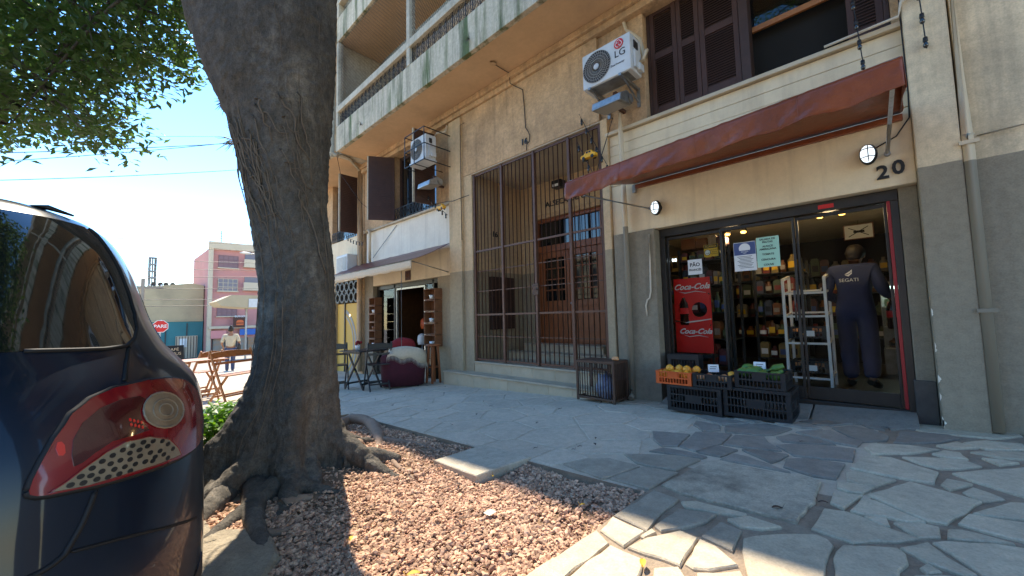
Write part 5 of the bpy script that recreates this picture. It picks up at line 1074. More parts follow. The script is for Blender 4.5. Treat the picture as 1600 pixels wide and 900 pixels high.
# cardboard boxes on the near shelf top
for i, (a, b, mt) in enumerate(((-1.98,-1.80,'crate_wood'),(-1.79,-1.66,'crate_wood'),(-1.64,-1.55,'pack_4'),(-1.54,-1.47,'pack_7'))):
    mb = MB(); mb.box(a,b,5.33,5.6,1.785,1.785+.14-.02*(i % 2)); mb.box(a-.001,b+.001,5.44,5.48,1.785,1.786+.14-.02*(i % 2)); mb.build('carton', mt, label=['large brown carton on top of the near shelf at its left end','smaller brown carton next to the large one on the shelf top','pale carton on top of the near shelf','narrow dark red carton at the right end of the shelf top'][i], cat='carton')
# red drinks panel with a round cut-out, standing behind the glass
cp = thing('drinks_stand', 'red soft drink display panel standing behind the left glass', 'display', (-1.78, 5.08, FZ))
N = 40; cxh, czh, rh = -1.70, .985, .09
def panel_poly():
    mb = MB(); X0, X1, Z0, Z1, y = -2.0, -1.565, .46, 1.38, 5.06
    # ring around the hole, then outer frame
    ring = [(cxh+rh*math.cos(2*math.pi*i/N), czh+rh*math.sin(2*math.pi*i/N)) for i in range(N)]; sq = []
    for i in range(N):
        a = 2*math.pi*i/N; c, s = math.cos(a), math.sin(a)
        k = min(((X1-.012)-cxh)/c if c > 1e-6 else 9, (cxh-(X0+.1))/-c if c < -1e-6 else 9, .2/abs(s) if abs(s) > 1e-6 else 9); sq.append((cxh+k*c, czh+k*s))
    vs = [(p[0], y, p[1]) for p in ring]+[(p[0], y, p[1]) for p in sq]
    mb.add(vs, [(i, (i+1) % N, N+(i+1) % N, N+i) for i in range(N)])
    xl = X0+.1; xr = X1-.012; zl, zh = czh-.2, czh+.2
    mb.add([(X0,y,Z0),(X1,y,Z0),(X1,y,zl),(X0,y,zl)], [(0,1,2,3)]); mb.add([(X0,y,zh),(X1,y,zh),(X1,y,Z1),(X0,y,Z1)], [(0,1,2,3)]); mb.add([(X0,y,zl),(xl,y,zl),(xl,y,zh),(X0,y,zh)], [(0,1,2,3)]); mb.add([(xr,y,zl),(X1,y,zl),(X1,y,zh),(xr,y,zh)], [(0,1,2,3)])
    return mb
o = panel_poly().build('panel', 'cola_red', cp); sm = o.modifiers.new('t', 'SOLIDIFY'); sm.thickness = .012
text('script_lettering', 'Coca-Cola', .098, (-1.785, 5.05, 1.27), 'ink_white', cp, ext=.001, shear=.45, bold=.002); text('script_lettering', 'Coca-Cola', .088, (-1.765, 5.05, .72), 'ink_white', cp, ext=.001, shear=.45, bold=.002)
def swash(x, z, s, p):
    pts = [(x-.20*s,5.049,z-.02*s),(x-.08*s,5.049,z-.055*s),(x+.06*s,5.049,z-.035*s),(x+.19*s,5.049,z-.06*s)]; MB().tube(pts, [.002,.006,.005,.002], 5).build('lettering_swash', 'ink_white', p)
swash(-1.785, 1.245, .9, cp); swash(-1.765, .70, .8, cp)
def bottle_mesh(mb, x, y, z, s, lab=1):
    mb.lathe([(0,0),(.045*s,0),(.052*s,.02*s),(.048*s,.08*s),(.053*s,.13*s),(.053*s,.20*s),(.046*s,.25*s),(.018*s,.31*s),(.015*s,.335*s)], (x,y,z), 14, 0); mb.lathe([(.0535*s,.13*s),(.0545*s,.135*s),(.0545*s,.195*s),(.0535*s,.20*s)], (x,y,z), 14, lab); mb.lathe([(.017*s,.325*s),(.017*s,.35*s),(0,.35*s)], (x,y,z), 12, lab)
mb = MB(); bottle_mesh(mb, -1.88, 5.045, .80, 1.05); 
for i, v in enumerate(mb.v): mb.v[i] = (v[0], 5.046+(v[1]-5.045)*.10, v[2])
mb.build('printed_bottle', ['cola_dark', 'cola_red'], cp)
mb = MB(); mb.tube([(-1.998,5.05,.85),(-1.86,5.05,.83),(-1.7,5.05,.85),(-1.57,5.05,.87)], [.010,.012,.008,.006], 5)
mb.build('print_ribbon', 'ink_white', cp)
mb = MB()
for x in (-1.99, -1.575): mb.box(x-.012,x+.012,5.065,5.09,FZ,1.38)
mb.box(-1.99,-1.575,5.065,5.26,.40,.44); mb.build('stand_frame', 'shelf_black', cp)
mb = MB(); mb.cyl((-2.0+.03,5.0,1.62),(-1.93,5.0,1.62),.02,8); mb.build('shelf_lamp', 'lamp_shelf', label='small cool white lamp tube at the left end of the glass', cat='lamp')
# white tiered rack
rk = thing('display_rack', 'white metal ladder rack with dark trays inside the shop door', 'rack', (-.70, 5.6, FZ)); mb = MB(); rz0, rz1 = FZ, 1.36
for x0, y0 in ((-.90,5.45),(-.90,5.85),(-.52,5.45),(-.52,5.85)): mb.bar((x0,y0,rz0),(x0,y0,rz1-(0 if y0 > 5.6 else .06)),.028)
mb.build('upright', 'rack_white', rk, .003)
for z in (.20,.58,.88,1.14): 
    mb = MB(); mb.bar((-.90,5.45,z),(-.52,5.45,z),.022); mb.bar((-.90,5.85,z+.04),(-.52,5.85,z+.04),.022); mb.bar((-.90,5.45,z),(-.90,5.85,z+.04),.018); mb.bar((-.52,5.45,z),(-.52,5.85,z+.04),.018); mb.build('shelf_rail', 'rack_white', rk)
for x in (-.90, -.52): MB().bar((x,5.45,rz1-.06),(x,5.85,rz1),.028).build('top_bar', 'rack_white', rk)
def slotted_crate(label, x0, x1, y0, y1, z0, h, mat, group, name='crate', rows=3, tilt=0.):
    t = thing(name, label, 'crate', ((x0+x1)/2, (y0+y1)/2, z0), group=group); mb = MB(); th = .014
    mb.box(x0+.01,x1-.01,y0+.01,y1-.01,z0,z0+.012); mb.build('bottom', mat, t)
    for (a, b, ax) in ((x0, x1, 'f'), (x0, x1, 'k'), (y0, y1, 'l'), (y0, y1, 'r')):
        sd = MB(); L = b-a; n = max(4, int(L/.030))
        def put(u0, u1, za, zb_, out=0.):
            if ax == 'f': sd.box(u0,u1,y0-out,y0+th,za,zb_)
            elif ax == 'k': sd.box(u0,u1,y1-th,y1+out,za,zb_)
            elif ax == 'l': sd.box(x0-out,x0+th,u0,u1,za,zb_)
            else: sd.box(x1-th,x1+out,u0,u1,za,zb_)
        e = .0 if ax in 'fk' else th+.001
        put(a+e, b-e, z0+.001, z0+h*.13); put(a+e, b-e, z0+h*.90, z0+h, .006)
        zs = [z0+h*(.13+.77*k/rows) for k in range(rows+1)]
        for k in range(1, rows): put(a+e, b-e, zs[k]-.007, zs[k]+.007, .0015)
        for i in range(n+1):
            u = a+e+(L-2*e-.008)*i/n; wd = .008 if (i not in (0, n)) else .03
            if i == n: u -= .022
            put(u, u+wd, z0+h*.13-.001, z0+h*.90+.001, -.001)
        put(a+L*.36, b-L*.36, zs[1], zs[2], .001)
        sd.build('side_wall', mat, t)
    return t
for z, k in ((.60, 0), (.22, 1)):
    o = slotted_crate(['dark tray on the middle shelf of the white rack', 'dark tray on the bottom shelf of the white rack'][k], -.88, -.54, 5.47, 5.83, z+.03, .13, 'crate_black', 'trays on the white rack', 'tray', 2)
    MB().box(-.74,-.64,5.452,5.455,z+.06,z+.12).build('price_card', 'paper_white', o)
    for i in range(8): MB().ell((-.84+.08*(i % 4)+.01, 5.58+.14*(i//4), z+.11), (.035,.035,.03), 10, 6, 0, .2, i).build('bread_roll', 'apple', label='small bread roll in a tray of the white rack', cat='bread', group='rolls in the rack trays')
# refrigerated counter at the back right
fc = thing('display_fridge', 'lit refrigerated counter with pale green glow behind the man', 'fridge', (.5, 7.3, FZ)); mb = MB(); mb.box(-.12,1.25,7.1,7.7,FZ,.42); mb.box(-.12,1.25,7.62,7.7,.42,1.3); mb.box(-.12,1.25,7.1,7.7,1.24,1.30); mb.build('cabinet', 'galvanised', fc, .01)
for z in (.42,.70,.96): MB().box(-.10,1.23,7.15,7.6,z,z+.012).build('fridge_shelf', 'ac_white', fc)
MB().box(-.10,1.23,7.13,7.16,1.20,1.235).build('fridge_lamp', 'lamp_fridge', fc); MB().box(-.10,1.23,7.105,7.11,.43,1.20).build('fridge_glass', 'glass_clear', fc)
for z in (.433,.713,.973): stock(-.08,1.2,7.2,7.5,z,'packed cold food in the lit refrigerated counter','food in the refrigerated counter',(.05,.14),(.10,.18),kinds=(1,4,4,5,6))
lt = bpy.data.lights.new('fridge_light', 'AREA'); lt.shape = 'RECTANGLE'; lt.size = 1.2; lt.size_y = .05; lt.energy = 3.0; lt.color = (.8, 1., .95); lo = bpy.data.objects.new('fridge_light', lt); col.objects.link(lo); lo.location = (.55, 7.2, 1.195)
# signs on and behind the glass
def sheet_sign(name, label, x0, x1, z0, z1, y, mat, roll=0.):
    t = thing(name, label, 'sign', ((x0+x1)/2, y, z0)); MB().box(x0,x1,y-.0015,y,z0,z1).build('sheet', mat, t); return t
p = sheet_sign('paper_sign', 'white paper sign about french bread taped to the left glass', -1.735, -1.575, 1.40, 1.58, YG-.005, 'paper_white'); text('lettering', 'PÃO', .058, (-1.655, YG-.008, 1.515), 'ink_black', p, ext=.0004, bold=.0015); text('lettering', 'FRANCÊS', .034, (-1.655, YG-.008, 1.455), 'ink_black', p, ext=.0004, bold=.0008)
p = sheet_sign('paper_sign', 'green paper price list taped to the sliding glass door', -1.005, -.80, 1.41, 1.73, YG-.037, 'paper_green')
for z, s_ in ((1.705,'SALADA DE'),(1.675,'FRUTAS'),(1.63,'ALFACE'),(1.60,'AMERICANA'),(1.545,'TOMATE'),(1.49,'CENOURA'),(1.435,'COUVE')): text('lettering', s_, .027, (-.903, YG-.040, z), 'ink_black', p, ext=.0004, bold=.0006)
p = sheet_sign('paper_sign', 'white and blue printed notice beside the green price list', -1.225, -1.012, 1.39, 1.705, YG-.037, 'paper_white'); MB().box(-1.222,-1.015,YG-.0395,YG-.0386,1.565,1.70).build('printed_header', 'ink_blue', p)
mb = MB(); mb.lathe([(.0,-.0006),(.055,-.0005)], (-1.118,YG-.040,1.635), 20, 0, 'y'); mb.build('printed_badge', 'ink_white', p); MB().box(-1.165,-1.072,YG-.0425,YG-.0415,1.585,1.612).build('printed_ribbon', 'ink_blue', p); text('lettering', 'RECEBA', .02, (-1.118, YG-.0435, 1.598), 'ink_white', p, ext=.0003)
mb = MB()
for i in range(9): mb.box(-1.118-.075+.012*(i % 3),-1.118+.078-.010*((i+1) % 3),YG-.0392,YG-.0387,1.545-i*.0155,1.5495-i*.0155)
mb.build('printed_lines', 'ink_black', p)
p = sheet_sign('hanging_sign', 'yellow and black smile camera notice hanging behind the glass', -1.565, -1.41, 1.60, 1.745, YG+.06, 'sign_yellow'); MB().box(-1.56,-1.415,YG+.056,YG+.058,1.70,1.742).build('printed_header', 'ink_black', p); text('lettering', 'SORRIA', .036, (-1.487, YG+.054, 1.720), 'sign_yellow', p, ext=.0003)
mb = MB(); mb.lathe([(.0,-.0006),(.033,-.0005)], (-1.525,YG+.057,1.652), 18, 0, 'y'); mb.build('printed_face', 'ink_white', p); arc_strip(-1.525, 1.652, .030, .034, 0, 360, YG+.051, 'face_outline', 'ink_black', p); arc_strip(-1.525, 1.655, .016, .019, 200, 340, YG+.051, 'face_smile', 'ink_black', p)
for i, s_ in enumerate(('VOCÊ ESTÁ','SENDO','FILMADO')): text('lettering', s_, .017, (-1.452, YG+.056, 1.675-i*.022), 'ink_black', p, ext=.0003)
MB().cyl((-1.487,YG+.06,1.745),(-1.487,YG+.06,1.86),.0015,4).build('hanging_string', 'cable_white', p)
p = sheet_sign('wall_sign', 'framed white no smoking style notice hung inside above the man', -.40, -.12, 1.88, 2.06, 6.9, 'paper_white'); mb = MB(); mb.bar((-.36,6.895,1.91),(-.16,6.895,2.03),.008); mb.bar((-.36,6.895,2.03),(-.16,6.895,1.91),.008); mb.box(-.31,-.20,6.893,6.896,1.955,1.985); mb.build('printed_symbol', 'ink_black', p)
mb = MB()
for a, b, c, d in ((-.41,-.11,2.06,2.07),(-.41,-.11,1.87,1.88),(-.41,-.40,1.88,2.06),(-.12,-.11,1.88,2.06)): mb.box(a,b,6.885,6.905,c,d)
mb.build('frame', 'crate_wood', p); mb = MB(); mb.cyl((-.26,6.9,2.07),(-.26,6.9,2.12),.002,4); mb.build('hanging_string', 'cable_black', p)

# ================================================================== PRODUCE CRATES ON THE PAVEMENT
zc = lambda x: zg(x)+.004
c_y0 = 4.17
slotted_crate('large black crate under the orange one, left of the two on the ground', -1.79, -1.26, c_y0+.03, c_y0+.43, zc(-1.5), .265, 'crate_black', 'large black crates on the pavement', rows=3)
slotted_crate('large black crate at right, carrying the green produce', -1.245, -.70, c_y0+.05, c_y0+.46, zc(-1.), .275, 'crate_black', 'large black crates on the pavement', rows=3)
slotted_crate('black crate hidden behind the orange crate against the jamb', -1.95, -1.60, 4.64, 4.78, zc(-1.8), .55, 'crate_black', 'large black crates on the pavement', rows=4)
z2 = zc(-1.5)+.268; slotted_crate('orange plastic crate filled with oranges', -1.90, -1.53, c_y0+.02, c_y0+.36, z2, .135, 'crate_orange', 'small produce crates', rows=2)
slotted_crate('small black crate with a price card, between orange and green crates', -1.52, -1.16, c_y0+.03, c_y0+.38, z2, .135, 'crate_black', 'small produce crates', rows=2)
z3 = zc(-1.)+.279; slotted_crate('black crate heaped with green vegetables at the right end', -1.14, -.73, c_y0+.06, c_y0+.42, z3, .155, 'crate_black', 'small produce crates', rows=2)
rf = random.Random(3)
def fruit(nm, x, y, z, r, mat, label, grp, stem=True):
    mb = MB(); mb.ell((x,y,z), r, 14, 9, 0, .06, rf.random()*9)
    if stem: mb.cyl((x,y,z+(r if not isinstance(r, tuple) else r[2])*.93),(x+.004,y,z+(r if not isinstance(r, tuple) else r[2])*1.08),.004,5)
    return mb.build(nm, mat, label=label, cat='fruit', group=grp)
for i in range(12):
    x = -1.86+.085*(i % 4)+rf.uniform(-.01,.01); y = c_y0+.08+.10*(i//4)+rf.uniform(-.01,.01); fruit('orange', x, y, z2+.085+.02*rf.random(), .042, 'orange_fruit', 'orange in the orange crate', 'oranges in the crate')
for i in range(4): fruit('orange', -1.80+.09*i, c_y0+.16+.03*(i % 2), z2+.150, .041, 'orange_fruit', 'orange heaped on top in the orange crate', 'oranges heaped on top')
for i in range(5): fruit('mango', -1.47+.07*i, c_y0+.12+.06*(i % 2), z2+.085, (.05,.04,.038), 'apple', 'pale red fruit in the small black crate', 'fruit in the small black crate')
fruit('lemon', -1.19, c_y0+.18, z2+.13, (.04,.032,.03), 'orange_fruit', 'single yellow lemon at the right edge of the small black crate', None)
for i in range(9):
    x = -1.08+.085*(i % 4)+rf.uniform(-.012,.012); y = c_y0+.12+.11*(i//4); fruit('green_vegetable', x, y, z3+.12+.035*rf.random(), (.062,.045,.042), 'green_fruit', 'green vegetable heaped in the right hand crate', 'green vegetables in the crate')
mb = MB(); mb.tube([(-.90,c_y0+.16,z3+.15),(-.83,c_y0+.19,z3+.185),(-.76,c_y0+.20,z3+.215)], [.03,.034,.022], 10); mb.build('cucumber', 'green_fruit', label='long green cucumber leaning out of the right crate', cat='vegetable')
def card(label, x, y, z, rz=0.):
    t = thing('price_card', label, 'price card', (x, y, z), rz, local=True); mb = MB(); mb.add([(-.05,0,0),(.05,0,0),(.05,.02,.075),(-.05,.02,.075)], [(0,1,2,3)]); mb.add([(-.05,.04,0),(.05,.04,0),(.05,.02,.075),(-.05,.02,.075)], [(0,1,2,3)]); mb.build('card', 'paper_white', t); mb = MB(); mb.box(-.03,.03,.0118,.0125,.05,.056); mb.box(-.035,.02,.0065,.0072,.03,.036); mb.build('printed_lines', 'ink_black', t)
card('tilted white price card in the small black crate', -1.37, c_y0+.22, z2+.135, .5); card('white price card standing among the green vegetables', -.97, c_y0+.27, z3+.15, .1)
# ================================================================== METER CAGE
cg = thing('bin_cage', 'low rusty brown bar cage by the steps holding a bag', 'cage', (-2.75, 4.4, zg(-2.75))); X0, X1, Y0, Y1, Z0, Z1 = -2.98, -2.46, 4.27, 4.60, zg(-2.75)+.0, zg(-2.75)+.50
mb = MB()
for x in (X0, X1):
    for y in (Y0, Y1): mb.bar((x,y,Z0),(x,y,Z1),.028)
for z in (Z0+.04, Z1-.014):
    mb.bar((X0,Y0,z),(X1,Y0,z),.026); mb.bar((X0,Y1,z),(X1,Y1,z),.026); mb.bar((X0,Y0,z),(X0,Y1,z),.026); mb.bar((X1,Y0,z),(X1,Y1,z),.026)
mb.build('frame', 'gate_metal_old', cg, .003)
bm_ = MB().cyl((0,0,Z0+.04),(0,0,Z1-.02),.007,6).mesh('bar', 'gate_metal_old')
for i in range(1, 14): place('bar', bm_, cg, loc=(X0+(X1-X0)*i/14, Y0, 0))
for i in range(1, 7): place('bar', bm_, cg, loc=(X1, Y0+(Y1-Y0)*i/7, 0))
MB().box(X0,X1,Y0,Y1,Z1-.002,Z1+.004).build('lid', 'gate_metal_old', cg); MB().box(X0+.02,X1-.02,Y0+.02,Y1-.02,Z0+.028,Z0+.036).build('floor_plate', 'gate_metal_old', cg); MB().box(X1-.012,X1-.006,Y0+.02,Y1-.02,Z0+.04,Z1-.02).build('end_panel','gate_metal_old',cg)
mb = MB(); mb.ell((-2.66,4.43,Z0+.17),(.15,.10,.15),14,10,0,.5,4); mb.tube([(-2.66,4.43,Z0+.30),(-2.65,4.43,Z0+.36)],[.04,.015],8); mb.build('rubbish_bag', 'bag_blue', label='blue and white plastic bag inside the brown cage', cat='bag')
mb = MB(); mb.ell((-2.50,4.40,Z1+.03),(.05,.04,.026),10,7,0,.4,2); mb.build('bread_scrap', 'apple', label='small pale lump left on top of the brown cage', cat='scrap')
# ================================================================== PEOPLE
def skin_mesh(name, verts, edges, radii, mat, parent, roots, sub=2, loc=None):
    me = bpy.data.meshes.new(name); me.from_pydata(verts, edges, []); me.materials.append(MATS[mat]); o = place(name, me, parent)
    sk = o.modifiers.new('skin', 'SKIN'); sk.use_smooth_shade = True
    if not me.skin_vertices: me.attributes  # layer is added with the modifier below
    bpy.context.view_layer.objects.active = o
    if not me.skin_vertices:
        with bpy.context.temp_override(object=o, active_object=o): bpy.ops.mesh.customdata_skin_add()
    for i, r_ in enumerate(radii):
        d = me.skin_vertices[0].data[i]; d.radius = r_ if isinstance(r_, tuple) else (r_, r_); d.use_root = i in roots
    s = o.modifiers.new('sub', 'SUBSURF'); s.levels = sub; s.render_levels = sub
    return o
def chain(V, E, Rr, base, pts, rad):
    for p, r_ in zip(pts, rad):
        V.append(p); Rr.append(r_); E.append((base, len(V)-1)); base = len(V)-1
    return base
def hand(V, E, Rr, roots, wrist, d, side, up_):
    """palm and five bent fingers; d = direction of the hand, side = towards the thumb"""
    d = Vector(d).normalized(); sd = (Vector(side)-d*Vector(side).dot(d)).normalized(); n = d.cross(sd); w = Vector(wrist)
    V += [tuple(w), tuple(w+d*.085)]; Rr += [(.026,.016), (.038,.015)]; E.append((len(V)-2, len(V)-1)); roots.append(len(V)-2)
    for k, L in enumerate((.066,.076,.070,.055)):
        b = w+d*.075+sd*(.028-.019*k); pts = [b, b+d*L*.5+n*.008, b+d*L*.8+n*.028, b+d*L*.9+n*.045]; i0 = len(V)
        V += [tuple(q) for q in pts]; Rr += [.0095,.009,.0085,.007]; E += [(i0,i0+1),(i0+1,i0+2),(i0+2,i0+3)]; roots.append(i0)
    b = w+d*.025+sd*.022; pts = [b, b+d*.028+sd*.022, b+d*.055+sd*.030+n*.012]; i0 = len(V); V += [tuple(q) for q in pts]; Rr += [.013,.0105,.008]; E += [(i0,i0+1),(i0+1,i0+2)]; roots.append(i0)
def person(name_label, loc, rz, height, pose, hair_kind, tops, legs, shoes, extra=None):
    s = height/1.70; t = thing('person', name_label, 'person', loc, rz, local=True)
    S = lambda p: (p[0]*s, p[1]*s, p[2]*s)
    P = {k: S(v) for k, v in pose.items()}
    V = [P['pelvis'], P['waist'], P['chest'], P['neck0'], P['neck1'], P['head0'], P['head1'], P['head2']]; E = [(i, i+1) for i in range(7)]; Rr = [(.155,.115),(.135,.105),(.165,.115),(.07,.06),(.055,.055),(.068,.078),(.078,.095),(.05,.06)]
    Rr = [(a*s, b*s) for a, b in Rr]; roots = [0]
    for sd in ('l', 'r'):
        chain(V, E, Rr, 2, [P['sh_'+sd], P['el_'+sd], P['wr_'+sd]], [.058*s, .043*s, .029*s])
        chain(V, E, Rr, 0, [P['hip_'+sd], P['kn_'+sd], P['an_'+sd], P['toe_'+sd]], [.09*s, .062*s, .042*s, .034*s])
    hv = (P['wr_r'], Vector(P['wr_r'])-Vector(P['el_r'])); hand(V, E, Rr, roots, hv[0], pose.get('hd_r', hv[1]), pose.get('th_r', (-1, 0, 0)), 0)
    hand(V, E, Rr, roots, P['wr_l'], pose.get('hd_l', Vector(P['wr_l'])-Vector(P['el_l'])), pose.get('th_l', (1, 0, 0)), 0)
    body = skin_mesh('body', V, E, Rr, 'skin', t, roots)
    # face details
    h1 = Vector(P['head1']); f = Vector(pose.get('face', (0, 1, 0)))
    r_ = f.cross(Vector((0, 0, 1))).normalized(); mb = MB()
    nose = h1+f*.092*s-Vector((0,0,.015*s)); mb.ell(nose, (.014*s,.018*s,.022*s), 8, 6)
    for k in (-1, 1): mb.ell(h1+r_*.078*s*k-Vector((0,0,.01*s)), (.012*s,.02*s,.03*s), 8, 6)
    mb.build('ears_and_nose', 'skin', body)
    mb = MB()
    for k in (-1, 1): mb.ell(h1+f*.080*s+r_*.03*s*k+Vector((0,0,.015*s)), .011*s, 8, 6)
    mb.ell(h1+f*.082*s-Vector((0,0,.055*s)), (.024*s,.010*s,.006*s), 8, 6); mb.build('eyes_and_mouth', 'hair', body)
    mb = MB(); hc = h1+Vector((0,0,.030*s))-f*.024*s; mb.ell(hc, (.098*s,.114*s,.102*s), 16, 10, 0, .12, 3)
    if hair_kind == 'bun': mb.ell(hc-f*.06*s+Vector((0,0,.09*s)), .055*s, 12, 8, 0, .2, 2)
    else: mb.ell(hc-f*.045*s-Vector((0,0,.06*s)), (.075*s,.06*s,.055*s), 12, 8, 0, .1, 2)
    mb.build('hair', 'hair', t)
    # clothing: a slightly larger skin over the clothed joints
    V2 = [P['pelvis'], P['waist'], P['chest'], P['neck0']]; E2 = [(0,1),(1,2),(2,3)]; R2 = [(.175*s,.135*s),(.158*s,.128*s),(.188*s,.138*s),(.085*s,.075*s)]
    if tops == legs:
        for sd in ('l', 'r'):
            chain(V2, E2, R2, 2, [P['sh_'+sd], P['el_'+sd], P['wr_'+sd]], [.080*s, .066*s, .050*s]); chain(V2, E2, R2, 0, [P['hip_'+sd], P['kn_'+sd], P['an_'+sd]], [.118*s, .094*s, .082*s])
        cl = skin_mesh('coverall', V2, E2, R2, tops, t, [0])
        tx = bpy.data.textures.new('folds', 'CLOUDS'); tx.noise_scale = .09; dm = cl.modifiers.new('folds', 'DISPLACE'); dm.texture = tx; dm.strength = .022; dm.texture_coords = 'LOCAL'
    else:
        R2[0] = (.165*s, .135*s)
        for sd in ('l', 'r'): chain(V2, E2, R2, 2, [P['sh_'+sd], P['el_'+sd]], [.078*s, .062*s])
        skin_mesh('blouse', V2, E2, R2, tops, t, [0]); V3 = [P['pelvis']]; E3 = []; R3 = [(.163*s,.125*s)]
        for sd in ('l', 'r'): chain(V3, E3, R3, 0, [P['hip_'+sd], P['kn_'+sd], P['an_'+sd]], [.104*s, .076*s, .056*s])
        skin_mesh('trousers', V3, E3, R3, legs, t, [0])
    for sd in ('l', 'r'):
        a, b = Vector(P['an_'+sd]), Vector(P['toe_'+sd]); d = b-a; mb = MB(); hl = a-Vector((d.x,d.y,0))*.35; z0 = min(a.z-.075*s, b.z-.035*s)
        mb.tube([hl+Vector((0,0,-.035*s)), a+Vector((0,0,-.02*s)), a+d*.55+Vector((0,0,-.012*s)), b+Vector((0,0,.002)), b+d*.28], [.036*s,.048*s,.045*s,.038*s,.016*s], 10); mb.build('shoe', shoes, t)
    return t, P
ST = dict(pelvis=(0,0,.95), waist=(0,.01,1.10), chest=(0,.02,1.33), neck0=(0,.02,1.46), neck1=(0,.03,1.51), head0=(0,.045,1.555), head1=(0,.05,1.61), head2=(0,.045,1.675),
          sh_l=(-.19,.02,1.40), el_l=(-.25,-.01,1.13), wr_l=(-.24,.09,.90), sh_r=(.19,.02,1.40), el_r=(.25,-.02,1.13), wr_r=(.24,.10,.92),
          hip_l=(-.09,0,.88), kn_l=(-.10,.05,.49), an_l=(-.10,.02,.085), toe_l=(-.11,.14,.04), hip_r=(.09,0,.88), kn_r=(.10,.03,.49), an_r=(.10,-.02,.085), toe_r=(.12,.10,.04))
# worker in the shop, back to us, head bent, right forearm forward with a bottle
wp = dict(ST); wp.update(chest=(.01,.05,1.33), neck0=(.02,.09,1.46), neck1=(.02,.11,1.50), head0=(.025,.135,1.54), head1=(.03,.15,1.59), head2=(.03,.15,1.655), el_l=(-.26,-.02,1.12), wr_l=(-.17,.19,1.04),
    el_r=(.265,-.03,1.13), wr_r=(.31,.15,1.08), hd_r=(.25,.6,-.6), th_r=(-.9,.3,.2), kn_l=(-.10,.10,.49), an_l=(-.09,.06,.085), toe_l=(-.11,.18,.04), kn_r=(.11,.0,.50), an_r=(.12,-.16,.13), toe_r=(.16,-.05,.05), face=(.1,.95,-.25))
wk, WP = person('man in a dark blue work coverall standing with his back to the shop door', (-.30, 5.75, FZ+.004), R(-4), 1.56, wp, 'short', 'coverall', 'coverall', 'shoe')
s_ = 1.56/1.70; MLOC = lambda x, y, z: (x*s_, y*s_, z*s_)
lg = MB()
for poly in ([(-.075,1.345),(-.02,1.385),(-.02,1.365),(-.05,1.345)], [(-.075,1.338),(-.045,1.338),(-.005,1.368),(-.005,1.352),(-.04,1.32)], [(-.018,1.39),(-.004,1.40),(-.004,1.375),(-.018,1.362)]):
    lg.add([MLOC(x+.02, -.128, z) for x, z in poly], [tuple(range(len(poly)))])
lg.build('coverall_emblem', 'ink_white', wk)
text('coverall_lettering', 'SEGATI', .052, MLOC(-.02, -.131, 1.275), 'ink_white', wk, ext=.001)
bt = MB(); bottle_mesh(bt, 0, 0, -.33, .98); o = bt.build('cola_bottle', ['cola_dark', 'cola_red'], label='dark cola bottle with red label held by the man in blue', cat='bottle'); o.location = (-.005, 5.93, 1.055)
# woman walking away down the street
wm = dict(ST); wm.update(kn_l=(-.09,.10,.50), an_l=(-.09,.16,.10), toe_l=(-.09,.27,.06), kn_r=(.08,-.02,.48), an_r=(.08,-.16,.12), toe_r=(.08,-.07,.05), el_l=(-.27,.02,1.14), wr_l=(-.22,.16,.98), el_r=(.26,-.06,1.15), wr_r=(.28,.04,.95))
wx, wy = -16.9, 3.15
wo, _ = person('woman in a pale blouse and blue jeans walking away with a black shoulder bag', (wx, wy, zg(wx)-.128), R(80), 1.62, wm, 'bun', 'blouse', 'jeans', 'shoe')
bgm = thing('shoulder_bag', 'black shoulder bag hanging at the walking woman\'s right side', 'bag', (wx, wy, zg(wx)-.128+.80), R(80), local=True)
mb = MB(); mb.prism([(-.16,-.02),(.12,-.02),(.14,.22),(.02,.27),(-.15,.22)], .20, .30, 'x'); 
mb.build('pouch', 'bag_black', bgm, .02)
MB().tube([(.25,-.10,.20),(.20,-.06,.45),(.17,.0,.60),(.20,.06,.45),(.25,.10,.20)], .010, 6).build('strap', 'bag_black', bgm)

# ================================================================== CAFE FURNITURE
def folding_chair(label, loc, rz, mat, group=None, w=.20, name='folding_chair'):
    t = thing(name, label, 'chair' if w < .25 else 'bench', loc, rz, group, local=True)
    for sx in (-1, 1):
        MB().bar((sx*w,-.20,.0),(sx*w,.20,.84),.022,.034,upv=(0,1,0)).build('back_leg', mat, t, .003)      # long leg: front foot up to the backrest
        MB().bar((sx*(w-.03),.22,.0),(sx*(w-.03),-.16,.44),.022,.034,upv=(0,1,0)).build('front_leg', mat, t, .003)
    for i in range(5): MB().box(-w+.012,w-.012,-.18+i*.068,-.18+i*.068+.056,.435,.452).build('seat_slat', mat, t, .004)
    N = 12; vs = []
    for i in range(N+1):
        x = -w-.015+(2*w+.03)*i/N; c = .03*(1-(2*i/N-1)**2)
        for y, z in ((.178,.72),(.200,.72),(.205,.80+c),(.183,.80+c)): vs.append((x, y, z))
    MB().add(vs, [(i*4+j, i*4+4+j, i*4+4+(j+1) % 4, i*4+(j+1) % 4) for i in range(N) for j in range(4)]+[(0,1,2,3),(4*N,4*N+3,4*N+2,4*N+1)]).build('back_slat', mat, t, .003)
    MB().bar((-w,.135,.63),(w,.135,.63),.018,.04).build('back_slat', mat, t, .003); MB().bar((-w+.03,.13,.105),(w-.03,.13,.105),.016,.028).build('stretcher', mat, t); MB().bar((-w,-.13,.12),(w,-.13,.12),.016,.028).build('stretcher', mat, t)
    return t
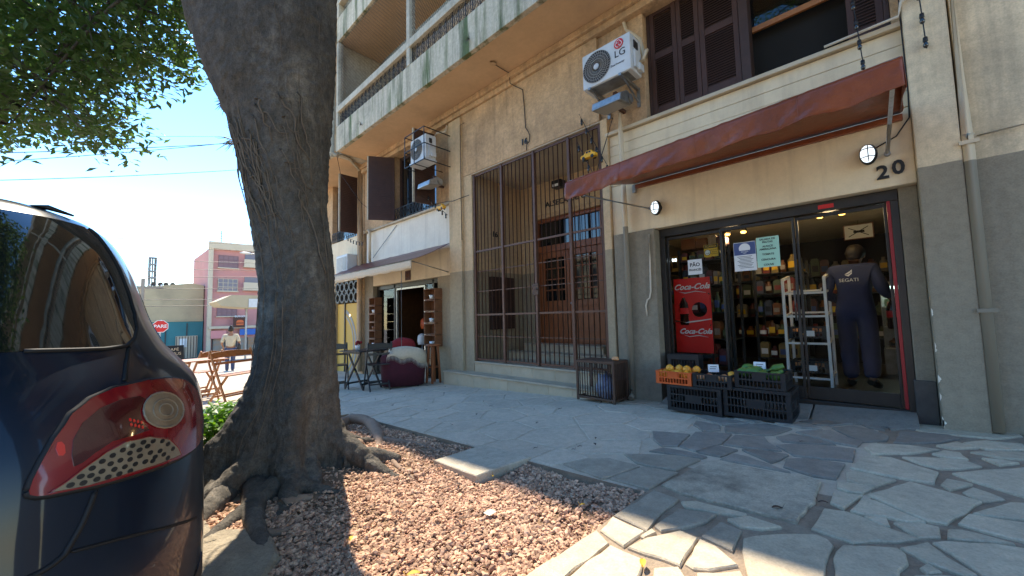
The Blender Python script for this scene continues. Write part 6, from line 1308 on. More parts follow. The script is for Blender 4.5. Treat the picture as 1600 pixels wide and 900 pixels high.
def folding_table(label, loc, rz, mat, size=.62, h=.70, group=None):
    t = thing('folding_table', label, 'table', loc, rz, group, local=True); n = 7; w = size/n
    for i in range(n): MB().box(-size/2+i*w+.003,-size/2+(i+1)*w-.003,-size/2,size/2,h-.02,h).build('top_slat', mat, t, .003)
    for y in (-.22, .22): MB().bar((-.26,y,.0),(.22,y,h-.02),.022,.036,upv=(1,0,0)).build('leg', mat, t, .003)
    for y in (-.19, .19): MB().bar((.26,y,.0),(-.22,y,h-.02),.022,.036,upv=(1,0,0)).build('leg', mat, t, .003)
    MB().bar((-.18,-.22,.1),(-.18,.22,.1),.02,.03).build('stretcher', mat, t); MB().bar((.18,-.19,.1),(.18,.19,.1),.02,.03).build('stretcher', mat, t); MB().bar((-.25,-.26,h-.035),(.25,-.26,h-.035),.02,.028).build('apron', mat, t); MB().bar((-.25,.26,h-.035),(.25,.26,h-.035),.02,.028).build('apron', mat, t)
    return t
def at(x, y, dz=0.): return (x, y, zg(x)+dz)
folding_chair('black folding chair at the left of the cafe table, partly behind the tree', at(-7.55, 3.05), R(72), 'black_wood', 'black folding chairs of the cafe'); folding_chair('black folding chair in front of the wine armchair', at(-6.72, 3.45), R(-105), 'black_wood', 'black folding chairs of the cafe')
folding_table('black folding cafe table between the two black chairs', at(-7.15, 3.40), R(10), 'black_wood')
mb = MB(); mb.lathe([(0,0),(.035,0),(.045,.05),(.05,.09),(.046,.09),(.0,.02)], (0,0,0), 12); o = mb.build('flower_pot', 'ink_white', label='small white pot of red flowers on the black cafe table', cat='plant pot'); o.location = at(-7.2, 3.30, .70)
mb = MB()
for i in range(9): mb.ell((random.uniform(-.05,.05), random.uniform(-.05,.05), .11+random.uniform(0,.05)), .025, 8, 6, 0, .4, i)
o2 = mb.build('flowers', 'cushion_red', o)
# armchair with throw and cushion
ch = thing('armchair', 'wine red upholstered armchair with rounded back outside the cafe door', 'armchair', at(-6.75, 3.98), R(-118), local=True)
def soft(parent, name, pts, mat, w, bev=.05):
    o = MB().prism(pts, -w, w, 'x').build(name, mat, parent); b = o.modifiers.new('b', 'BEVEL'); b.width = bev; b.segments = 3; b.limit_method = 'ANGLE'
    for p in o.data.polygons: p.use_smooth = True
    return o
soft(ch, 'seat', [(-.30,.06),(.30,.06),(.30,.40),(-.30,.42)], 'sofa_wine', .26)
N = 22; vs = []
for i in range(N+1):                   # wrap-around back and arms
    a = math.pi*(-.06+1.12*i/N); cx_, cy_ = math.cos(a), math.sin(a); k_ = 1/max(abs(cx_)**3.4+abs(cy_)**3.4, 1e-6)**(1/3.4); cx_, cy_ = cx_*k_*.92, cy_*k_*.92; hh = .56+.10*max(0, math.sin(a))**1.2
    for r_, z in ((.42,.03),(.44,.30),(.45,hh-.06),(.42,hh),(.33,hh),(.29,hh-.06),(.28,.30),(.28,.05)): vs.append((cx_*r_, cy_*r_-.02, z))
bk = MB().add(vs, [(i*8+j, i*8+8+j, i*8+8+(j+1) % 8, i*8+(j+1) % 8) for i in range(N) for j in range(8)]+[tuple(range(8)), tuple(range(8*N, 8*N+8))[::-1]], 0, True).build('back_and_arms', 'sofa_wine', ch)
for x in (-.25, .25):
    for y in (-.22, .30): MB().cyl((x,y,0),(x,y,.06),.02,8).build('foot', 'black_wood', ch)
cu = MB(); cu.ell((0,0,0),(.24,.10,.15),18,12,0,.12,5); o = cu.build('cushion', 'cushion_red', label='red cushion along the top of the wine armchair back', cat='cushion'); o.location = at(-6.86, 4.04, .74); o.rotation_euler = (0, 0, R(62))
# throw: draped strip over the arm nearest to us, with fringe
th_ = thing('throw_blanket', 'cream fringed throw draped over the wine armchair', 'blanket', at(-6.75, 3.98), R(-118), local=True); vs = []
prof = [(.26,.44),(.275,.56),(.30,.63),(.37,.65),(.44,.63),(.463,.55),(.468,.42),(.475,.28)]
N = 16
for i in range(N+1):
    u = i/N; a = math.pi*(.30+.75*u); k = len(prof)
    for j, (r_, z) in enumerate(prof):
        hh = .14*max(0, math.sin(a))**1.2; zz = z+hh*(1 if j < 6 else .9); zz = zz if j < 6 else (.56-.10*u+hh*.9+.02*math.sin(i*1.3) if j == 6 else .51-.20*u+hh*.9+.03*math.sin(i*1.3)); rr = r_+.008*math.sin(i*1.9+j)
        k_ = .92/max(abs(math.cos(a))**3.4+abs(math.sin(a))**3.4, 1e-6)**(1/3.4); vs.append((math.cos(a)*rr*k_, math.sin(a)*rr*k_-.02, zz-.045))
o = MB().add(vs, [(i*8+j, i*8+8+j, i*8+9+j, i*8+j+1) for i in range(N) for j in range(7)], 0, True).build('cloth', 'throw_cream', th_); sm = o.modifiers.new('t', 'SOLIDIFY'); sm.thickness = .008
fr = MB()
for i in range(0, N*3):
    u = i/(N*3); a = math.pi*(.30+.75*u); z0 = .51-.20*u+.126*max(0, math.sin(a))**1.2+.03*math.sin(u*N*1.3); k_ = .92/max(abs(math.cos(a))**3.4+abs(math.sin(a))**3.4, 1e-6)**(1/3.4); fr.tube([(math.cos(a)*.478*k_, math.sin(a)*.478*k_-.02, z0-.045), (math.cos(a)*.485*k_, math.sin(a)*.485*k_-.02, z0-.135)], [.007,.002], 4)
fr.build('fringe', 'throw_cream', th_)
# wooden box shelves on both sides of the cafe door
def box_shelf(label, x0, x1, z0, z1, n, seed):
    t = thing('box_shelf', label, 'shelf', ((x0+x1)/2, 4.62, z0)); rr = random.Random(seed); hgt = (z1-z0)/n
    for i in range(n):
        a, b = z0+i*hgt+.006, z0+(i+1)*hgt-.006; mb = MB(); mb.box(x0,x1,4.52,4.70,a,a+.014); mb.box(x0,x1,4.52,4.70,b-.014,b); mb.box(x0,x0+.014,4.52,4.70,a+.014,b-.014); mb.box(x1-.014,x1,4.52,4.70,a+.014,b-.014); mb.box(x0+.014,x1-.014,4.685,4.70,a+.014,b-.014); o = mb.build('shelf_box', 'crate_wood', t)
        if i % 2 == 0:
            c = MB(); c.lathe([(0,0),(.04,0),(.055,.08),(.05,.08),(0,.02)], ((x0+x1)/2, 4.58, a+.014), 10); c.build('cup', rr.choice(['ink_white','pack_4','pack_1']), label='small cup on the wooden box shelf by the cafe door', cat='cup', group='cups on the box shelves')
box_shelf('column of wooden box shelves left of the cafe door', -9.25, -8.95, .30, 1.50, 6, 1); box_shelf('column of wooden box shelves right of the cafe door', -6.86, -6.48, .40, 1.56, 5, 2)
bc = thing('bar_stool', 'slim reddish wooden stool against the wall by the armchair', 'stool', at(-6.40, 4.42), 0, local=True)
MB().lathe([(0,.70),(.14,.70),(.15,.715),(.14,.735),(0,.74)], n=16).build('seat', 'door_wood', bc)
for k in range(4):
    a = R(45+90*k); MB().bar((.13*math.cos(a),.13*math.sin(a),0),(.085*math.cos(a),.085*math.sin(a),.70),.035).build('leg', 'door_wood', bc, .003)
MB().tube([(.105*math.cos(R(45+30*k)),.105*math.sin(R(45+30*k)),.30) for k in range(13)], .010, 6).build('foot_ring', 'door_wood', bc)
sg = thing('house_sign', 'small dark wooden plaque with light figures above the cafe door', 'sign', (-7.74, 4.69, 1.8)); MB().box(-7.84,-7.64,4.675,4.70,1.82,2.03).build('plaque', 'sign_brown', sg, .004); text('lettering', '24', .13, (-7.74, 4.672, 1.925), 'crate_wood', sg, ext=.003)
for i, (x, z, mt) in enumerate(((-8.05,.35,'ink_white'),(-8.08,.72,'crate_orange'),(-7.0,.55,'bag_blue'),(-7.0,.95,'green_fruit'))):
    mb = MB(); mb.lathe([(0,0),(.09,0),(.11,.08),(.10,.20),(.05,.25),(0,.26)], (x, 5.25+.1*i, z), 12); mb.cyl((x,5.25+.1*i,z-.5),(x,5.25+.1*i,z),.012,6); mb.build('display_item', mt, label=['white round vase inside the cafe doorway','orange and white figure above the white vase in the cafe doorway','grey printed bag hanging at the right of the cafe door','green leafy item above the grey bag at the cafe door'][i], cat='ornament')
# honey wood set in the sun
folding_chair('honey coloured folding bench with curved top rail, in sun right behind the tree', at(-8.0, 1.62), R(118), 'honey_wood', None, .36, 'folding_bench'); folding_chair('honey coloured wooden folding chair beyond the wooden table in the sun', at(-9.5, 1.35), R(-60), 'honey_wood', None)
folding_table('honey coloured folding wooden table in the sun beyond the car', at(-8.75, 1.20), R(12), 'honey_wood')
mb = MB(); mb.lathe([(0,0),(.06,0),(.09,.05),(.085,.05),(.05,.01),(0,.01)], (0,0,0), 14); o = mb.build('bowl', 'honey_wood', label='small wooden bowl on the honey coloured table', cat='bowl'); o.location = at(-8.7, 1.38, .70)
# ================================================================== STREET TREE
tree = thing('street_tree', 'big leaning street tree with spreading roots and dark bark beside the car', 'tree', (TX, TY, zg(TX)))
TR = [(-.32,-3.35,.96,.56,1.),(-.17,-3.35,.96,.52,1.),(.02,-3.35,.95,.45,1.),(.2,-3.34,.96,.39,1.),(.39,-3.31,.99,.345,.95),(.63,-3.29,1.01,.307,.92),(.87,-3.28,1.02,.298,.9),(1.21,-3.28,1.02,.294,.9),(1.46,-3.30,1.0,.298,.88),(1.81,-3.34,.96,.300,.86),(2.22,-3.37,.93,.352,.8),(2.59,-3.40,.90,.425,.72),(2.91,-3.44,.87,.49,.66),(3.23,-3.49,.82,.565,.62),(3.56,-3.52,.79,.62,.58),(3.9,-3.56,.75,.66,.5),(4.1,-3.58,.73,.5,.45)]
TR = [(a, b+.72*.02, c+.694*.02, d*(.90 if a < 2 else .92), e) for a, b, c, d, e in TR]
e1 = Vector((.72,.694,0)); e2 = Vector((-.694,.72,0))
def trunk_at(z):
    for i in range(len(TR)-1):
        if z <= TR[i+1][0]:
            u = max(0, (z-TR[i][0])/(TR[i+1][0]-TR[i][0])); return [TR[i][k]+(TR[i+1][k]-TR[i][k])*u for k in range(1, 5)]
    return TR[-1][1:]
def trunk_pt(z, a, off=0.):
    x, y, r_, k = trunk_at(z); fl = max(0, 1-max(0, z+.15)/.75)
    f = 1+fl*(.20*math.sin(5*a+.6)+.12*math.sin(8*a+2+z*2)+.10*math.sin(3*a+1.2)); f += .05*noise.noise(Vector((math.cos(a)*1.8, math.sin(a)*1.8, z*1.3)))+.022*noise.noise(Vector((math.cos(a)*6, math.sin(a)*6, z*5)))
    f += .035*math.sin(3*a+z*1.6+1)*min(1, max(0, z)/1.0)
    v = Vector((x, y, z))+e1*(r_*f+off)*math.cos(a)+e2*(r_*f*k+off)*math.sin(a); return v
NA, NZ = 72, 120; vs = [tuple(trunk_pt(-.32+4.42*i/NZ, 2*math.pi*j/NA)) for i in range(NZ+1) for j in range(NA)]
tm = MB().add(vs, [(i*NA+j, i*NA+(j+1) % NA, (i+1)*NA+(j+1) % NA, (i+1)*NA+j) for i in range(NZ) for j in range(NA)]+[tuple(range(NZ*NA, NZ*NA+NA)), tuple(range(NA))[::-1]], 0, True)
def smooth_path(P, n=6):
    P = [Vector(p) for p in P]; o = []
    for i in range(len(P)-1):
        a, b, c, d = P[max(i-1, 0)], P[i], P[i+1], P[min(i+2, len(P)-1)]
        for k in range(n):
            t = k/n; o.append(.5*((2*b)+(c-a)*t+(2*a-5*b+4*c-d)*t*t+(3*b-a-3*c+d)*t**3))
    o.append(P[-1]); return o
limbs = [([(-3.40,.90,2.2,.20),(-3.52,.79,2.9,.33),(-3.72,.60,3.7,.37),(-4.1,.2,4.8,.30),(-4.9,-.35,6.0,.2),(-6.0,-.8,7.3,.12),(-7.4,-1.2,8.4,.06)]), ([(-3.38,.94,2.2,.20),(-3.36,.94,2.9,.29),(-3.34,.93,3.8,.32),(-3.25,.6,5.6,.24),(-3.6,-.2,7.4,.1)]), ([(-4.2,.1,4.9,.14),(-4.7,-.7,6.2,.10),(-5.0,-1.6,7.4,.05)])]
nodes_ = []
for p in limbs:
    q = smooth_path([c[:3] for c in p]); n = len(q); tm.tube(q, [c.x for c in smooth_path([(c[3], 0, 0) for c in p])], 16, jit=.08); nodes_ += q[14:]
for k, (r0, r1, pts) in enumerate(ROOTS):
    lift = [(.5*r0 if k != 2 else .04)]*len(pts)
    q = smooth_path([(p[0], p[1], bed_z(p[0], p[1])+r0*.25*(1-i/len(pts))+(.05*math.sin(i*1.05) if k == 2 else 0)) for i, p in enumerate(pts)], 7); n = len(q)
    MB().tube(q, [(r0+(r1-r0)*i/(n-1))*(1+.18*noise.noise(Vector((i*.7, k*3., 0)))) for i in range(n)], 12, jit=.25).build('root', 'root_bark' if r0 < .065 else 'bark', tree)
# buttress roots running out of the flare, grown together with the trunk
rr = random.Random(17)
for k in range(15):
    a = 2*math.pi*k/15+rr.uniform(-.22,.22); hb = rr.uniform(-.05,.17); p0 = trunk_pt(hb, a, -.10); L = rr.uniform(.28,.78)
    dv = (e1*math.cos(a)+e2*math.sin(a)); side = Vector((-dv.y, dv.x, 0))*rr.uniform(-.45,.45); pts = []
    for i in range(6):
        u = i/5; x, y = (p0+dv*L*u*.75+side*u*u).xy
        y = min(2.12, max(.40, y)); pts.append((x, y, max(p0.z*(1-u)**1.8+(bed_z(x, y)-.02)*(1-(1-u)**1.8), bed_z(x, y)-.04)))
    q = smooth_path(pts, 5); n = len(q); r0 = rr.uniform(.04,.085); tm.tube(q, [(r0*(1-i/(n-1))**.7+.02)*(1+.2*noise.noise(Vector((i*.5, k*5., 1)))) for i in range(n)], 12, jit=.3)
trunk = tm.build('trunk', 'bark', tree)
rmd = trunk.modifiers.new('grown_together', 'REMESH'); rmd.mode = 'VOXEL'; rmd.voxel_size = .017; rmd.use_smooth_shade = True
smd = trunk.modifiers.new('soften', 'SMOOTH'); smd.iterations = 5; smd.factor = .5
btx = bpy.data.textures.new('bark_relief', 'CLOUDS'); btx.noise_scale = .04; btx.noise_depth = 4; dmd = trunk.modifiers.new('relief', 'DISPLACE'); dmd.texture = btx; dmd.strength = .032; dmd.texture_coords = 'LOCAL'
# aerial roots and creepers clinging to the trunk
for k in range(70):
    if k < 46: z = rr.uniform(1.85,2.65); a = rr.uniform(-2.7,-.7); dz, da = rr.uniform(-.65,-.15), rr.uniform(.05,.6); n = 10; r0 = rr.uniform(.003,.008)
    else: z = rr.uniform(.8,3.8); a = rr.uniform(-2.9,-.2); dz, da = rr.uniform(-1.6,-.4), rr.uniform(-.2,.25); n = 16; r0 = rr.uniform(.002,.005)
    pts = []
    for i in range(n):
        u = i/(n-1); zz = z+dz*u+.03*math.sin(u*11+k); aa = a+da*u+.10*noise.noise(Vector((u*5, k*2.3, 0))); pts.append(trunk_pt(zz, aa, .004+.016*math.sin(math.pi*u)*(k < 46)))
    MB().tube(pts, [r0*(1-.6*i/n)*(1+.3*noise.noise(Vector((i*.9, k, 0)))) for i in range(n)], 5).build('creeper', 'vine', tree)
MB().tube([trunk_pt(2.15-.45*i/6, 3.05-.01*i, .01+.05*math.sin(i*.5)) for i in range(7)], [.008,.007,.006,.005,.005,.004,.003], 5).build('creeper', 'vine', tree)
# crown: leaf-sized faces gathered in clumps at the ends of twigs
rc = random.Random(31); lv = []; lf = []
def add_leaf(p, L, w):
    d = Vector((rc.gauss(0,1), rc.gauss(0,1), rc.gauss(-.25,.7))).normalized(); u = d.cross(Vector((rc.gauss(0,.4), rc.gauss(0,.4), 1))).normalized(); n = u.cross(d); o = len(lv)
    for q in (p, p+d*L*.45+u*w+n*w*.35, p+d*L, p+d*L*.45-u*w+n*w*.35, p+d*L*.5): lv.append(tuple(q))
    lf.extend([(o,o+1,o+4),(o+1,o+2,o+4),(o+2,o+3,o+4),(o+3,o,o+4)])
allc = [Vector(c) for c in CLUMPS]
extra = []
while len(extra) < 75:
    c = Vector((rc.uniform(-9.5,-3.2), rc.uniform(-4.2,.15), rc.uniform(5.6,8.6)))
    if c.z < 5.2+.25*abs(c.y+1) or (c.x > -5 and c.z < 6.6): continue
    extra.append(c)
for i, c in enumerate(allc+extra):
    n = 72 if i < len(allc) else 80; sx = rc.uniform(.15,.24) if i < len(allc) else .40
    for _ in range(n):
        v = Vector((rc.gauss(0,1), rc.gauss(0,1), rc.gauss(0,.65))); v *= min(1., 1.7/max(.01, v.length)); add_leaf(c+v*sx, rc.uniform(.065,.11), rc.uniform(.017,.027))
me = bpy.data.meshes.new('crown'); me.from_pydata(lv, [], lf); me.materials.append(MATS['leaf_dark']); me.update(); place('crown', me, tree)
mains = []
for i, c in enumerate((allc+extra)[::9]):
    nd = min(nodes_, key=lambda q: (q-c).length); m_ = (nd+c)/2+Vector((0,0,.25)); q = smooth_path([nd, m_, c], 5); MB().tube(q, [.020-.014*k/(len(q)-1) for k in range(len(q))], 6, jit=.1).build('branch', 'bark', tree); mains += q[4:]
tw = MB()
for c in allc+extra:
    nd = min(mains, key=lambda q: (q-c).length); q = smooth_path([nd, (nd+c)/2+Vector((rc.uniform(-.1,.1),rc.uniform(-.1,.1),.06)), c], 3); tw.tube(q, [.012-.009*k/(len(q)-1) for k in range(len(q))], 4)
tw.build('twigs', 'bark', tree, kind='stuff')
# air plants
for k, (x, y, z, s) in enumerate(((-3.84,.52,2.95,.9),(-3.80,.57,2.72,.9),(-3.72,.64,2.39,1.6),(-3.64,.72,2.19,.8))):
    mb = MB()
    for i in range(26):
        d = Vector((rr.gauss(-.45,.6), rr.gauss(-.45,.6), rr.gauss(.15,.55))).normalized(); L = s*rr.uniform(.05,.10); mb.tube([(x+.05,y+.05,z), Vector((x+.05,y+.05,z))+d*L*.6, Vector((x+.05,y+.05,z))+d*L+Vector((0,0,-.02*s))], [.005,.0035,.0008], 4)
    mb.ell((x+.055,y+.055,z), .022*s, 8, 6)
    mb.build('air_plant', 'tuft', label=['uppermost spiky air plant on the left edge of the tree trunk','second spiky air plant from the top on the trunk edge','largest spiky air plant, at wire height on the trunk edge','lowest and smallest spiky air plant on the trunk edge'][k], cat='plant', group='air plants on the trunk')
# bright shrub behind the trunk
sb = thing('leafy_shrub', 'low bright green leafy plant in the sun behind the tree trunk', 'plant', (-4.75, .95, zg(-4.75))); lv = []; lf = []
for _ in range(1900):
    a = rc.uniform(0, 6.28); r_ = math.sqrt(rc.random()); p = Vector((-4.62+.36*r_*math.cos(a), .84+.38*r_*math.sin(a), zg(-4.6)-.03+(.44-.20*r_*r_)*rc.random()**.6)); add_leaf(p, rc.uniform(.05,.09), rc.uniform(.016,.026))
me = bpy.data.meshes.new('foliage'); me.from_pydata(lv, [], lf); me.materials.append(MATS['leaf_bright']); me.update(); place('foliage', me, sb)
mb = MB()
for _ in range(30): a = rc.uniform(0,6.28); r_ = rc.random()*.3; mb.tube([(-4.62+r_*.6*math.cos(a),.84+r_*.8*math.sin(a),zg(-4.6)-.06),(-4.62+r_*math.cos(a),.84+r_*1.2*math.sin(a),zg(-4.6)+.25)], [.005,.002], 4)
mb.build('stems', 'tuft', sb)

t2 = copy_thing(tree, (TX+8.6, TY-.35, zg(TX+8.6)), R(0), 'unseen second street tree added up the kerb behind the viewpoint')  # unseen copy, added for its reflection in the car and shop glass
# ================================================================== PARKED HATCHBACK
ZR = zg(-2.0)-.13
car = thing('parked_car', 'dark navy hatchback parked at the kerb with its right tail lamp towards us', 'car', (CAR_X-2, CAR_Y, ZR))
def cpt(t, h, off=0.): p = car_pt(t, h, off); return (p[0], p[1], p[2]+ZR)
NT, NH = 128, 60; hs = [.17+(1.532-.17)*(i/NH) for i in range(NH+1)]
vs = [cpt(2*math.pi*j/NT, h) for h in hs for j in range(NT)]
body = MB().add(vs, [(i*NT+j, i*NT+(j+1) % NT, (i+1)*NT+(j+1) % NT, (i+1)*NT+j) for i in range(NH) for j in range(NT)]+[tuple(range(NT))[::-1], tuple(range(NH*NT, NH*NT+NT))], 0, True).build('body', 'car_paint', car)
def patch(name, poly, off, mat, parent, mirror=False, skirt=.012, cuts=4):
    """a trim piece that follows the curved shell: polygon given in (plan angle, height)"""
    if mirror: poly = [(-t, h) for t, h in poly][::-1]
    bm = bmesh.new(); ext = []
    n = len(poly)
    for i in range(n):
        a, b = poly[i], poly[(i+1) % n]; k = max(1, int(math.hypot((b[0]-a[0])*.6, b[1]-a[1])/.02))
        ext += [(a[0]+(b[0]-a[0])*j/k, a[1]+(b[1]-a[1])*j/k) for j in range(k)]
    f = bm.faces.new([bm.verts.new((p[0], p[1], 0)) for p in ext]); bmesh.ops.triangulate(bm, faces=[f])
    for _ in range(cuts):
        es = [e for e in bm.edges if e.calc_length() > .05 and not e.is_boundary]
        if es: bmesh.ops.subdivide_edges(bm, edges=es, cuts=1); bmesh.ops.triangulate(bm, faces=bm.faces[:])
    bm.verts.index_update(); mb = MB(); V = [cpt(v.co.x, v.co.y, off) for v in bm.verts]; mb.add(V, [tuple(v.index for v in f.verts) for f in bm.faces], 0, True)
    m = len(ext); low = [cpt(p[0], p[1], off-skirt) for p in ext]; top = [cpt(p[0], p[1], off) for p in ext]
    mb.add(top+low, [(i, (i+1) % m, m+(i+1) % m, m+i) for i in range(m)], 0, False); bm.free()
    return mb.build(name, mat, parent)
def strip(name, line, off, r_, mat, parent, mirror=False):
    pts = []
    for i in range(len(line)-1):
        a, b = line[i], line[i+1]
        for k in range(5): pts.append((a[0]+(b[0]-a[0])*k/5, a[1]+(b[1]-a[1])*k/5))
    pts.append(line[-1]); MB().tube([cpt((-t if mirror else t), h, off) for t, h in pts], r_, 6).build(name, mat, parent)
gl = [(t, h) for t, h in GLASS_EDGE if h < 1.47]
gl = [(.93,1.465)]+gl; edge = gl+[(-t, h) for t, h in gl][::-1]
rg = patch('rear_window', edge[::-1], .002, 'car_glass', body, skirt=.006, cuts=5)
strip('window_seal', gl, .002, .005, 'seam', body); strip('window_seal', gl, .002, .005, 'seam', body, True)
for mir in (False, True):
    lens = patch('tail_lamp', LAMP_LENS, .010, 'lens_red', car, mir)
    strip('lamp_seal', LAMP_LENS+[LAMP_LENS[0]], .002, .008, 'seam', lens, mir)
    patch('stop_chamber', LAMP_DARK, .0118, 'lens_dark', lens, mir, .003); patch('reflector_spot', LAMP_SPOT, .0120, 'lens_bright', lens, mir, .003)
    patch('reverse_lamp', LAMP_REVERSE, .0135, 'lens_clear', lens, mir, .006); gp = patch('lamp_grid', LAMP_GRID, .0125, 'lens_grid', lens, mir, .004)
    c0 = (sum(p[0] for p in LAMP_REVERSE)/20, sum(p[1] for p in LAMP_REVERSE)/20)
    for k in (.62, .34): strip('lamp_ring', [(c0[0]+(p[0]-c0[0])*k, c0[1]+(p[1]-c0[1])*k) for p in LAMP_REVERSE]+[(c0[0]+(LAMP_REVERSE[0][0]-c0[0])*k, c0[1]+(LAMP_REVERSE[0][1]-c0[1])*k)], .0136, .0016, 'lens_grid', lens, mir)
    strip('lamp_rim', LAMP_REVERSE+[LAMP_REVERSE[0]], .0135, .0022, 'lens_grid', lens, mir); strip('lamp_edge', LAMP_GRID+[LAMP_GRID[0]], .0125, .0015, 'lens_red', lens, mir)
    for t, h in LAMP_HOLES: patch('grid_hole', [(t+.0088*math.cos(a*math.pi/5)*(1 if t < .5 else 1.25), h+.0052*math.sin(a*math.pi/5)) for a in range(10)], .0132, 'car_black', gp, mir, .002, 0)
    for k in range(14): patch('lens_facet', [(.455+.012*(k % 7)+.004*math.cos(a*math.pi/3), .934+.011*(k//7)-.004*abs(k % 7-3)+.004*math.sin(a*math.pi/3)) for a in range(6)], .0128, 'lens_bright', lens, mir, .002, 0) if 3 <= k % 7 else None
    strip('panel_gap', SEAM_GATE, .000, .005, 'seam', body, mir); strip('panel_gap', SEAM_GATE_LOW, .000, .006, 'seam', body, mir); strip('panel_gap', SEAM_BUMPER, .000, .004, 'seam', body, mir)
    sg_ = -1 if mir else 1
    patch('side_window', [(sg_*t, h) for t, h in ((1.36,1.12),(1.82,1.10),(1.78,1.26),(1.66,1.42),(1.45,1.42))][::sg_], .003, 'car_glass', body, cuts=3)
    patch('bumper_insert', [(sg_*t, h) for t, h in ((.36,.30),(.80,.30),(1.0,.40),(.98,.46),(.7,.42),(.36,.40))][::sg_], .004, 'car_black', body)
patch('windscreen', [(math.pi-.95,1.10),(math.pi+.95,1.10),(math.pi+.9,1.40),(math.pi-.9,1.40)], .003, 'car_glass', body)
patch('number_plate', [(-.10,.86),(.10,.86),(.10,.95),(-.10,.95)], .010, 'ink_white', body)
hx = cpt(.80, 1.504, .0); MB().tube([Vector(hx)+Vector((.0,-.06,.004)), Vector(hx)+Vector((-.01,.0,.010)), Vector(hx)+Vector((-.02,.05,-.004))], [.004,.008,.003], 6).build('roof_trim_clip', 'car_black', body)
for x in (CAR_X-.80, CAR_X-3.3):
    for s in (-1, 1):
        y0 = CAR_Y+s*.60; y1 = CAR_Y+s*.79; w_ = MB(); w_.lathe([(.19,0),(.29,.0),(.30,.03),(.30,.15),(.29,.18),(.19,.19)], (x, min(y0, y1), ZR+.30), 28, 0, 'y'); wh = w_.build('wheel', 'tyre', car)
        rim = MB(); rim.cyl((x,CAR_Y+s*.76,ZR+.30),(x,CAR_Y+s*.775,ZR+.30),.19,24)
        for k in range(6): a = k*math.pi/3; rim.bar((x,CAR_Y+s*.78,ZR+.30),(x+.18*math.cos(a),CAR_Y+s*.785,ZR+.30+.18*math.sin(a)),.035,.012)
        rim.build('rim', 'rim_silver', wh)
# ================================================================== ACROSS THE STREET
def far(name, label, cat, loc): return thing(name, label, cat, loc)
pb = far('pink_building', 'four storey pink corner building with shuttered windows and shops below', 'building', (-58, 14, zg(-58)))
XB = -58; zb = -3.4
def fb(name, y0, y1, z0, z1, mat, parent, x0=-58., d=.3, bevel=0): return MB().box(x0-d, x0, y0, y1, z0, z1).build(name, mat, parent, bevel)
MB().box(-70,-58.3,8.5,34,zb,10.0).build('wall', 'wall_pink', pb)
fb('corner_pier', 8.45, 8.85, zb, 10.75, 'wall_pale', pb, -57.9, .5); fb('parapet', 8.4, 34.1, 9.95, 10.8, 'wall_pale', pb, -57.85, .6); fb('shopfront_band', 8.6, 34, .35, .65, 'wall_pale', pb, -57.7, .6)
for y0 in (9.4, 14.6, 19.8, 25.0):
    for (za, zb_, m_) in ((7.75, 9.26, 'far_shutter'), (4.9, 6.4, 'far_glass'), (1.85, 3.2, 'far_shutter')):
        w_ = MB().box(-58.3,-58.22,y0,y0+2.0,za,zb_).build('window', m_, pb); fr = MB()
        for k in range(5): fr.box(-58.22,-58.18,y0+k*.49,y0+k*.49+.05,za,zb_)
        for k in range(4): fr.box(-58.215,-58.17,y0,y0+2.0,za+k*(zb_-za-.05)/3,za+k*(zb_-za-.05)/3+.05)
        fr.build('window_frame', 'far_shutter' if m_ == 'far_shutter' else 'wall_pale', w_); MB().box(-58.3,-58.05,y0-.1,y0+2.1,za-.12,za).build('sill', 'wall_pale', w_)
for (y0, y1) in ((11.9, 14.3), (17.1, 19.5)):
    for (za, zb_) in ((8.0, 9.9), (5.1, 6.7)): MB().box(-58.3,-57.6,y0,y1,za-.1,za+.05).build('balcony_slab', 'wall_pale', pb); MB().box(-57.65,-57.6,y0,y1,za+.05,za+.9).build('balcony_parapet', 'wall_pale', pb); MB().box(-58.3,-58.2,y0+.2,y1-.2,za+.1,zb_).build('balcony_door', 'far_glass', pb)
for i, (y0, y1, m_) in enumerate(((9.1,11.4,'shop_stock'),(11.7,13.4,'shop_stock'),(13.8,16.4,'far_dark'),(17,20,'shop_stock'))):
    o = MB().box(-58.3,-58.2,y0,y1,zb,-.85).build('shop_window', m_, pb); f_ = MB(); f_.box(-58.2,-58.1,y0-.08,y0,zb,-.8); f_.box(-58.2,-58.1,y1,y1+.08,zb,-.8); f_.box(-58.2,-58.1,(y0+y1)/2-.04,(y0+y1)/2+.04,zb,-.8); f_.build('shop_frame', 'far_dark', o)
def fsign(label, y0, y1, z0, z1, mat, txt=None, tm='ink_white', ts=.5, x=-57.8):
    t = far('shop_sign', label, 'sign', (x, (y0+y1)/2, z0)); MB().box(x-.08,x,y0,y1,z0,z1).build('board', mat, t)
    if txt: text('lettering', txt, ts, (x+.01, (y0+y1)/2, (z0+z1)/2), tm, t, rot=(R(90), 0, R(90)), ext=.005)
    return t
fsign('pink shop fascia board at the left of the pink building', 8.82, 10.3, -.80, .12, 'sign_pink'); fsign('blue shop fascia board on the pink building', 11.67, 13.4, -.5, .24, 'blade_blue')
bs = fsign('dark brown burger sign hung above the blue fascia', 10.92, 12.3, .45, 1.75, 'sign_brown', None, x=-57.5); text('lettering', 'BURGER', .30, (-57.48, 11.6, 1.78), 'ink_white', bs, rot=(R(90),0,R(90)), ext=.02)
mb = MB(); mb.prism([(11.25,.72),(11.95,.72),(12.0,.92),(11.2,.92)], -57.49, -57.46, 'x'); mb.prism([(11.2,1.02),(12.0,1.02),(11.92,1.28),(11.75,1.36),(11.45,1.36),(11.28,1.28)], -57.49, -57.46, 'x'); mb.build('burger_print', 'crate_orange', bs)
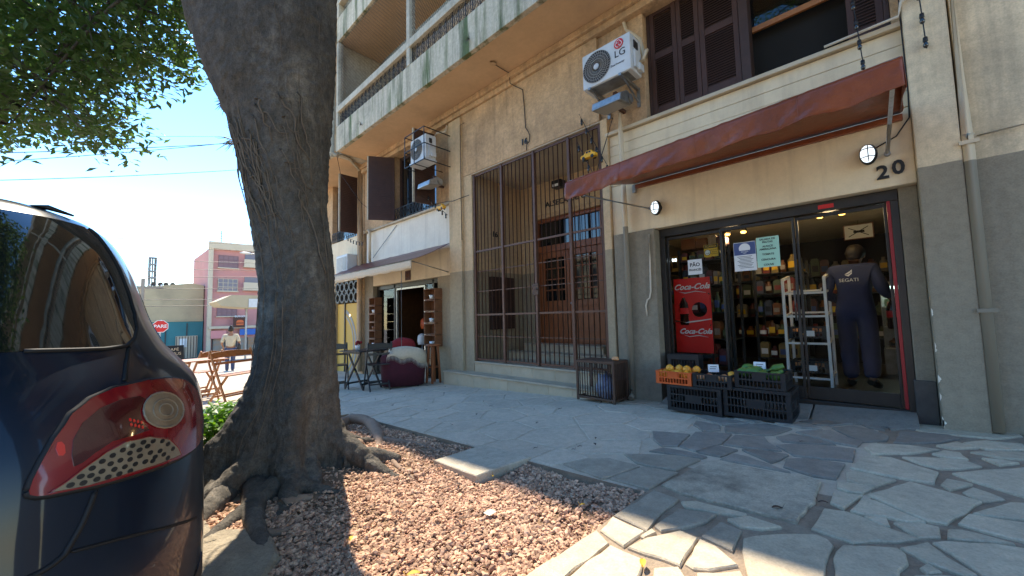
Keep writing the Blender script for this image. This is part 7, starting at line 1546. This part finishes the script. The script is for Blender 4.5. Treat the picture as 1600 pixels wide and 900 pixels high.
an = far('rooftop_antenna', 'thin aerial on the roof of the pink building', 'antenna', (-60, 10.0, 10.0)); mb = MB(); mb.cyl((-60,9.9,9.9),(-60,9.9,12.6),.04,6)
for k in range(4): mb.bar((-60,9.5+.06*k,11.3+.3*k),(-60,10.3-.06*k,11.3+.3*k),.04)
mb.build('mast', 'grey_dark_metal', an)
bb = far('beige_building', 'low beige and teal warehouse with pitched gable left of the pink building', 'building', (-60, 3, zg(-60)))
MB().prism([(-16,zb),(8.4,zb),(8.4,5.65),(7.2,5.9),(2.5,5.2),(-6,4.2),(-16,4.2)], -60.5, -78, 'x').build('wall', 'wall_beige', bb)
MB().box(-60.5,-60.3,-16,8.4,zb,1.35).build('painted_wall', 'wall_teal', bb); MB().box(-60.35,-60.2,3.4,8.4,1.30,1.42).build('wall_ledge', 'wall_beige', bb)
for y in (5.0, 6.9): MB().box(-60.3,-60.22,y-.05,y+.05,-2.9,1.1).build('wall_pipe', 'far_dark', bb)
o = MB().box(-60.3,-60.15,5.9,7.9,-3,-.4).build('gate_panel', 'wall_pale', bb); MB().box(-60.15,-60.1,6.2,6.9,-1.7,-.7).build('poster', 'ink_white', o)
for k in range(8): MB().box(-60.15,-60.08,5.95+k*.26,6.0+k*.26,-3,-.45).build('gate_bar', 'far_dark', o)
for k, y in enumerate((3.9, 4.5, 5.0, 5.6)):
    d_ = far('satellite_dish', ['leftmost rooftop dish on the beige warehouse','second rooftop dish from the left on the warehouse','third rooftop dish on the warehouse','rightmost rooftop dish on the warehouse'][k], 'dish', (-62, y, 5.4)); mb = MB(); mb.lathe([(0,0),(.15,.03),(.25,.10)], (-62,y,5.75), 10, 0, 'x'); mb.build('reflector', 'far_dark', d_); MB().cyl((-62,y,5.2),(-62,y,5.75),.03,6).build('mast', 'far_dark', d_)
tw_ = far('lattice_tower', 'hazy grey cylindrical tower far behind the warehouse roof', 'tower', (-110, 6.65, 4)); mb = MB(); n = 7
for k in range(n+1): MB().lathe([(.62,0),(.70,.0),(.70,.25),(.62,.25)], (-110,6.65,5.+k*1.4), 14).build('ring', 'galvanised', tw_)
mb = MB()
for k in range(10): a = k*math.pi/5; mb.bar((-110+.6*math.cos(a),6.65+.6*math.sin(a),-4),(-110+.6*math.cos(a),6.65+.6*math.sin(a),15.0),.16)
mb.build('column', 'grey_dark_metal', tw_)
# utility poles and wires
def pole(label, x, y, h, r_=.13):
    t = far('utility_pole', label, 'pole', (x, y, zg(x)-.13)); z0 = zg(x)-.2; MB().tube([(x,y,z0),(x,y,z0+h)], [r_, r_*.7], 10).build('shaft', 'pole_concrete', t); MB().bar((x,y-.9,z0+h-.5),(x,y+.9,z0+h-.5),.09,.11).build('cross_arm', 'pole_concrete', t)
    for d in (-.8,-.3,.3,.8): MB().lathe([(0,0),(.04,0),(.03,.07),(.04,.10),(0,.12)], (x,y+d,z0+h-.44), 8).build('insulator', 'ink_white', t)
    return t
pole('concrete utility pole before the beige warehouse', -31, 1.5, 5.2)
def cable(label, a, b, sag, r_=.012, grp='overhead street wires'):
    a = Vector(a); b = Vector(b); pts = []
    for i in range(25): u = i/24; p = a+(b-a)*u; p.z -= 4*sag*u*(1-u); pts.append(p)
    MB().tube(pts, r_, 5).build('overhead_wire', 'cable_black', label=label, cat='wire', group=grp)
def wy(y0, z0, y1, z1, y): return z0+(z1-z0)*(y-y0)/(y1-y0)
for lab, (y0, z0, y1, z1), sg_, r_ in (('highest overhead wire, faint above the thick pair',(-1.74,4.98,1.99,6.33),.12,.006),('upper of the two close dark overhead wires',(-1.73,4.68,2.0,6.17),.25,.010),('lower of the two close dark overhead wires',(-1.72,4.58,2.15,6.28),.34,.009),('lowest near overhead wire, well below the others',(-1.70,4.12,2.72,5.63),.30,.009)):
    cable(lab, (-14, -9, wy(y0,z0,y1,z1,-9)+.9), (-14, 7.0 if False else 4.2, wy(y0,z0,y1,z1,4.2)), sg_, r_)
for k, (z0, z1) in enumerate(((7.6,8.9),(7.15,8.2),(6.2,6.9),(5.4,6.2),(4.6,5.6),(3.9,4.3),(3.2,3.1),(2.7,2.5))): cable('thin far wire crossing before the pink building', (-45, -16, z0), (-45, 22, z1+.8), .45, .022, 'far wires before the pink building')
# stop sign, board, lamp, shelter
ss = far('stop_sign', 'red octagonal stop sign on a post behind the car', 'sign', (-25, 1.88, zg(-25))); c_ = (1.88, .885)
MB().prism([(c_[0]+.31*math.cos(R(22.5+45*k)), c_[1]+.31*math.sin(R(22.5+45*k))) for k in range(8)], -25.01, -24.995, 'x').build('sign_border', 'ink_white', ss); MB().prism([(c_[0]+.285*math.cos(R(22.5+45*k)), c_[1]+.285*math.sin(R(22.5+45*k))) for k in range(8)], -25.0, -24.99, 'x').build('sign_face', 'sign_red', ss)
text('lettering', 'PARE', .21, (-24.986, c_[0], c_[1]), 'ink_white', ss, rot=(R(90), 0, R(90)), ext=.002, bold=.004); MB().cyl((-25.05,1.88,zg(-25)-.2),(-25.05,1.88,1.2),.035,8).build('post', 'galvanised', ss)
ab = far('sandwich_board', 'black chalk sandwich board of the cafe standing near the stop sign', 'sign', (-13, 1.2, zg(-13))); za = zg(-13)
mb = MB(); mb.add([(-12.85,.99,za),(-12.85,1.46,za),(-13.0,1.44,.43),(-13.0,1.01,.43),(-12.87,.99,za),(-12.87,1.46,za),(-13.02,1.44,.43),(-13.02,1.01,.43)], [(0,1,2,3),(7,6,5,4),(0,4,5,1),(1,5,6,2),(2,6,7,3),(3,7,4,0)]); mb.build('front_panel', 'ink_black', ab)
mb = MB(); mb.add([(-13.17,.99,za),(-13.17,1.46,za),(-13.02,1.44,.43),(-13.02,1.01,.43),(-13.19,.99,za),(-13.19,1.46,za),(-13.04,1.44,.43),(-13.04,1.01,.43)], [(0,1,2,3),(7,6,5,4),(0,4,5,1),(1,5,6,2),(2,6,7,3),(3,7,4,0)]); mb.build('rear_panel', 'ink_black', ab)
for s_, z_, sz in (('CAFÉ',.33,.10),('PRIMUS',.225,.10)): text('lettering', s_, sz, (-12.855-(z_-za)/(.43-za)*.15+.012, 1.225, z_), 'throw_cream', ab, rot=(R(90), 0, R(90)), ext=.002)
mb = MB(); mb.tube([(-12.93,1.22,-.05),(-12.92,1.22,.10)], .006, 5); mb.build('chalk_mark', 'throw_cream', ab)
sl = far('street_lamp', 'cobra head street lamp reaching out from behind the tree', 'street lamp', (-24, 6.5, zg(-24))); mb = MB(); mb.tube([(-24,6.6,zg(-24)),(-24,6.6,4.3)], [.09,.06], 10); mb.tube(smooth_path([(-24,6.6,4.3),(-24,6.3,4.55),(-24,5.7,4.60),(-24,5.2,4.55)], 4), .035, 8); mb.build('column', 'galvanised', sl); MB().ell((-24,5.0,4.58),(.11,.26,.065),14,8).build('lamp_head', 'ac_white', sl)
cn = far('shelter', 'cream gabled canopy roof in front of the pink building', 'shelter', (-34, 8, zg(-34))); MB().prism([(5.43,2.50),(6.31,2.98),(10.5,2.98),(11.4,2.5),(11.4,2.15),(7.4,2.05),(5.75,2.18)], -34, -37, 'x').build('roof', 'roof_cream', cn); MB().prism([(7.36,2.10),(7.36,2.72),(9.2,2.75),(9.2,2.12)], -33.99, -33.95, 'x').build('roof_panel', 'ac_white', cn)
for y in (7.45, 10.6): MB().cyl((-35,y,zg(-35)-.3),(-35,y,2.2),.07,8).build('post', 'ac_white', cn)

# ------------------------------------------------------------------ the other side of the street (unseen blocks, added for reflections and light on the facade)
def opposite(label, x0, x1, h, mat, mw):
    t = far('unseen_block', label, 'building', ((x0+x1)/2, -19, -.5)); w_ = MB().box(x0,x1,-30,-19,-2,h).build('wall', mat, t); MB().box(x0-.1,x1+.1,-30.1,-18.8,h,h+.4).build('roof', 'wall_pale', t)
    n = int((x1-x0)/2.6)
    for i in range(n):
        for k in range(int(h/3)):
            x = x0+(i+.5)*(x1-x0)/n; MB().box(x-.7,x+.7,-19.0,-18.95,.6+k*3,2.2+k*3).build('window', mw, w_)
opposite('unseen beige block added on the other side of the street, nearest the corner', -26, -12, 6.2, 'wall_beige', 'far_dark'); opposite('unseen pale block added on the other side of the street, opposite the shops', -11.8, 3, 6.6, 'wall_pale', 'far_glass'); opposite('unseen pinkish block added on the other side of the street, furthest up', 3.2, 18, 6, 'wall_pink', 'far_dark')
